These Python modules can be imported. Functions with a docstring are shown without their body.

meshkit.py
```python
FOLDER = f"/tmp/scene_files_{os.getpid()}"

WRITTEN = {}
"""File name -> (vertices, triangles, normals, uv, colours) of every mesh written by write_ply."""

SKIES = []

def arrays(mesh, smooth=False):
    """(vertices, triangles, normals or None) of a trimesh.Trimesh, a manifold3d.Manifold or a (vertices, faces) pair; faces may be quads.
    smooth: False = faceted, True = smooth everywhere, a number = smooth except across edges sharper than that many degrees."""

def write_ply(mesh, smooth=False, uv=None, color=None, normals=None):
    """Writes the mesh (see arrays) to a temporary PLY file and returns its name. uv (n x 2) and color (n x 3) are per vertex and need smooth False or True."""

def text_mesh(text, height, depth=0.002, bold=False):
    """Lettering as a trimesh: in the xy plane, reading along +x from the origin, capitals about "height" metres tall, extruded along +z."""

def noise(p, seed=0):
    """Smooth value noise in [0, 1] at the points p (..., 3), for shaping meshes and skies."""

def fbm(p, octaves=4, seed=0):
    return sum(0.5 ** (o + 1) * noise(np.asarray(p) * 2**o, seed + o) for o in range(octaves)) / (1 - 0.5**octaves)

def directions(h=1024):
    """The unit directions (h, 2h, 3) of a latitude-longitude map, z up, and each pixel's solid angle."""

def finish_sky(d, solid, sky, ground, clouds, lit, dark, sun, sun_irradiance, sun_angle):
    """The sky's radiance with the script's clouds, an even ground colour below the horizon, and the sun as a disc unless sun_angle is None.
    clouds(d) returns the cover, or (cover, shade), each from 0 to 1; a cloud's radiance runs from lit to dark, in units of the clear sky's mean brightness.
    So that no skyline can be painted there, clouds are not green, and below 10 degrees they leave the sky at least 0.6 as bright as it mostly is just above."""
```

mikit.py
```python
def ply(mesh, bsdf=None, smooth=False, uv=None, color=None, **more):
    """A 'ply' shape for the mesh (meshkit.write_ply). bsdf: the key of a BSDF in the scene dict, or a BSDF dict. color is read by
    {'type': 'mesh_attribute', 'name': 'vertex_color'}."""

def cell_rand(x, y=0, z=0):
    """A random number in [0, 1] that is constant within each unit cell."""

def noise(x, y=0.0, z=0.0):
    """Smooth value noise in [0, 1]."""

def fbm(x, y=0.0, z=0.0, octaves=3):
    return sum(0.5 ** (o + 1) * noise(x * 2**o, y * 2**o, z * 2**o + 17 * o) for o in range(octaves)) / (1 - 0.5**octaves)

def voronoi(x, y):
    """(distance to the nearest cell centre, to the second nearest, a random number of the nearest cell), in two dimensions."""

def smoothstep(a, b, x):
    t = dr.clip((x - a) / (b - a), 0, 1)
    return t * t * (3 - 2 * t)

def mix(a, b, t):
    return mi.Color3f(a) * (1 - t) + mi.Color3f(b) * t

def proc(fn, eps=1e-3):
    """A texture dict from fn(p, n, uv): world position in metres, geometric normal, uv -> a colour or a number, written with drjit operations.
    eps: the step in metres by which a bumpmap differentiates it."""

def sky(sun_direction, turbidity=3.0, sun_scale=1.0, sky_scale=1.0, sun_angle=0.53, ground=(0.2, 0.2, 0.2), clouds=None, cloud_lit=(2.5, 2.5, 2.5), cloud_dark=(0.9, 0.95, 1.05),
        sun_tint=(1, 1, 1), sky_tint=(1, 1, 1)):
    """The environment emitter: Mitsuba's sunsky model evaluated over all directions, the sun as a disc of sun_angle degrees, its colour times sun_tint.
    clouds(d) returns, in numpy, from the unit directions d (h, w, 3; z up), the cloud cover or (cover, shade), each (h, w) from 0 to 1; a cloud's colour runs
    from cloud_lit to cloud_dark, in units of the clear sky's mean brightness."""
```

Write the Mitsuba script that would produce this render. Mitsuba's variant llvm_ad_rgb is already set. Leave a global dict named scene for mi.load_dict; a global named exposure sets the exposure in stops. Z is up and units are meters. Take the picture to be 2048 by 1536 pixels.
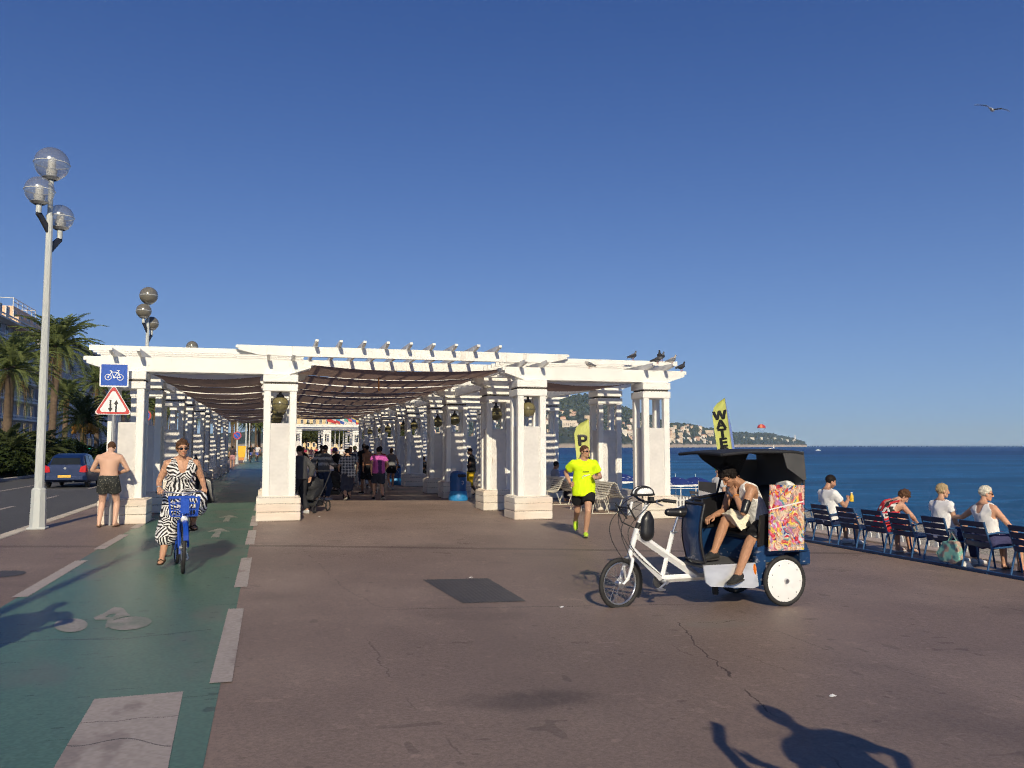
import math, random
import numpy as np, trimesh, manifold3d as m3, drjit as dr, mitsuba as mi
from shapely.geometry import Polygon, Point, box as sbox
import shapely.affinity as saff
import mikit, meshkit
from mikit import noise, fbm, voronoi, cell_rand, smoothstep, mix

T = mi.ScalarTransform4f
MF = m3.Manifold
scene, labels = {}, {}
rng = random.Random(7)
NR = np.random.default_rng(11)

# ---------------------------------------------------------------- camera, sky, exposure
CAM_H, YAW, PITCH, FPX = 1.65, math.radians(15.7), math.atan(124 / 1716), 1716.0
_f0 = np.array([math.sin(YAW), math.cos(YAW), 0.0])
_fw = _f0 * math.cos(PITCH) + np.array([0, 0, math.sin(PITCH)])
scene['camera'] = {'type': 'perspective', 'fov': math.degrees(2 * math.atan(1024 / FPX)), 'fov_axis': 'x',
                   'near_clip': 0.1, 'far_clip': 60000.0,
                   'to_world': T().look_at(origin=[0, 0, CAM_H], target=[float(_fw[0]), float(_fw[1]), CAM_H + float(_fw[2])], up=[0, 0, 1])}
SUN_AZ, SUN_EL = math.radians(6.9), math.radians(26.5)      # shadows run along +y, a little towards +x
SUN = [-math.sin(SUN_AZ) * math.cos(SUN_EL), -math.cos(SUN_AZ) * math.cos(SUN_EL), math.sin(SUN_EL)]
scene['sky_light'] = mikit.sky(SUN, turbidity=2.2, sun_tint=(0.97, 1.11, 1.32), sky_tint=(0.25, 0.42, 0.88), clouds=lambda d: .62 * np.exp(-np.maximum(d[..., 2], 0) / .17), cloud_lit=(3.1, 4.5, 6.2), ground=(0.14, 0.13, 0.12))
exposure = 1.65

# ---------------------------------------------------------------- helpers: keys
USED, USEDN = set(), {}
def uniq(k):
    if k not in USED:
        USED.add(k); return k
    n = USEDN.get(k, 0) + 1
    while f'{k}_{n:03d}' in USED: n += 1
    USEDN[k] = n; USED.add(f'{k}_{n:03d}'); return f'{k}_{n:03d}'

def thing(name, label, cat, group=None):
    k = uniq(name); labels[k] = {'label': label, 'category': cat}
    if group: labels[k]['group'] = group
    return k

def struct(name, label=None):
    k = uniq(name); labels[k] = {'kind': 'structure'}
    if label: labels[k]['label'] = label
    return k

def put(key, mesh, mat, smooth=False, M=None, **kw):
    """the shape entry of KEY itself"""
    d = mikit.ply(tm(mesh), mat, smooth=smooth, **kw)
    if M is not None: d['to_world'] = M
    scene[key] = d
    return key

def part(parent, name, mesh, mat, smooth=False, M=None, label=None, kind=None, **kw):
    k = uniq(parent + '__' + name)
    put(k, mesh, mat, smooth, M, **kw)
    if label or kind:
        labels[k] = {}
        if label: labels[k]['label'] = label
        if kind: labels[k]['kind'] = kind
    return k

def dup(root, M, label=None, group=None, cat=None, name=None):
    """a copy of a thing (whose meshes are local) under another matrix"""
    L = labels[root]; base = name or root
    r = thing(base, label or L['label'], cat or L['category'], group or L.get('group'))
    for key in [k for k in scene if k == root or k.startswith(root + '__')]:
        scene[r + key[len(root):]] = {**scene[key], 'to_world': M}
        USED.add(r + key[len(root):])
        if key != root and key in labels: labels[r + key[len(root):]] = dict(labels[key])
    return r

# ---------------------------------------------------------------- helpers: meshes
def tm(m):
    if hasattr(m, 'to_mesh'):
        q = m.to_mesh(); return trimesh.Trimesh(np.asarray(q.vert_properties)[:, :3].astype(float), np.asarray(q.tri_verts), process=False)
    return m

def mf(t):
    return MF(m3.Mesh(vert_properties=np.asarray(t.vertices, np.float32), tri_verts=np.asarray(t.faces, np.uint32)))

def cat(ms): return trimesh.util.concatenate([tm(m) for m in ms])

def bx(cx, cy, cz, sx, sy, sz, bev=0.0):
    a, b, c = sx / 2, sy / 2, sz / 2
    if bev <= 0:
        v = np.array([[x, y, z] for x in (-a, a) for y in (-b, b) for z in (-c, c)])
        f = np.array([[0, 1, 3], [0, 3, 2], [4, 6, 7], [4, 7, 5], [0, 4, 5], [0, 5, 1], [2, 3, 7], [2, 7, 6], [0, 2, 6], [0, 6, 4], [1, 5, 7], [1, 7, 3]])
        return trimesh.Trimesh(v + [cx, cy, cz], f, process=False)
    e = min(bev, a * .9, b * .9, c * .9)
    p = []
    for x in (-1, 1):
        for y in (-1, 1):
            for z in (-1, 1):
                p += [[x * a, y * (b - e), z * (c - e)], [x * (a - e), y * b, z * (c - e)], [x * (a - e), y * (b - e), z * c]]
    h = tm(MF.hull_points(np.array(p)))
    h.apply_translation([cx, cy, cz]); return h

def hullp(pts): return tm(MF.hull_points(np.asarray(pts, float)))

def tube(pts, r, sides=8, closed=False, caps=True):
    p = np.asarray(pts, float); n = len(p); r = np.broadcast_to(np.asarray(r, float), (n,))
    if closed: t = np.roll(p, -1, 0) - np.roll(p, 1, 0)
    else: t = np.gradient(p, axis=0)
    t /= np.linalg.norm(t, axis=1, keepdims=True) + 1e-12
    a = np.cross(t[0], [0, 0, 1.0] if abs(t[0][2]) < .9 else [1.0, 0, 0]); a /= np.linalg.norm(a)
    A = []
    for i in range(n):
        a = a - t[i] * (a @ t[i]); a /= np.linalg.norm(a) + 1e-12; A.append(a.copy())
    A = np.array(A); B = np.cross(t, A); an = np.arange(sides) * 2 * np.pi / sides
    v = (p[:, None] + r[:, None, None] * (np.cos(an)[None, :, None] * A[:, None] + np.sin(an)[None, :, None] * B[:, None])).reshape(-1, 3)
    f = []
    m = n if closed else n - 1
    for i in range(m):
        j = (i + 1) % n
        for k in range(sides):
            l = (k + 1) % sides
            f += [[i * sides + k, i * sides + l, j * sides + l], [i * sides + k, j * sides + l, j * sides + k]]
    if caps and not closed:
        v = np.vstack([v, p[:1], p[-1:]]); c0, c1 = len(v) - 2, len(v) - 1
        for k in range(sides):
            l = (k + 1) % sides
            f += [[c0, l, k], [c1, (n - 1) * sides + k, (n - 1) * sides + l]]
    return trimesh.Trimesh(v, np.array(f), process=False)

def lathe(prof, n=24, c=(0, 0, 0)):
    prof = np.asarray(prof, float); an = np.arange(n) * 2 * np.pi / n
    v = np.stack([prof[:, 0, None] * np.cos(an), prof[:, 0, None] * np.sin(an), np.repeat(prof[:, 1, None], n, 1)], -1).reshape(-1, 3)
    f = []
    for i in range(len(prof) - 1):
        for k in range(n):
            l = (k + 1) % n
            f += [[i * n + k, i * n + l, (i + 1) * n + l], [i * n + k, (i + 1) * n + l, (i + 1) * n + k]]
    t = trimesh.Trimesh(v + np.asarray(c), np.array(f), process=False)
    return t

def ring(c, axis, R, r, n=40, s=8):
    axis = np.asarray(axis, float) / np.linalg.norm(axis)
    a = np.cross(axis, [0, 0, 1.0] if abs(axis[2]) < .9 else [1.0, 0, 0]); a /= np.linalg.norm(a); b = np.cross(axis, a)
    an = np.arange(n) * 2 * np.pi / n
    return tube(np.asarray(c) + R * (np.cos(an)[:, None] * a + np.sin(an)[:, None] * b), r, s, closed=True)

def ell(c, r, n=16, R=None):
    s = trimesh.creation.icosphere(2 if n <= 16 else 3); v = s.vertices * np.asarray(r)
    if R is not None: v = v @ np.asarray(R).T
    return trimesh.Trimesh(v + np.asarray(c), s.faces, process=False)

def extr(poly, d, M=None):
    """polygon (shapely or points) extruded along +z by d"""
    if not hasattr(poly, 'geom_type'): poly = Polygon(poly)
    gs = getattr(poly, 'geoms', [poly])
    t = cat([trimesh.creation.extrude_polygon(g, d, engine='earcut') for g in gs])
    if M is not None: t.apply_transform(M)
    return t

def frame(o, x, y, z):
    M = np.eye(4); M[:3, 0], M[:3, 1], M[:3, 2], M[:3, 3] = x, y, z, o; return M

def mat4(x, y, z=0, rot=0, s=1.0):
    return T().translate([x, y, z]).rotate([0, 0, 1], rot).scale(s)

def sheet(poly, z):
    """flat polygon with z up"""
    if not hasattr(poly, 'geom_type'): poly = Polygon(poly)
    vs, fs, o = [], [], 0
    for g in getattr(poly, 'geoms', [poly]):
        v, f = trimesh.creation.triangulate_polygon(g, engine='earcut')
        vs.append(v); fs.append(f + o); o += len(v)
    v = np.vstack(vs); f = np.vstack(fs)
    a = v[f[:, 1]] - v[f[:, 0]]; b = v[f[:, 2]] - v[f[:, 0]]
    fl = a[:, 0] * b[:, 1] - a[:, 1] * b[:, 0] < 0
    f[fl] = f[fl][:, ::-1]
    return trimesh.Trimesh(np.column_stack([v, np.full(len(v), z)]), f, process=False)

# ---------------------------------------------------------------- materials
def rgb(*c): return {'type': 'rgb', 'value': [float(x) for x in c]}
def pr(name, c, rough=.6, metal=0.0, spec=.5, two=True, **kw):
    col = c if isinstance(c, dict) else rgb(*c)
    b = {'type': 'principled', 'base_color': col, 'roughness': rough, 'metallic': metal, 'specular': spec, **kw}
    scene[name] = {'type': 'twosided', 'bsdf': b} if two else b
    return name
def bump(name, c, fn, height, rough=.6, eps=1e-3, **kw):
    col = c if isinstance(c, dict) else rgb(*c)
    b = {'type': 'principled', 'base_color': col, 'roughness': rough, **kw}
    scene[name] = {'type': 'twosided', 'bsdf': {'type': 'bumpmap', 'nested_texture': mikit.proc(fn, eps), 'scale': height, 'bsdf': b}}
    return name
vc = {'type': 'mesh_attribute', 'name': 'vertex_color'}
C3 = mi.Color3f
# ================================================================ SETTING
GTILT = .017                                               # the pavement falls a little towards the sea
def gz(x): return -GTILT * max(float(x), 0.0)

def seg_dist(x, y, pts):
    d = mi.Float(9.0)
    for (ax, ay), (bx_, by) in zip(pts[:-1], pts[1:]):
        vx, vy = bx_ - ax, by - ay
        t = dr.clip(((x - ax) * vx + (y - ay) * vy) / (vx * vx + vy * vy), 0, 1)
        d = dr.minimum(d, dr.sqrt(dr.square(x - ax - t * vx) + dr.square(y - ay - t * vy)))
    return d

CRACKS = [[(3.88, 7.75), (3.58, 6.82), (3.42, 6.15), (3.3, 5.66), (3.13, 4.97), (3.05, 4.5), (2.96, 4.03)], [(3.43, 7.05), (3.34, 6.68), (3.36, 6.5)], [(4.63, 7.36), (4.58, 6.52), (4.68, 5.89), (4.78, 5.41), (5.06, 4.89)],
          [(3.79, 6.41), (3.84, 5.91)], [(.84, 7.78), (.87, 6.69), (.89, 5.99), (.98, 5.2), (1.02, 4.67)], [(.62, 13.6), (.88, 10.42), (1.13, 9.07), (2.89, 8.8), (4.6, 8.6)], [(4.07, 7.71), (4.3, 7.66), (4.53, 7.75)], [(7.2, 9.2), (8.0, 8.4), (8.5, 8.3)]]
JOINT = 14.95
def pave(p, n, uv):
    x, y = p.x, p.y
    wx = x + .05 * (noise(x * 7, y * 7) - .5) + .02 * noise(x * 31, y * 31)
    big = fbm(x * .45, y * .45, octaves=4)
    mid = fbm(x * 2.6 + 9, y * 1.4, octaves=3)
    fine = noise(x * 55, y * 55) * .5 + noise(x * 140, y * 140) * .5
    c = mix((.166, .119, .097), (.204, .149, .121), smoothstep(.3, .7, big))
    c = c * (.92 + .16 * mid) * (.78 + .44 * fine)
    st = smoothstep(.62, .78, fbm(x * .9 + 31, y * 1.3 + 4, octaves=4))
    c = mix(c, c * .89, st)
    gum = smoothstep(.80, .84, noise(x * 14 + 3, y * 14)) * smoothstep(.55, .6, noise(x * 4, y * 4 + 9)); c = c * (1 + .14 * gum)
    trk = smoothstep(.45, .75, fbm(x * .5 + 2, y * .06, octaves=3)); c = c * (1 - .10 * trk)
    oil = smoothstep(1.0, .2, dr.sqrt(dr.square((x - 1.75) / .75) + dr.square((y - 5.55) / .3)) + .9 * (fbm(x * 4, y * 4) - .5)) * .35
    c = c * (1 - oil)
    spots = smoothstep(.86, .9, noise(x * 9, y * 9)) * smoothstep(.5, .7, noise(x * 3 + 5, y * 3))
    c = c * (1 - .22 * spots)
    cr = mi.Float(0)
    for qi, q in enumerate(CRACKS):
        cr = dr.maximum(cr, (1.0 if qi in (0, 6) else .45) * smoothstep(.011, .003, seg_dist(wx, y + .05 * (noise(x * 9 + 3, y * 9) - .5), q)))
    cr = cr * smoothstep(.25, .5, noise(x * 2.3, y * 2.3 + 7))
    j = smoothstep(.16, .1, dr.abs(y + .25 * x - JOINT + .06 * (noise(x * 1.7, 3) - .5))) * .32
    j2 = smoothstep(.02, .008, dr.abs(y + .09 * x - 9.06)) * smoothstep(1.0, 1.4, x) * smoothstep(5, 4.0, x) * .4
    pale = smoothstep(1.0, .4, dr.sqrt(dr.square((x - 4.28) / .5) + dr.square((y - 7.6) / .25)) + .8 * (fbm(x * 5, y * 5) - .5)) * .5
    c = mix(c, C3(.17, .145, .12), pale)
    return c * (1 - .6 * cr) * (1 - j) * (1 - j2)
def pave_h(p, n, uv):
    return noise(p.x * 120, p.y * 120) * .6 + noise(p.x * 40, p.y * 40) * .4
bump('promenade_asphalt', mikit.proc(pave), pave_h, .0016, rough=.55, eps=2e-3, specular=.35)

def lane(p, n, uv):
    x, y = p.x, p.y
    big = fbm(x * .7, y * .35, octaves=4)
    fine = noise(x * 60, y * 60)
    c = mix((.044, .102, .070), (.062, .124, .086), smoothstep(.3, .7, big)) * (.85 + .3 * fine)
    wear = smoothstep(.50, .74, fbm(x * 1.9 + 4, y * 1.0 + 8, octaves=5))
    c = mix(c, C3(.115, .10, .085), wear * .38)
    ck = smoothstep(.018, .006, seg_dist(x + .05 * (noise(x * 8, y * 8) - .5), y, [(-2.4, 8.1), (-1.9, 8.25), (-1.2, 8.1), (-.5, 8.3)]))
    sc = smoothstep(.9, .94, noise(x * 6, y * 22)) * .5
    return c * (1 - .6 * ck) * (1 - sc)
bump('lane_paint', mikit.proc(lane), pave_h, .0010, rough=.35, eps=2e-3, specular=.42)

def white_mark(p, n, uv):
    x, y = p.x, p.y
    w = smoothstep(.55, .75, fbm(x * 5, y * 3, octaves=4)) * .55
    g = noise(x * 45, y * 45)
    crk = smoothstep(.012, .004, dr.abs(y - 5.28 + .16 * (noise(x * 4, 2) - .5) + .25 * (x + .7))) + smoothstep(.008, .003, dr.abs(y - 5.75 + .06 * noise(x * 7, 5)))
    c = mix((.31, .265, .235), (.17, .13, .115), w) * (.88 + .24 * g)
    return c * (1 - .6 * dr.minimum(crk, 1))
bump('marking_paint', mikit.proc(white_mark), pave_h, .0012, rough=.5, eps=2e-3)

def road_c(p, n, uv):
    f = noise(p.x * 40, p.y * 40); b = fbm(p.x * .5, p.y * .1, octaves=3)
    return C3(.052, .052, .054) * (.75 + .3 * f + .3 * b)
bump('road_asphalt', mikit.proc(road_c), pave_h, .002, rough=.7, eps=2e-3)
def conc(p, n, uv):
    return C3(.34, .30, .26) * (.7 + .4 * fbm(p.x * 4, p.y * 4, p.z * 4, octaves=3) + .2 * noise(p.x * 60, p.y * 60, p.z * 60))
pr('kerb_stone', mikit.proc(conc), .8)
def soil(p, n, uv):
    return mix((.05, .06, .025), (.10, .085, .05), smoothstep(.35, .65, fbm(p.x * .6, p.y * .6, octaves=4)))
pr('soil', mikit.proc(soil), .95)

# land, promenade, lane, road
put(struct('ground', 'dark planted ground inland of the road'), sheet([(-9000, -9000), (9.5, -9000), (9.5, 1500), (-9000, 9000)], -.2), 'soil')

px_, py_ = [-4.56, 0.0, 11.15], np.concatenate([np.arange(-40, 160, 8.0), [400, 900]])
pv = np.array([[x, y, gz(x)] for x in px_ for y in py_]); ny = len(py_)
pf = [[i * ny + j, (i + 1) * ny + j, (i + 1) * ny + j + 1] for i in (0, 1) for j in range(ny - 1)] + [[i * ny + j, (i + 1) * ny + j + 1, i * ny + j + 1] for i in (0, 1) for j in range(ny - 1)]
put(struct('promenade', 'wide red-brown asphalt promenade beside the sea'), trimesh.Trimesh(pv, np.array(pf), process=False), 'promenade_asphalt')
lane_poly = Polygon([(-2.62, -20), (-.30, -20), (-.30, 700), (-2.62, 700)])
put(struct('cycle_lane', 'green painted two-way cycle lane'), sheet(lane_poly, .004), 'lane_paint')
put(struct('road', 'dark asphalt road left of the promenade'), sheet([(-13, -60), (-4.58, -60), (-4.58, 900), (-13, 900)], -.13), 'road_asphalt')
def block_row(parent, name, x0, x1, y0, y1, step, z0, z1, mat):
    y = y0
    while y < y1:
        part(parent, name, bx((x0 + x1) / 2, y + step / 2, (z0 + z1) / 2, x1 - x0, step - .012, z1 - z0, .012), mat); y += step
kb = struct('kerb', 'pale stone kerb between road and promenade')
put(kb, bx(-4.68, 330, -.16, .19, 540, .26), 'kerb_stone')
block_row(kb, 'kerb_stone', -4.81, -4.57, 6, 60, 1.0, -.2, .012, 'kerb_stone')
kb2 = struct('far_kerb', 'far kerb of the road in front of the planted strip')
put(kb2, bx(-13.1, 200, -.1, .25, 560, .2, .02), 'kerb_stone')

def faded(p, n, uv):
    w = smoothstep(.35, .65, fbm(p.x * 6, p.y * 4, octaves=4))
    return mix((.235, .215, .19), (.10, .135, .10), w * .6) * (.88 + .24 * noise(p.x * 45, p.y * 45))
bump('faded_paint', mikit.proc(faded), pave_h, .0012, rough=.5, eps=2e-3)
def mark(poly, label=None, z=.008, parent='cycle_lane', mat='marking_paint'):
    return part(parent, 'painted_mark', sheet(poly, z), mat, label=label)
for y0, y1 in [(6.43, 9.26), (10.64, 13.38), (15.15, 17.7), (18.6, 21.3), (22.9, 25.6), (27, 29.8), (31.3, 34), (35.6, 38.3)]:
    mark([(-.375, y0), (-.225, y0), (-.225, y1), (-.375, y1)])
for y0, y1 in [(10.6, 13.7), (15.1, 17.5), (18.7, 21.2), (23, 25.6), (27.2, 29.8), (31.5, 34)]:
    mark([(-2.68, y0), (-2.52, y0), (-2.50, y1), (-2.66, y1)])
mark([(-.99, 3.4), (-.41, 3.3), (-.53, 6.27), (-1.07, 6.24)], 'large cracked pale rectangle painted across the near end of the lane')
# cyclist symbol lying across the lane: two wheels and a rider
def oval(c, e1, e2): t_ = np.arange(28) * 2 * np.pi / 28; return Polygon(np.array(c) + np.outer(np.cos(t_), e1) + np.outer(np.sin(t_), e2))
mark(oval((-1.735, 8.84), (.145, -.02), (-.07, .34)), 'left wheel of the worn white cyclist symbol', mat='faded_paint')
mark(oval((-1.225, 8.78), (.185, .025), (-.035, .32)), 'right wheel of the worn white cyclist symbol', mat='faded_paint')
mark(Polygon([(-1.60, 9.14), (-1.55, 9.33), (-1.50, 9.70), (-1.40, 9.58), (-1.33, 9.32), (-1.27, 9.16), (-1.33, 9.12), (-1.40, 9.0), (-1.37, 8.62), (-1.41, 8.62), (-1.455, 9.0), (-1.56, 9.02)]).difference(Polygon([(-1.50, 9.14), (-1.43, 9.12), (-1.42, 9.3), (-1.48, 9.3)])), 'rider of the worn white cyclist symbol', mat='faded_paint')
# arrows further on
for ax, ay, s in ((-.93, 17.6, 1), (-.9, 21.0, 1), (-1.9, 30, -1)):
    mark([(ax - .07, ay - s * 1.1), (ax + .07, ay - s * 1.1), (ax + .05, ay), (ax + .22, ay - s * .05), (ax, ay + s * .75), (ax - .22, ay - s * .05), (ax - .05, ay)], mat='faded_paint')
for y0 in (25.5, 31, 39.5, 47, 55, 63, 72):
    part('road', 'lane_dash', sheet([(-7.35, y0), (-7.22, y0), (-7.22, y0 + 3.2), (-7.35, y0 + 3.2)], -.126), 'marking_paint')
put(struct('road_edge_line'), sheet([(-10.3, -10), (-10.17, -10), (-10.17, 400), (-10.3, 400)], -.126), 'marking_paint')

def tilt(t):
    t.vertices[:, 2] -= GTILT * np.maximum(t.vertices[:, 0], 0); return t
# iron covers let into the asphalt
def iron(p, n, uv):
    g = dr.abs(dr.sin(p.x * 60)) * dr.abs(dr.sin(p.y * 60))
    return C3(.050, .044, .040) * (.7 + .5 * g + .3 * fbm(p.x * 6, p.y * 6))
bump('cover_iron', mikit.proc(iron), lambda p, n, uv: dr.abs(dr.sin(p.x * 60)) * dr.abs(dr.sin(p.y * 60)), .003, rough=.5)
k = thing('drain_cover', 'dark rectangular patch cover set into the asphalt left of the pedicab', 'cover')
put(k, tilt(sheet([(1.88, 10.84), (2.72, 10.83), (2.73, 9.13), (2.02, 9.14)], .005)), 'cover_iron')
k = thing('manhole_cover', 'round iron manhole cover in the pavement at the left edge', 'cover')
put(k, sheet(Point(-3.35, 12.55).buffer(.33, 24), .006), 'cover_iron')

# coping and edge strip on the sea side
pr('coping_stone', mikit.proc(lambda p, n, uv: C3(.30, .245, .215) * (.75 + .35 * fbm(p.x * 3, p.y * 3, p.z * 3) + .15 * noise(p.x * 50, p.y * 50))), .8)
cp = struct('sea_wall', 'stone coping along the seaward edge of the promenade')
put(cp, bx(11.3, 200, -2.75, .3, 480, 5.0), 'coping_stone')
block_row(cp, 'coping_block', 11.08, 11.5, 5, 45, 1.6, -.3, -.15, 'coping_stone')

# beach: a profile swept along the promenade
def pebbles(p, n, uv):
    f, s, w = voronoi(p.x * 9, p.y * 9)
    f2, s2, w2 = voronoi(p.x * 2.4, p.y * 2.4)
    return mix((.20, .185, .165), (.42, .39, .35), w) * (.45 + .55 * smoothstep(0, .3, s - f)) * (.85 + .3 * w2)
def pebbles_h(p, n, uv):
    f, s, w = voronoi(p.x * 9, p.y * 9); return smoothstep(0, .5, s - f)
bump('pebbles', mikit.proc(pebbles), pebbles_h, .035, rough=.85, eps=4e-3)
prof = [(11.4, -1.2), (13.5, -1.3), (17, -1.6), (21, -2.0), (26, -2.45), (34, -2.8), (40, -3.3), (46, -4.3), (60, -6.5)]
ys = np.concatenate([np.arange(-60, 120, 1.5), np.arange(120, 900, 20)])
xs = np.interp(np.linspace(0, 1, 60), np.linspace(0, 1, len(prof)), [q[0] for q in prof]); zs = np.interp(xs, [q[0] for q in prof], [q[1] for q in prof])
G = np.stack(np.meshgrid(xs, ys, indexing='ij'), -1).reshape(-1, 2)
bz_ = np.repeat(zs, len(ys)) + .22 * (meshkit.fbm(np.column_stack([G * .35, G[:, :1] * 0]), 3) - .5)
i, j = np.meshgrid(np.arange(len(xs) - 1), np.arange(len(ys) - 1), indexing='ij')
a = (i * len(ys) + j).ravel(); q = np.stack([a, a + len(ys), a + len(ys) + 1, a + 1], -1)
put(struct('beach', 'pebble beach below the promenade'), trimesh.Trimesh(np.column_stack([G, bz_]), np.vstack([q[:, [0, 1, 2]], q[:, [0, 2, 3]]]), process=False), 'pebbles')

# sea
def sea_c(p, n, uv):
    d = dr.sqrt(p.x * p.x + p.y * p.y)
    sh = smoothstep(900, 60, d + 260 * (fbm(p.x * .004, p.y * .012, octaves=3) - .5))
    st = fbm(p.x * .010, p.y * .05, octaves=4)
    c = mix((.005, .025, .092), (.010, .072, .160), sh)
    wv = smoothstep(.55, .8, fbm(p.x * .16 + p.y * .03, p.y * .42, octaves=3)) * sh
    return c * (.45 + 1.1 * st) * (1 + .5 * wv)
def sea_h(p, n, uv):
    x, y = p.x, p.y
    return (fbm(x * .55 + y * .1, y * .9, octaves=4) + .35 * noise(x * 3.1, y * 5.3) + .9 * noise(x * .12, y * .2))
bump('sea_water', mikit.proc(sea_c), sea_h, .42, rough=.24, eps=.05, specular=.28)
an = np.linspace(0, 2 * np.pi, 97)[:-1]; R = [0, 40, 120, 400, 1500, 6000, 30000]
v = np.vstack([[[0, 0, -4.2]]] + [np.column_stack([r * np.cos(an), r * np.sin(an), np.full(96, -4.2)]) for r in R[1:]])
f = [[0, 1 + k, 1 + (k + 1) % 96] for k in range(96)]
for r in range(len(R) - 2):
    for k in range(96):
        a, b = 1 + r * 96 + k, 1 + r * 96 + (k + 1) % 96
        f += [[a, a + 96, b + 96], [a, b + 96, b]]
put(struct('sea', 'deep blue bay'), trimesh.Trimesh(v, np.array(f), process=False), 'sea_water')

# ---------------------------------------------------------------- hill and cape across the bay
# the skyline: (bearing in degrees from +y, distance, height above the sea)
CREST = [(-4.84, 3204, 41), (-2.17, 3189, 48), (0.59, 3190, 59), (3.1, 3197, 82), (6.96, 3217, 109), (10.24, 3245, 134), (12.9, 3274, 158), (14.9, 3300, 171), (16.9, 3331, 178), (18.57, 3359, 184),
         (19.77, 3382, 190), (20.54, 3397, 199), (21.23, 3411, 192), (21.96, 3463, 178), (22.75, 3555, 166), (23.6, 3656, 149), (24.64, 3782, 130), (25.96, 3945, 103), (27.41, 4243, 98), (28.68, 4525, 83),
         (29.62, 4739, 73), (30.56, 4948, 70), (31.49, 5161, 69), (32.56, 5412, 66), (33.32, 5594, 52), (33.92, 5741, 37), (34.33, 5845, 22), (34.63, 5920, 11)]
us = np.linspace(-4.8, 34.63, 420)
cD, cH = (np.interp(us, [c[0] for c in CREST], [c[k_] for c in CREST]) for k_ in (1, 2))
TT = np.linspace(0, 1, 46)       # 0 = shore, .55 = crest, 1 = behind
HV = np.zeros((len(us), len(TT), 3))
for a_, (u, D, hgt) in enumerate(zip(us, cD, cH)):
    dirn = np.array([math.sin(math.radians(u)), math.cos(math.radians(u))]); base = D * dirn
    w = 90 + hgt * 2.6
    s = (TT - .55) / .55 * w
    prof_z = np.where(TT < .55, np.clip(TT / .55, 0, 1) ** .85, 1 - ((TT - .55) / .45) ** 1.5)
    HV[a_, :, :2] = base + s[:, None] * dirn
    HV[a_, :, 2] = -5.0 + prof_z * (hgt - 1) + np.where(TT > .02, 7, 0)
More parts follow.
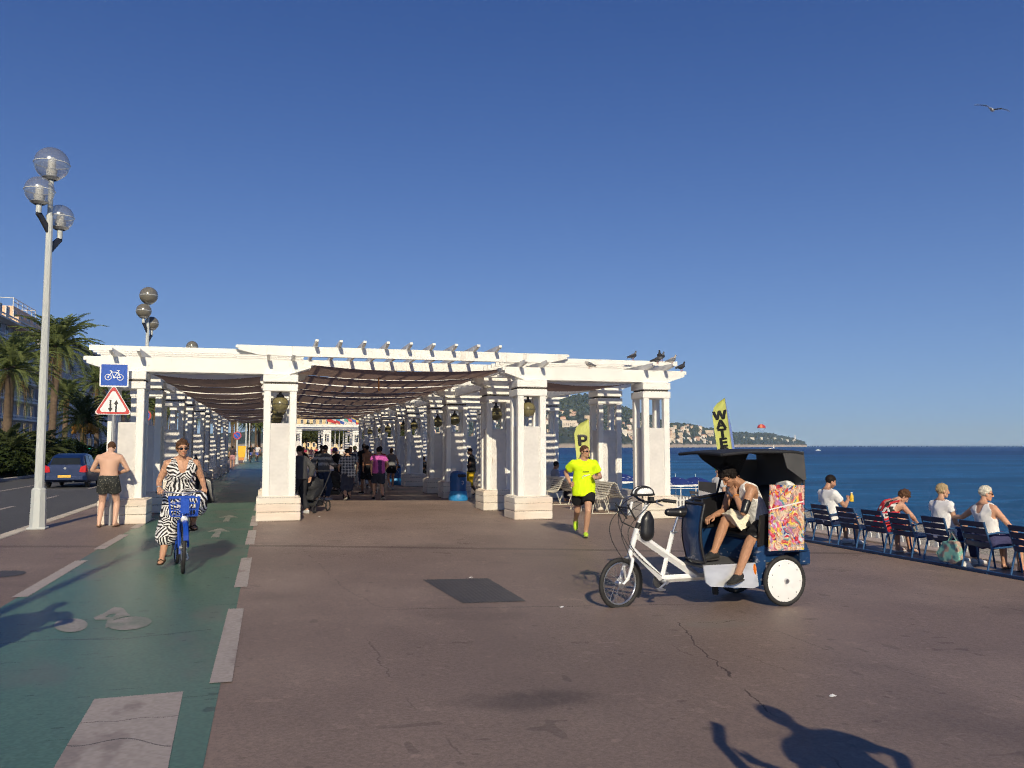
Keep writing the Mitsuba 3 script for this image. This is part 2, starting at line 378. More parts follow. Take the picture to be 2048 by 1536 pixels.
nz = meshkit.fbm(HV.reshape(-1, 3) * [.012, .012, 0], 4).reshape(len(us), -1) - .5
HV[:, :, 2] += nz * 18 * np.clip(TT * 4, 0, 1) * np.clip((HV[:, :, 2] + 5) / 40, 0, 1)
def hill_c(p, n, uv):
    g = fbm(p.x * .02, p.y * .02, p.z * .03, octaves=4)
    rock = smoothstep(13, 4, p.z + 8 * (fbm(p.x * .03, p.y * .03) - .5))
    return mix(mix((.026, .034, .016), (.065, .068, .035), smoothstep(.35, .7, g)), (.34, .29, .23), rock)
pr('hill_ground', mikit.proc(hill_c), .95, spec=.1)
i, j = np.meshgrid(np.arange(len(us) - 1), np.arange(len(TT) - 1), indexing='ij')
a = (i * len(TT) + j).ravel(); q = np.stack([a, a + len(TT), a + len(TT) + 1, a + 1], -1)
put(struct('hill', 'wooded hill and low cape across the bay'), trimesh.Trimesh(HV.reshape(-1, 3), np.vstack([q[:, [0, 2, 1]], q[:, [0, 3, 2]]]), process=False), 'hill_ground', smooth=True)
def hill_at(u, t):
    x = np.interp(u, us, np.arange(len(us))); y = t * (len(TT) - 1)
    i0, j0 = min(int(x), len(us) - 2), min(int(y), len(TT) - 2); fx, fy = x - i0, y - j0
    return (HV[i0, j0] * (1 - fx) + HV[i0 + 1, j0] * fx) * (1 - fy) + (HV[i0, j0 + 1] * (1 - fx) + HV[i0 + 1, j0 + 1] * fx) * fy
# woodland on the hill: many small clumps
def clump(n_pts, pts, rad, seed):
    r_ = np.random.default_rng(seed); ico = trimesh.creation.icosphere(1); V, Fq = [], []
    for k_, (p_, r0) in enumerate(zip(pts, rad)):
        sc_ = r0 * r_.uniform(.75, 1.25, 3) * [1, 1, .9]
        V.append(ico.vertices * (1 + .35 * (r_.random((42, 1)) - .5)) * sc_ + p_); Fq.append(ico.faces + 42 * k_)
    return trimesh.Trimesh(np.vstack(V), np.vstack(Fq), process=False)
def wood_c(p, n, uv):
    return mix((.030, .046, .022), (.085, .095, .052), fbm(p.x * .05, p.y * .05, p.z * .05, octaves=3))
pr('woodland', mikit.proc(wood_c), .95, spec=.1)
pts, rad = [], []
for k_ in range(5200):
    u = rng.uniform(0, 34.45); t = rng.random() ** .8 * .62
    if u > 33: t = rng.uniform(.25, .6)
    dens = .35 + .65 * min(1, max(0, (t - .18) * 4)) if u < 28.7 else .9
    if t < .05 or rng.random() > dens: continue
    p_ = hill_at(u, t); r0 = rng.uniform(4, 8.5) * (1 if u < 28.7 else 1.1)
    pts.append(p_ + [0, 0, r0 * .45]); rad.append(r0)
w = uniq('woodland_trees'); labels[w] = {'kind': 'stuff', 'label': 'dark pine woodland covering the hill across the bay', 'category': 'woodland'}
put(w, clump(0, pts, rad, 5), 'woodland')

# houses on the slope, each its own
HC = [(.62, .52, .38), (.66, .59, .48), (.58, .46, .32), (.70, .66, .58), (.60, .42, .30)]
for k_, c in enumerate(HC): pr(f'villa_wall_{k_}', c, .85)
pr('villa_roof', (.34, .17, .10), .85); pr('dark_window', (.03, .035, .04), .25)
HL = ['cream', 'pale beige', 'ochre', 'white', 'salmon']
def villa(pos, yaw, w_, d_, h_, roof, mat, label, windows=0, group=None):
    k = thing('hillside_house', label, 'house', group)
    M = T().translate([float(x) for x in pos]).rotate([0, 0, 1], yaw)
    part(k, 'wall', bx(0, 0, h_ / 2 - 3, w_, d_, h_ + 6), mat, M=M)
    if roof:
        part(k, 'roof', hullp([[x * (w_ / 2 + .6), y * (d_ / 2 + .6), h_] for x in (-1, 1) for y in (-1, 1)] + [[x * w_ * .25, 0, h_ + min(w_, d_) * .22] for x in (-1, 1)]), 'villa_roof', M=M)
    else:
        part(k, 'roof', bx(0, 0, h_ + .5, w_ + .6, d_ + .6, 1.0), mat, M=M)
    for r_ in range(windows // 8):
        for c_ in range(8):
            part(k, 'window', bx(-w_ / 2 + w_ * (c_ + .5) / 8, -d_ / 2 - .03, h_ * .25 + r_ * 4.5, w_ / 8 * .42, .3, 3.0), 'dark_window', M=M)
HG = 'houses scattered over the wooded hillside across the bay'
made, tries = 0, 0
while made < 255 and tries < 4000:
    tries += 1
    u = rng.choice([rng.uniform(5, 15), rng.uniform(12.6, 26.3), rng.uniform(17.9, 26.3), rng.uniform(26, 28.8)])
    tmax = .36 if u < 26.3 else .5
    t = rng.uniform(.07, tmax)
    p_ = hill_at(u, t); ci = rng.randrange(5)
    big = rng.random() < .22
    w_, d_, h_ = (rng.uniform(17, 26), rng.uniform(10, 14), rng.uniform(11, 18)) if big else (rng.uniform(9, 15), rng.uniform(8, 11), rng.uniform(6.5, 10.5))
    face = math.degrees(math.atan2(p_[1], p_[0])) - 90 + rng.uniform(-35, 35)
    roof = rng.random() < .55
    villa(p_, face, w_, d_, h_, roof, f'villa_wall_{ci}', f'small {HL[ci]} house {"with terracotta roof" if roof else "with flat roof"} on the hillside across the bay', group=f'{HL[ci]} {"tiled" if roof else "flat-roofed"} hillside houses'); made += 1
for u, t, w_, h_, lab, win in [(19.5, .17, 52, 20, 'long cream palace with rows of dark windows above the shore, seen behind the jogger', 16), (28.63, .32, 40, 26, 'large cream apartment block standing above the shore just left of the black lettered banner', 16),
                          (23.47, .12, 34, 16, 'broad beige building near the shore between the two rightmost pergola columns', 8), (26.71, .22, 30, 14, 'pale building below the tree line right of the last pergola column', 8)]:
    p_ = hill_at(u, t); villa(p_, math.degrees(math.atan2(p_[1], p_[0])) - 90 + (12 if u < 25 else -8), w_, 14, h_, win == 8 and u < 25, f'villa_wall_{int(u) % 2}', lab, win)
for u, t in [(30.74, .3), (31.3, .28), (31.82, .3), (32.22, .25), (32.68, .28), (33.05, .35), (33.41, .3), (33.74, .3), (33.83, .4)]:
    p_ = hill_at(u, t); villa(p_, math.degrees(math.atan2(p_[1], p_[0])) - 90, rng.uniform(14, 26), 10, 9, False, 'villa_wall_3', 'small white villa among the trees of the low cape', group='white villas on the low cape')
# lighthouse at the end of the cape
pr('white_render', (.78, .76, .70), .7)
p_ = hill_at(33.92, .5); k = thing('lighthouse', 'white lighthouse standing on the tip of the cape', 'lighthouse')
M = T().translate([float(x) for x in p_])
part(k, 'tower', lathe([(5.5, -4), (5, 0), (3.6, 28), (3.6, 28.01)], 16), 'white_render', smooth=40, M=M)
part(k, 'gallery', lathe([(0, 27.9), (5, 28), (5, 29.5), (0, 29.6)], 16), 'white_render', M=M)
part(k, 'lantern', lathe([(2.6, 29), (2.6, 33), (0, 35.5)], 16), 'white_render', M=M)
part(k, 'keeper_house', bx(-14, 0, 3, 16, 10, 9), 'white_render', M=M)
# ================================================================ PERGOLA
def paint_c(p, n, uv):
    g = fbm(p.x * 2.3, p.y * 2.3, p.z * 1.1, octaves=4); d = noise(p.x * 5, p.y * 5, p.z * 2.5)
    drip = smoothstep(.72, .88, fbm(p.x * 9, p.y * 9, p.z * .8, octaves=3))
    return mix(C3(.775, .76, .715) * (.9 + .10 * g + .05 * d), C3(.50, .44, .36), drip * .5)
pr('pergola_paint', mikit.proc(paint_c), .5)
def stucco_c(p, n, uv):
    g = fbm(p.x * 3, p.y * 3, p.z * 3, octaves=4); s = noise(p.x * 22, p.y * 22, p.z * 22)
    rust = smoothstep(.70, .82, fbm(p.x * 3.1 + 5, p.y * 3.1, p.z * 1.6, octaves=4)) * smoothstep(.4, .6, noise(p.x * .37, p.y * .37))
    return mix(C3(.66, .635, .60) * (.84 + .2 * g + .08 * s), C3(.40, .24, .12), rust * .6)
bump('column_stucco', mikit.proc(stucco_c), lambda p, n, uv: noise(p.x * 60, p.y * 60, p.z * 60) + .5 * noise(p.x * 25, p.y * 25, p.z * 25), .006, rough=.85, eps=2e-3)
def base_c(p, n, uv):
    g = fbm(p.x * 3, p.y * 3, p.z * 5, octaves=4); s = noise(p.x * 50, p.y * 50, p.z * 50)
    low = noise(p.x * 1.1 + 7, p.y * 1.1, p.z * 4)
    return mix(C3(.70, .645, .55), C3(.68, .575, .47), smoothstep(.3, .75, low)) * (.8 + .25 * g + .1 * s)
bump('column_base_stone', mikit.proc(base_c), lambda p, n, uv: noise(p.x * 45, p.y * 45, p.z * 45), .004, rough=.8, eps=2e-3)
pr('shadow_gap', (.10, .09, .08), .9)
def cloth_c(p, n, uv):
    w = .9 + .2 * noise(p.x * 3, p.y * 30)
    return C3(.30, .215, .18) * w * (.85 + .3 * fbm(p.x * 1.5, p.y * 1.5))
scene['shade_cloth'] = {'type': 'principledthin', 'base_color': mikit.proc(cloth_c), 'roughness': .9, 'diff_trans': .9, 'spec_trans': 0.0}
pr('lantern_smoke', (.16, .14, .07), .22, spec=.5)
pr('dark_metal', (.05, .05, .055), .45, metal=.3)

PX, PY0, PAIR, BAY = [-2.98, .20, 6.09, 9.38], 20.22, 3.1, 8.72
ROWS = [PY0 + BAY * i + o for i in range(5) for o in (0, PAIR)]
pg = thing('pergola', 'long white painted pergola with square columns and brown shade cloths over the promenade', 'pergola')
# one column, standing on its local origin, 3.26 high
posts = [bx(sx * .28, sy * .28, 1.70, .155, .155, 2.40, .012) for sx in (-1, 1) for sy in (-1, 1)]
m_panel = bx(0, 0, 1.33, .64, .64, 1.66, .01)
m_post = [p for p in posts]
m_band = cat([bx(0, 0, 2.955, .76, .76, .16, .012), bx(0, 0, 3.165, .76, .76, .17, .012)])
m_gap = bx(0, 0, 3.06, .66, .66, .06)
m_sill = bx(0, 0, 2.20, .70, .70, .07, .01)
cr = [bx(0, 0, .10, .95, .95, .19, .014), bx(0, 0, .29, .95, .95, .175, .014), hullp([[x * .475, y * .475, .385] for x in (-1, 1) for y in (-1, 1)] + [[x * .475, y * .475, .50] for x in (-1, 1) for y in (-1, 1)] + [[x * .40, y * .40, .545] for x in (-1, 1) for y in (-1, 1)])]
m_core = bx(0, 0, .27, .90, .90, .5)
P_COL = {k: mikit.ply(tm(m), t) for k, m, t in [('panel', m_panel, 'column_stucco'), ('band', m_band, 'pergola_paint'), ('gap', m_gap, 'shadow_gap'), ('core', m_core, 'shadow_gap')]}
POST = [mikit.ply(m, 'pergola_paint') for m in m_post]
CRS = [mikit.ply(m, 'column_base_stone') for m in cr]
COLS = {}
for j, y in enumerate(ROWS):
    for i, x in enumerate(PX):
        c = uniq(pg + '__column'); COLS[i, j] = c
        M = T().translate([x, y, gz(x)]).scale([1, 1, (3.26 - gz(x)) / 3.26])
        scene[c] = {**P_COL['panel'], 'to_world': M}
        labels[c] = {'label': 'square white column on a stepped stone base'}
        for q in POST: scene[uniq(c + '__corner_post')] = {**q, 'to_world': M}
        scene[c + '__capital_band'] = {**P_COL['band'], 'to_world': M}
        scene[c + '__joint'] = {**P_COL['gap'], 'to_world': M}
        scene[c + '__base_core'] = {**P_COL['core'], 'to_world': M}
        for q in CRS: scene[uniq(c + '__base_course')] = {**q, 'to_world': M}

def beam(x0, x1, y, z0, z1, d, t0=.55, t1=.55, name='beam', mat='pergola_paint'):
    """beam along x with undercut ends"""
    h = z1 - z0
    P = [(x0, z1 - .02), (x0, z1 - h * .28), (x0 + .06, z1 - h * .28), (x0 + .06, z1 - h * .48), (x0 + t0, z0), (x1 - t1, z0), (x1 - .06, z1 - h * .48), (x1 - .06, z1 - h * .28), (x1, z1 - h * .28), (x1, z1 - .02), (x1 - .02, z1), (x0 + .02, z1)]
    return part(pg, name, extr(P, d, frame([0, y + d / 2, 0], [1, 0, 0], [0, 0, 1], [0, -1, 0])), mat)
def rafter(x, y0, y1, z0, z1, w=.07, name='rafter'):
    h = z1 - z0
    P = [(y0, z1), (y0, z1 - h * .42), (y0 + .07, z1 - h * .42), (y0 + .07, z1 - h * .55), (y0 + .42, z0), (y1 - .42, z0), (y1 - .07, z1 - h * .55), (y1, z1 - h * .42), (y1, z1)]
    return part(pg, name, extr(P, w, frame([x - w / 2, 0, 0], [0, 1, 0], [0, 0, 1], [1, 0, 0])), 'pergola_paint')
for j, y in enumerate(ROWS):
    for s in (-1, 1):
        if s == 1 and j > 5: continue
        beam(-3.86, .92, y + s * .20, 3.26, 3.565, .16); beam(5.37, 10.26, y + s * .20, 3.26, 3.565, .16)
    beam(-.78, 7.06, y - .26, 3.675, 3.90, .13, name='upper_beam')
    for x in (PX[0], PX[1], PX[2], PX[3]):
        part(pg, 'beam_block', bx(x, y, 3.40, .74, .236, .275), 'pergola_paint')
for i in range(5):                                        # rafters bay by bay
    ya, yb = ROWS[2 * i], ROWS[2 * i + 1]
    for x in PX:
        for s in (-.27, .27):
            rafter(x + s, ya - .82, yb + .8, 3.567, 3.70)
    for k in range(9):
        rafter(.96 + .528 * k, ya - .78, (ROWS[2 * i + 2] - .75) if i < 4 else yb + .8, 3.902, 4.02, name='nave_rafter')
y = ROWS[0] - .12; m_s = None; nslat = 0
while y < ROWS[-1] + .6:                                   # slats across the two aisles
    for x0, x1 in ((-3.78, .72), (5.55, 10.1)):
        if m_s is None: m_s = mikit.ply(bx(0, 0, 0, 4.5, .055, .115), 'pergola_paint')
        scene[uniq(pg + '__roof_slat')] = {**m_s, 'to_world': T().translate([(x0 + x1) / 2, y, 3.762])}
    y += .44
# long plates that carry the rafters' line between bays
for i in range(4):
    for x in PX:
        part(pg, 'side_beam', bx(x, (ROWS[2 * i + 1] + ROWS[2 * i + 2]) / 2, 3.44, .14, BAY - PAIR - .57, .22), 'pergola_paint')

def shade(x0, x1, y0, y1, z, sag, seed):
    r = np.random.default_rng(seed); nx, ny = 22, 18
    X, Y = np.meshgrid(np.linspace(0, 1, nx), np.linspace(0, 1, ny), indexing='ij')
    zz = z - sag * (4 * X * (1 - X)) * (.62 + .38 * 4 * Y * (1 - Y)) - .012 * np.sin(Y * np.pi * 2 + r.uniform(0, 3)) * X * (1 - X) * 4
    inset = .05 * (4 * Y * (1 - Y)); xx = x0 + inset + (x1 - x0 - 2 * inset) * X; end = .10 * (4 * X * (1 - X)); yy = y0 + end + (y1 - y0 - 2 * end) * Y
    v = np.stack([xx, yy, zz + r.uniform(-.02, .02)], -1).reshape(-1, 3)
    i, j = np.meshgrid(np.arange(nx - 1), np.arange(ny - 1), indexing='ij'); a = (i * ny + j).ravel(); q = np.stack([a, a + ny, a + ny + 1, a + 1], -1)
    return trimesh.Trimesh(v, np.vstack([q[:, [0, 1, 2]], q[:, [0, 2, 3]]]), process=False)
ORD = ['first', 'second', 'third', 'fourth', 'fifth', 'sixth', 'seventh', 'eighth', 'ninth', 'tenth', 'eleventh', 'twelfth', 'thirteenth', 'fourteenth']; NCL = {'nave': 0, 'left': 0}
CG = 'brown shade cloths stretched under the pergola'
for i in range(5):
    ya, yb = ROWS[2 * i], ROWS[2 * i + 1]; yn = ROWS[2 * i + 2] if i < 4 else None
    for y0, y1 in [(ya + .10, yb - .06)] + ([(yb + .05, (yb + yn) / 2 - .03), ((yb + yn) / 2 + .05, yn - .06)] if yn else []):
        for nm, a in (('nave', (.62, 5.68, 3.555, .19)), ('left', (-2.55, -.22, 3.235, .12))):
            k = uniq('shade_cloth'); k = k if k not in scene else uniq('shade_cloth')
            put(k, shade(a[0], a[1], y0, y1, a[2], a[3], i * 7 + int(y0)), 'shade_cloth', smooth=True)
            labels[k] = {'label': f'{ORD[NCL[nm]]} brown shade cloth from the front under the {"wide middle" if nm == "nave" else "left"} aisle of the pergola', 'category': 'shade cloth', 'group': f'shade cloths of the {"middle" if nm == "nave" else "left"} aisle'}; NCL[nm] += 1
k = uniq('shade_cloth'); put(k, shade(6.5, 8.95, ROWS[0] + .15, ROWS[1] - .5, 3.24, .12, 91), 'shade_cloth', smooth=True)
labels[k] = {'label': 'brown shade cloth under the right aisle between the two rightmost front columns', 'category': 'shade cloth'}
# a hanging strip of cloth
put(thing('cloth_strip', 'narrow orange strap hanging from the shade cloth in the middle of the pergola', 'strap'), bx(2.62, 21.8, 3.22, .035, .012, .36), pr('strap_orange', (.55, .22, .06), .7))

# globe lanterns hung in the column heads
gl = None
for j, y in enumerate(ROWS):
    for i in (1, 2):
        x = PX[i]
        lab = {(1, 0): 'smoky globe lantern in the open head of the front left nave column beside the lane', (2, 0): 'smoky globe lantern in the open head of the front right nave column', (2, 1): 'smoky globe lantern in the second column of the right row'}.get((i, j), f'smoky globe lantern inside the {ORD[j]} column of the {"left" if i == 1 else "right"} nave row')
        M = T().translate([x, y, gz(x) / 2])
        if gl is None:
            gl = thing('globe_lantern', lab, 'lantern')
            part(gl, 'globe', ell((0, 0, 2.60), (.185, .185, .185), 20), 'lantern_smoke', smooth=True, M=M)
            part(gl, 'fitting', cat([lathe([(0, 2.97), (.03, 2.97), (.03, 2.83), (.075, 2.82), (.085, 2.76), (0, 2.755)], 14), ring((0, 0, 2.60), (0, 0, 1), .188, .008, 28, 5)]), 'dark_metal', smooth=40, M=M)
        else:
            k = dup(gl, M, label=lab)
        if j > 1 or (i, j) == (1, 1): labels[gl if j == 0 and i == 1 else k]['group'] = f'globe lanterns of the {"left" if i == 1 else "right"} column row'
# ================================================================ PEOPLE
scene['skin'] = {'type': 'principled', 'base_color': vc, 'roughness': .5, 'specular': .35}
scene['fabric'] = {'type': 'twosided', 'bsdf': {'type': 'principled', 'base_color': vc, 'roughness': .85, 'specular': .2, 'sheen': .2}}
pr('hair_dark', mikit.proc(lambda p, n, uv: C3(.011, .008, .007) * (.6 + .9 * noise(p.x * 90, p.y * 90, p.z * 40))), .7, spec=.2)
pr('hair_brown', mikit.proc(lambda p, n, uv: C3(.085, .042, .022) * (.5 + 1.0 * noise(p.x * 90, p.y * 90, p.z * 40))), .7, spec=.2)
pr('hair_blond', mikit.proc(lambda p, n, uv: C3(.36, .27, .15) * (.5 + .9 * noise(p.x * 110, p.y * 110, p.z * 30))), .7, spec=.2)
pr('hair_white', mikit.proc(lambda p, n, uv: C3(.62, .58, .48) * (.55 + .7 * noise(p.x * 110, p.y * 110, p.z * 30))), .7, spec=.2)
pr('black_lens', (.008, .008, .01), .12, spec=.6)
pr('black_rubber', (.018, .018, .019), .65)
pr('eye_white', (.6, .58, .55), .3)

def unit(v): v = np.asarray(v, float); return v / (np.linalg.norm(v) + 1e-12)
def sph(p, r, n=14):
    s = MF.sphere(1.0, n)
    r = np.broadcast_to(r, 3)
    return s.scale([float(x) for x in r]).translate([float(x) for x in p])
def osph(p, r, R, n=16):
    """ellipsoid with axes R (columns)"""
    M = np.zeros((3, 4)); M[:, :3] = np.asarray(R) * np.asarray(r)[None, :]; M[:, 3] = p
    return MF.sphere(1.0, n).transform(M)
def capsule(p, q, rp, rq, n=14): return MF.batch_hull([sph(p, rp, n), sph(q, rq, n)])
def union(ms): return MF.batch_boolean(ms, m3.OpType.Add)
def soften(m, edge=.03, it=8):
    t = tm(m.refine_to_length(edge)); t.merge_vertices()
    trimesh.smoothing.filter_taubin(t, lamb=.5, nu=.52, iterations=it)
    return t
def ik(a, b, l1, l2, hint):
    """middle joint of a two-bone chain from a to b; b is pulled in if out of reach"""
    a, b = np.asarray(a, float), np.asarray(b, float); d = b - a; L = np.linalg.norm(d)
    if L > (l1 + l2) * .998: b = a + d / L * (l1 + l2) * .998; d = b - a; L = np.linalg.norm(d)
    x = (l1 * l1 - l2 * l2 + L * L) / (2 * L); h = math.sqrt(max(l1 * l1 - x * x, 0))
    e = d / L; hh = np.asarray(hint, float); hh = unit(hh - e * (hh @ e))
    return a + e * x + hh * h, b
def rotm(yaw=0, pitch=0, roll=0):
    """columns right, forward, up; yaw to the left, pitch down, roll to the right, in degrees"""
    y, p, r = map(math.radians, (yaw, pitch, roll))
    Rz = np.array([[math.cos(y), -math.sin(y), 0], [math.sin(y), math.cos(y), 0], [0, 0, 1]])
    Rx = np.array([[1, 0, 0], [0, math.cos(p), math.sin(p)], [0, -math.sin(p), math.cos(p)]])
    Ry = np.array([[math.cos(r), 0, math.sin(r)], [0, 1, 0], [-math.sin(r), 0, math.cos(r)]])
    return Rz @ Rx @ Ry

def hand_mesh(w, d, nrm, side, curl, s, fine):
    """palm with four fingers and a thumb: w wrist, d along the hand, nrm out of the palm"""
    d = unit(d); nrm = unit(nrm - d * (nrm @ d)); x = np.cross(d, nrm) * side      # x towards the little finger... thumb at -x
    P = lambda a, b, c: w + s * (a * d + b * x + c * nrm)
    ms = [MF.batch_hull([sph(P(.0, b, 0), .019 * s, 10) for b in (-.016, .016)] + [sph(P(.085, b, 0), .0135 * s, 10) for b in (-.033, .033)])]
    for b, l, k in ((-.031, .072, 1.0), (-.0105, .080, 1.02), (.0105, .074, 1.06), (.031, .058, 1.12)):
        p0 = P(.083, b, 0); a1 = curl * .75 * k; a2 = curl * 1.7 * k
        d1 = math.cos(a1) * d + math.sin(a1) * nrm; d2 = math.cos(a2) * d + math.sin(a2) * nrm
        p1 = p0 + s * l * .52 * d1 + s * b * .12 * x; p2 = p1 + s * l * .52 * d2
        ms += [capsule(p0, p1, .0098 * s, .0092 * s, 8), capsule(p1, p2, .0092 * s, .0076 * s, 8)]
    t0 = P(.022, -.026, .006); t1 = P(.058, -.052, .012 + .02 * curl); t2 = P(.085, -.052 + .016 * curl, .018 + .03 * curl)
    ms += [capsule(t0, t1, .0145 * s, .0115 * s, 8), capsule(t1, t2, .0115 * s, .009 * s, 8)]
    m = union(ms)
    if fine:
        t = soften(m, .008 * s, 3); return mf(t)
    return m

def head_mesh(fine, female=False, jaw=1.0):
    c = lambda p, r: sph(p, r, 20 if fine else 12)
    ms = [MF.batch_hull([c((0, -.012, .035), (.074, .094, .088)), c((0, .035, .02), (.064, .055, .07))]),
          MF.batch_hull([c((0, .035, .01), (.062, .052, .06)), c((0, .066, -.098 * jaw), (.021, .022, .02)), c((.047, .012, -.066), .018), c((-.047, .012, -.066), .018), c((0, .01, -.05), (.05, .05, .03))]),
          MF.batch_hull([c((-.034, .078, .026), .011), c((.034, .078, .026), .011)]),
          MF.batch_hull([c((0, .088, .018), .0095), c((0, .112, -.028), .0115)]), MF.batch_hull([c((0, .108, -.03), .010), c((.013, .094, -.035), .009), c((-.013, .094, -.035), .009)]),
          c((0, .087, -.066), (.023, .010, .006)), c((0, .085, -.076), (.020, .010, .007)), c((.04, .058, -.022), (.022, .022, .02)), c((-.04, .058, -.022), (.022, .022, .02))]
    for s in (-1, 1):
        ms.append(sph((s * .077, -.006, -.008), (.010, .021, .031), 12))
    m = union(ms)
    return soften(m, .012 if fine else .022, 5 if fine else 3)

HEADS = {}
def person(name_label, pos, head_deg, pose, look, fine=True, group=None, M=None):
    """pos: ground point; head_deg: facing, counter-clockwise from +y. pose in the body's own frame (x right, y forward, z up)."""
    k = thing('person', name_label, 'person', group)
    s = look.get('h', 1.75) / 1.75; w_ = look.get('w', 1.0); fem = look.get('fem', False)
    hip = np.array(pose.get('hip', (0, 0, .93)), float)
    lean, tilt, twist = pose.get('lean', 4), pose.get('tilt', 0), pose.get('twist', 0)
    Rp = rotm(pose.get('pyaw', 0), lean * .45, tilt * .5); Rc = rotm(twist, lean * pose.get('bend', 1.0) + (0 if 'bend' not in pose else 0), tilt)
    mid = hip + s * (.20 * Rp[:, 2]); chest = mid + s * (.17 * (Rc[:, 2] * .8 + Rp[:, 2] * .2)); neck = chest + s * (.165 * Rc[:, 2] - .012 * Rc[:, 1])
    hd = rotm(*pose.get('head', (0, 4, 0))); nk = unit(Rc[:, 2] * .6 + hd[:, 2] * .4 + Rc[:, 1] * .28)
    hc = neck + s * (.075 * nk + .085 * hd[:, 2] + .02 * hd[:, 1])
    sw = (.168 if fem else .185) * (1 + .5 * (w_ - 1))
    sh = {-1: chest + s * (.098 * Rc[:, 2] - sw * Rc[:, 0] + pose.get('shrug', (0, 0))[0] * Rc[:, 2]), 1: chest + s * (.098 * Rc[:, 2] + sw * Rc[:, 0] + pose.get('shrug', (0, 0))[1] * Rc[:, 2])}
    hj = {i: hip + s * (i * .088 * Rp[:, 0] - .03 * Rp[:, 2]) for i in (-1, 1)}
    LU, LF, LT, LS = .29 * s, .255 * s, .43 * s, .42 * s
    arm, leg = {}, {}
    for i, nm in ((-1, 'l'), (1, 'r')):
        tgt = np.array(pose.get('hand_' + nm, (i * .27, .06, hip[2] - .05 * s + .0)), float)
        e, wr = ik(sh[i], tgt, LU, LF, pose.get('elbow_' + nm, (i * .5, -1, -.4))); arm[i] = (sh[i], e, wr)
        ft = np.array(pose.get('foot_' + nm, (i * .10, 0, .085 * s)), float)
        kn, an = ik(hj[i], ft, LT, LS, pose.get('knee_' + nm, (i * .12, 1, .15))); leg[i] = (hj[i], kn, an)
    skin = np.array(look.get('skin', (.50, .30, .20)))
    n = 16 if fine else 10; W = w_
    B = []
    # torso
    pel = osph(hip + .01 * Rp[:, 1], np.array([.165 * W, .115 * W, .115]) * s, Rp, n + 4)
    wai = osph(mid + .012 * W * Rp[:, 1], np.array([.142 * W, .105 * W * look.get('belly', 1.0), .10]) * s, Rp, n + 4)
    che = osph(chest, np.array([.162 * W, .115 * W, .14]) * s, Rc, n + 4)
    shb = [sph(sh[i] - s * .012 * Rc[:, 2], .058 * s * (.5 + .5 * W), n) for i in (-1, 1)]
    B += [capsule(neck + .02 * s * Rc[:, 2] - .012 * s * Rc[:, 1], sh[i] - .006 * s * Rc[:, 2], .048 * s, .046 * s, n) for i in (-1, 1)]
    B += [MF.batch_hull([pel, wai]), MF.batch_hull([wai, che]), MF.batch_hull([che] + shb + [sph(neck - .035 * s * Rc[:, 2], .06 * s, n)])]
    if fem: B += [sph(chest + s * (.075 * i * Rc[:, 0] + .085 * W * Rc[:, 1] - .035 * Rc[:, 2]), .062 * s * W, n) for i in (-1, 1)]
    B.append(capsule(neck - .02 * s * Rc[:, 2], hc - s * .05 * hd[:, 2] - s * .02 * hd[:, 1], (.058 if not fem else .05) * s, (.054 if not fem else .047) * s, n))
    ra = (.047, .041, .036, .040, .026) if not fem else (.045, .038, .033, .035, .023)
    ra = [q * s * (.35 + .65 * W) for q in ra]; rl = [q * s * (.35 + .65 * W) for q in (.088, .06, .052, .057, .036)]
    for i in (-1, 1):
        a, e, wr = arm[i]; m_ = a + (e - a) * .45; f_ = e + (wr - e) * .28
        B += [capsule(a, m_, ra[0] * 1.12, ra[0], n), capsule(m_, e, ra[0], ra[1] * .92, n), capsule(e, f_, ra[2], ra[3], n), capsule(f_, wr, ra[3], ra[4], n)]
        h_, kn, an = leg[i]; c_ = kn + (an - kn) * .30 - (.012 * s) * unit(np.cross(np.cross(an - kn, kn - h_), an - kn) + [0, 1e-6, 0]) * 0
        B += [capsule(h_, kn, rl[0], rl[1] * .95, n), capsule(kn, c_, rl[2], rl[3], n), capsule(c_, an, rl[3], rl[4], n)]
    foot = {}
    for i, nm in ((-1, 'l'), (1, 'r')):
        h_, kn, an = leg[i]
        ty, tp = pose.get('toe_' + nm, (i * -6, 0)); F = rotm(ty, tp)
        foot[i] = (an, F)
        if look.get('feet', 'shoe') != 'shoe' or True:
            B.append(MF.batch_hull([sph(an, .036 * s, 10), osph(an + s * (-.03 * F[:, 1] - .045 * F[:, 2]), np.array([.03, .035, .032]) * s, F, 10), osph(an + s * (.10 * F[:, 1] - .058 * F[:, 2]), np.array([.04, .035, .02]) * s, F, 10)]))
            if look.get('feet') == 'bare' and fine:
                for q in range(5):
                    B.append(capsule(an + s * (.10 * F[:, 1] + (q - 2) * .017 * F[:, 0] - .060 * F[:, 2]), an + s * ((.155 - .006 * abs(q - (1 if i > 0 else 3)) * 1.2) * F[:, 1] + (q - 2) * .0175 * F[:, 0] - .066 * F[:, 2]), .013 * s, .0105 * s, 8))
            else: B.append(MF.batch_hull([osph(an + s * (.08 * F[:, 1] - .058 * F[:, 2]), np.array([.042, .04, .02]) * s, F, 10), osph(an + s * (.15 * F[:, 1] - .064 * F[:, 2]), np.array([.034, .03, .014]) * s, F, 10)]))
    body = soften(union(B), (.028 if fine else .05) * s, 9 if fine else 5)
    # head
    hk = (fine, fem)
    if hk not in HEADS: HEADS[hk] = head_mesh(*hk)
    hs = s * .93 * look.get('headsize', 1.0)
    Mh = frame(hc, hd[:, 0] * hs, hd[:, 1] * hs, hd[:, 2] * hs)
    hm = HEADS[hk].copy(); hm.apply_transform(Mh)
    parts_ = [mf(body), mf(hm)]
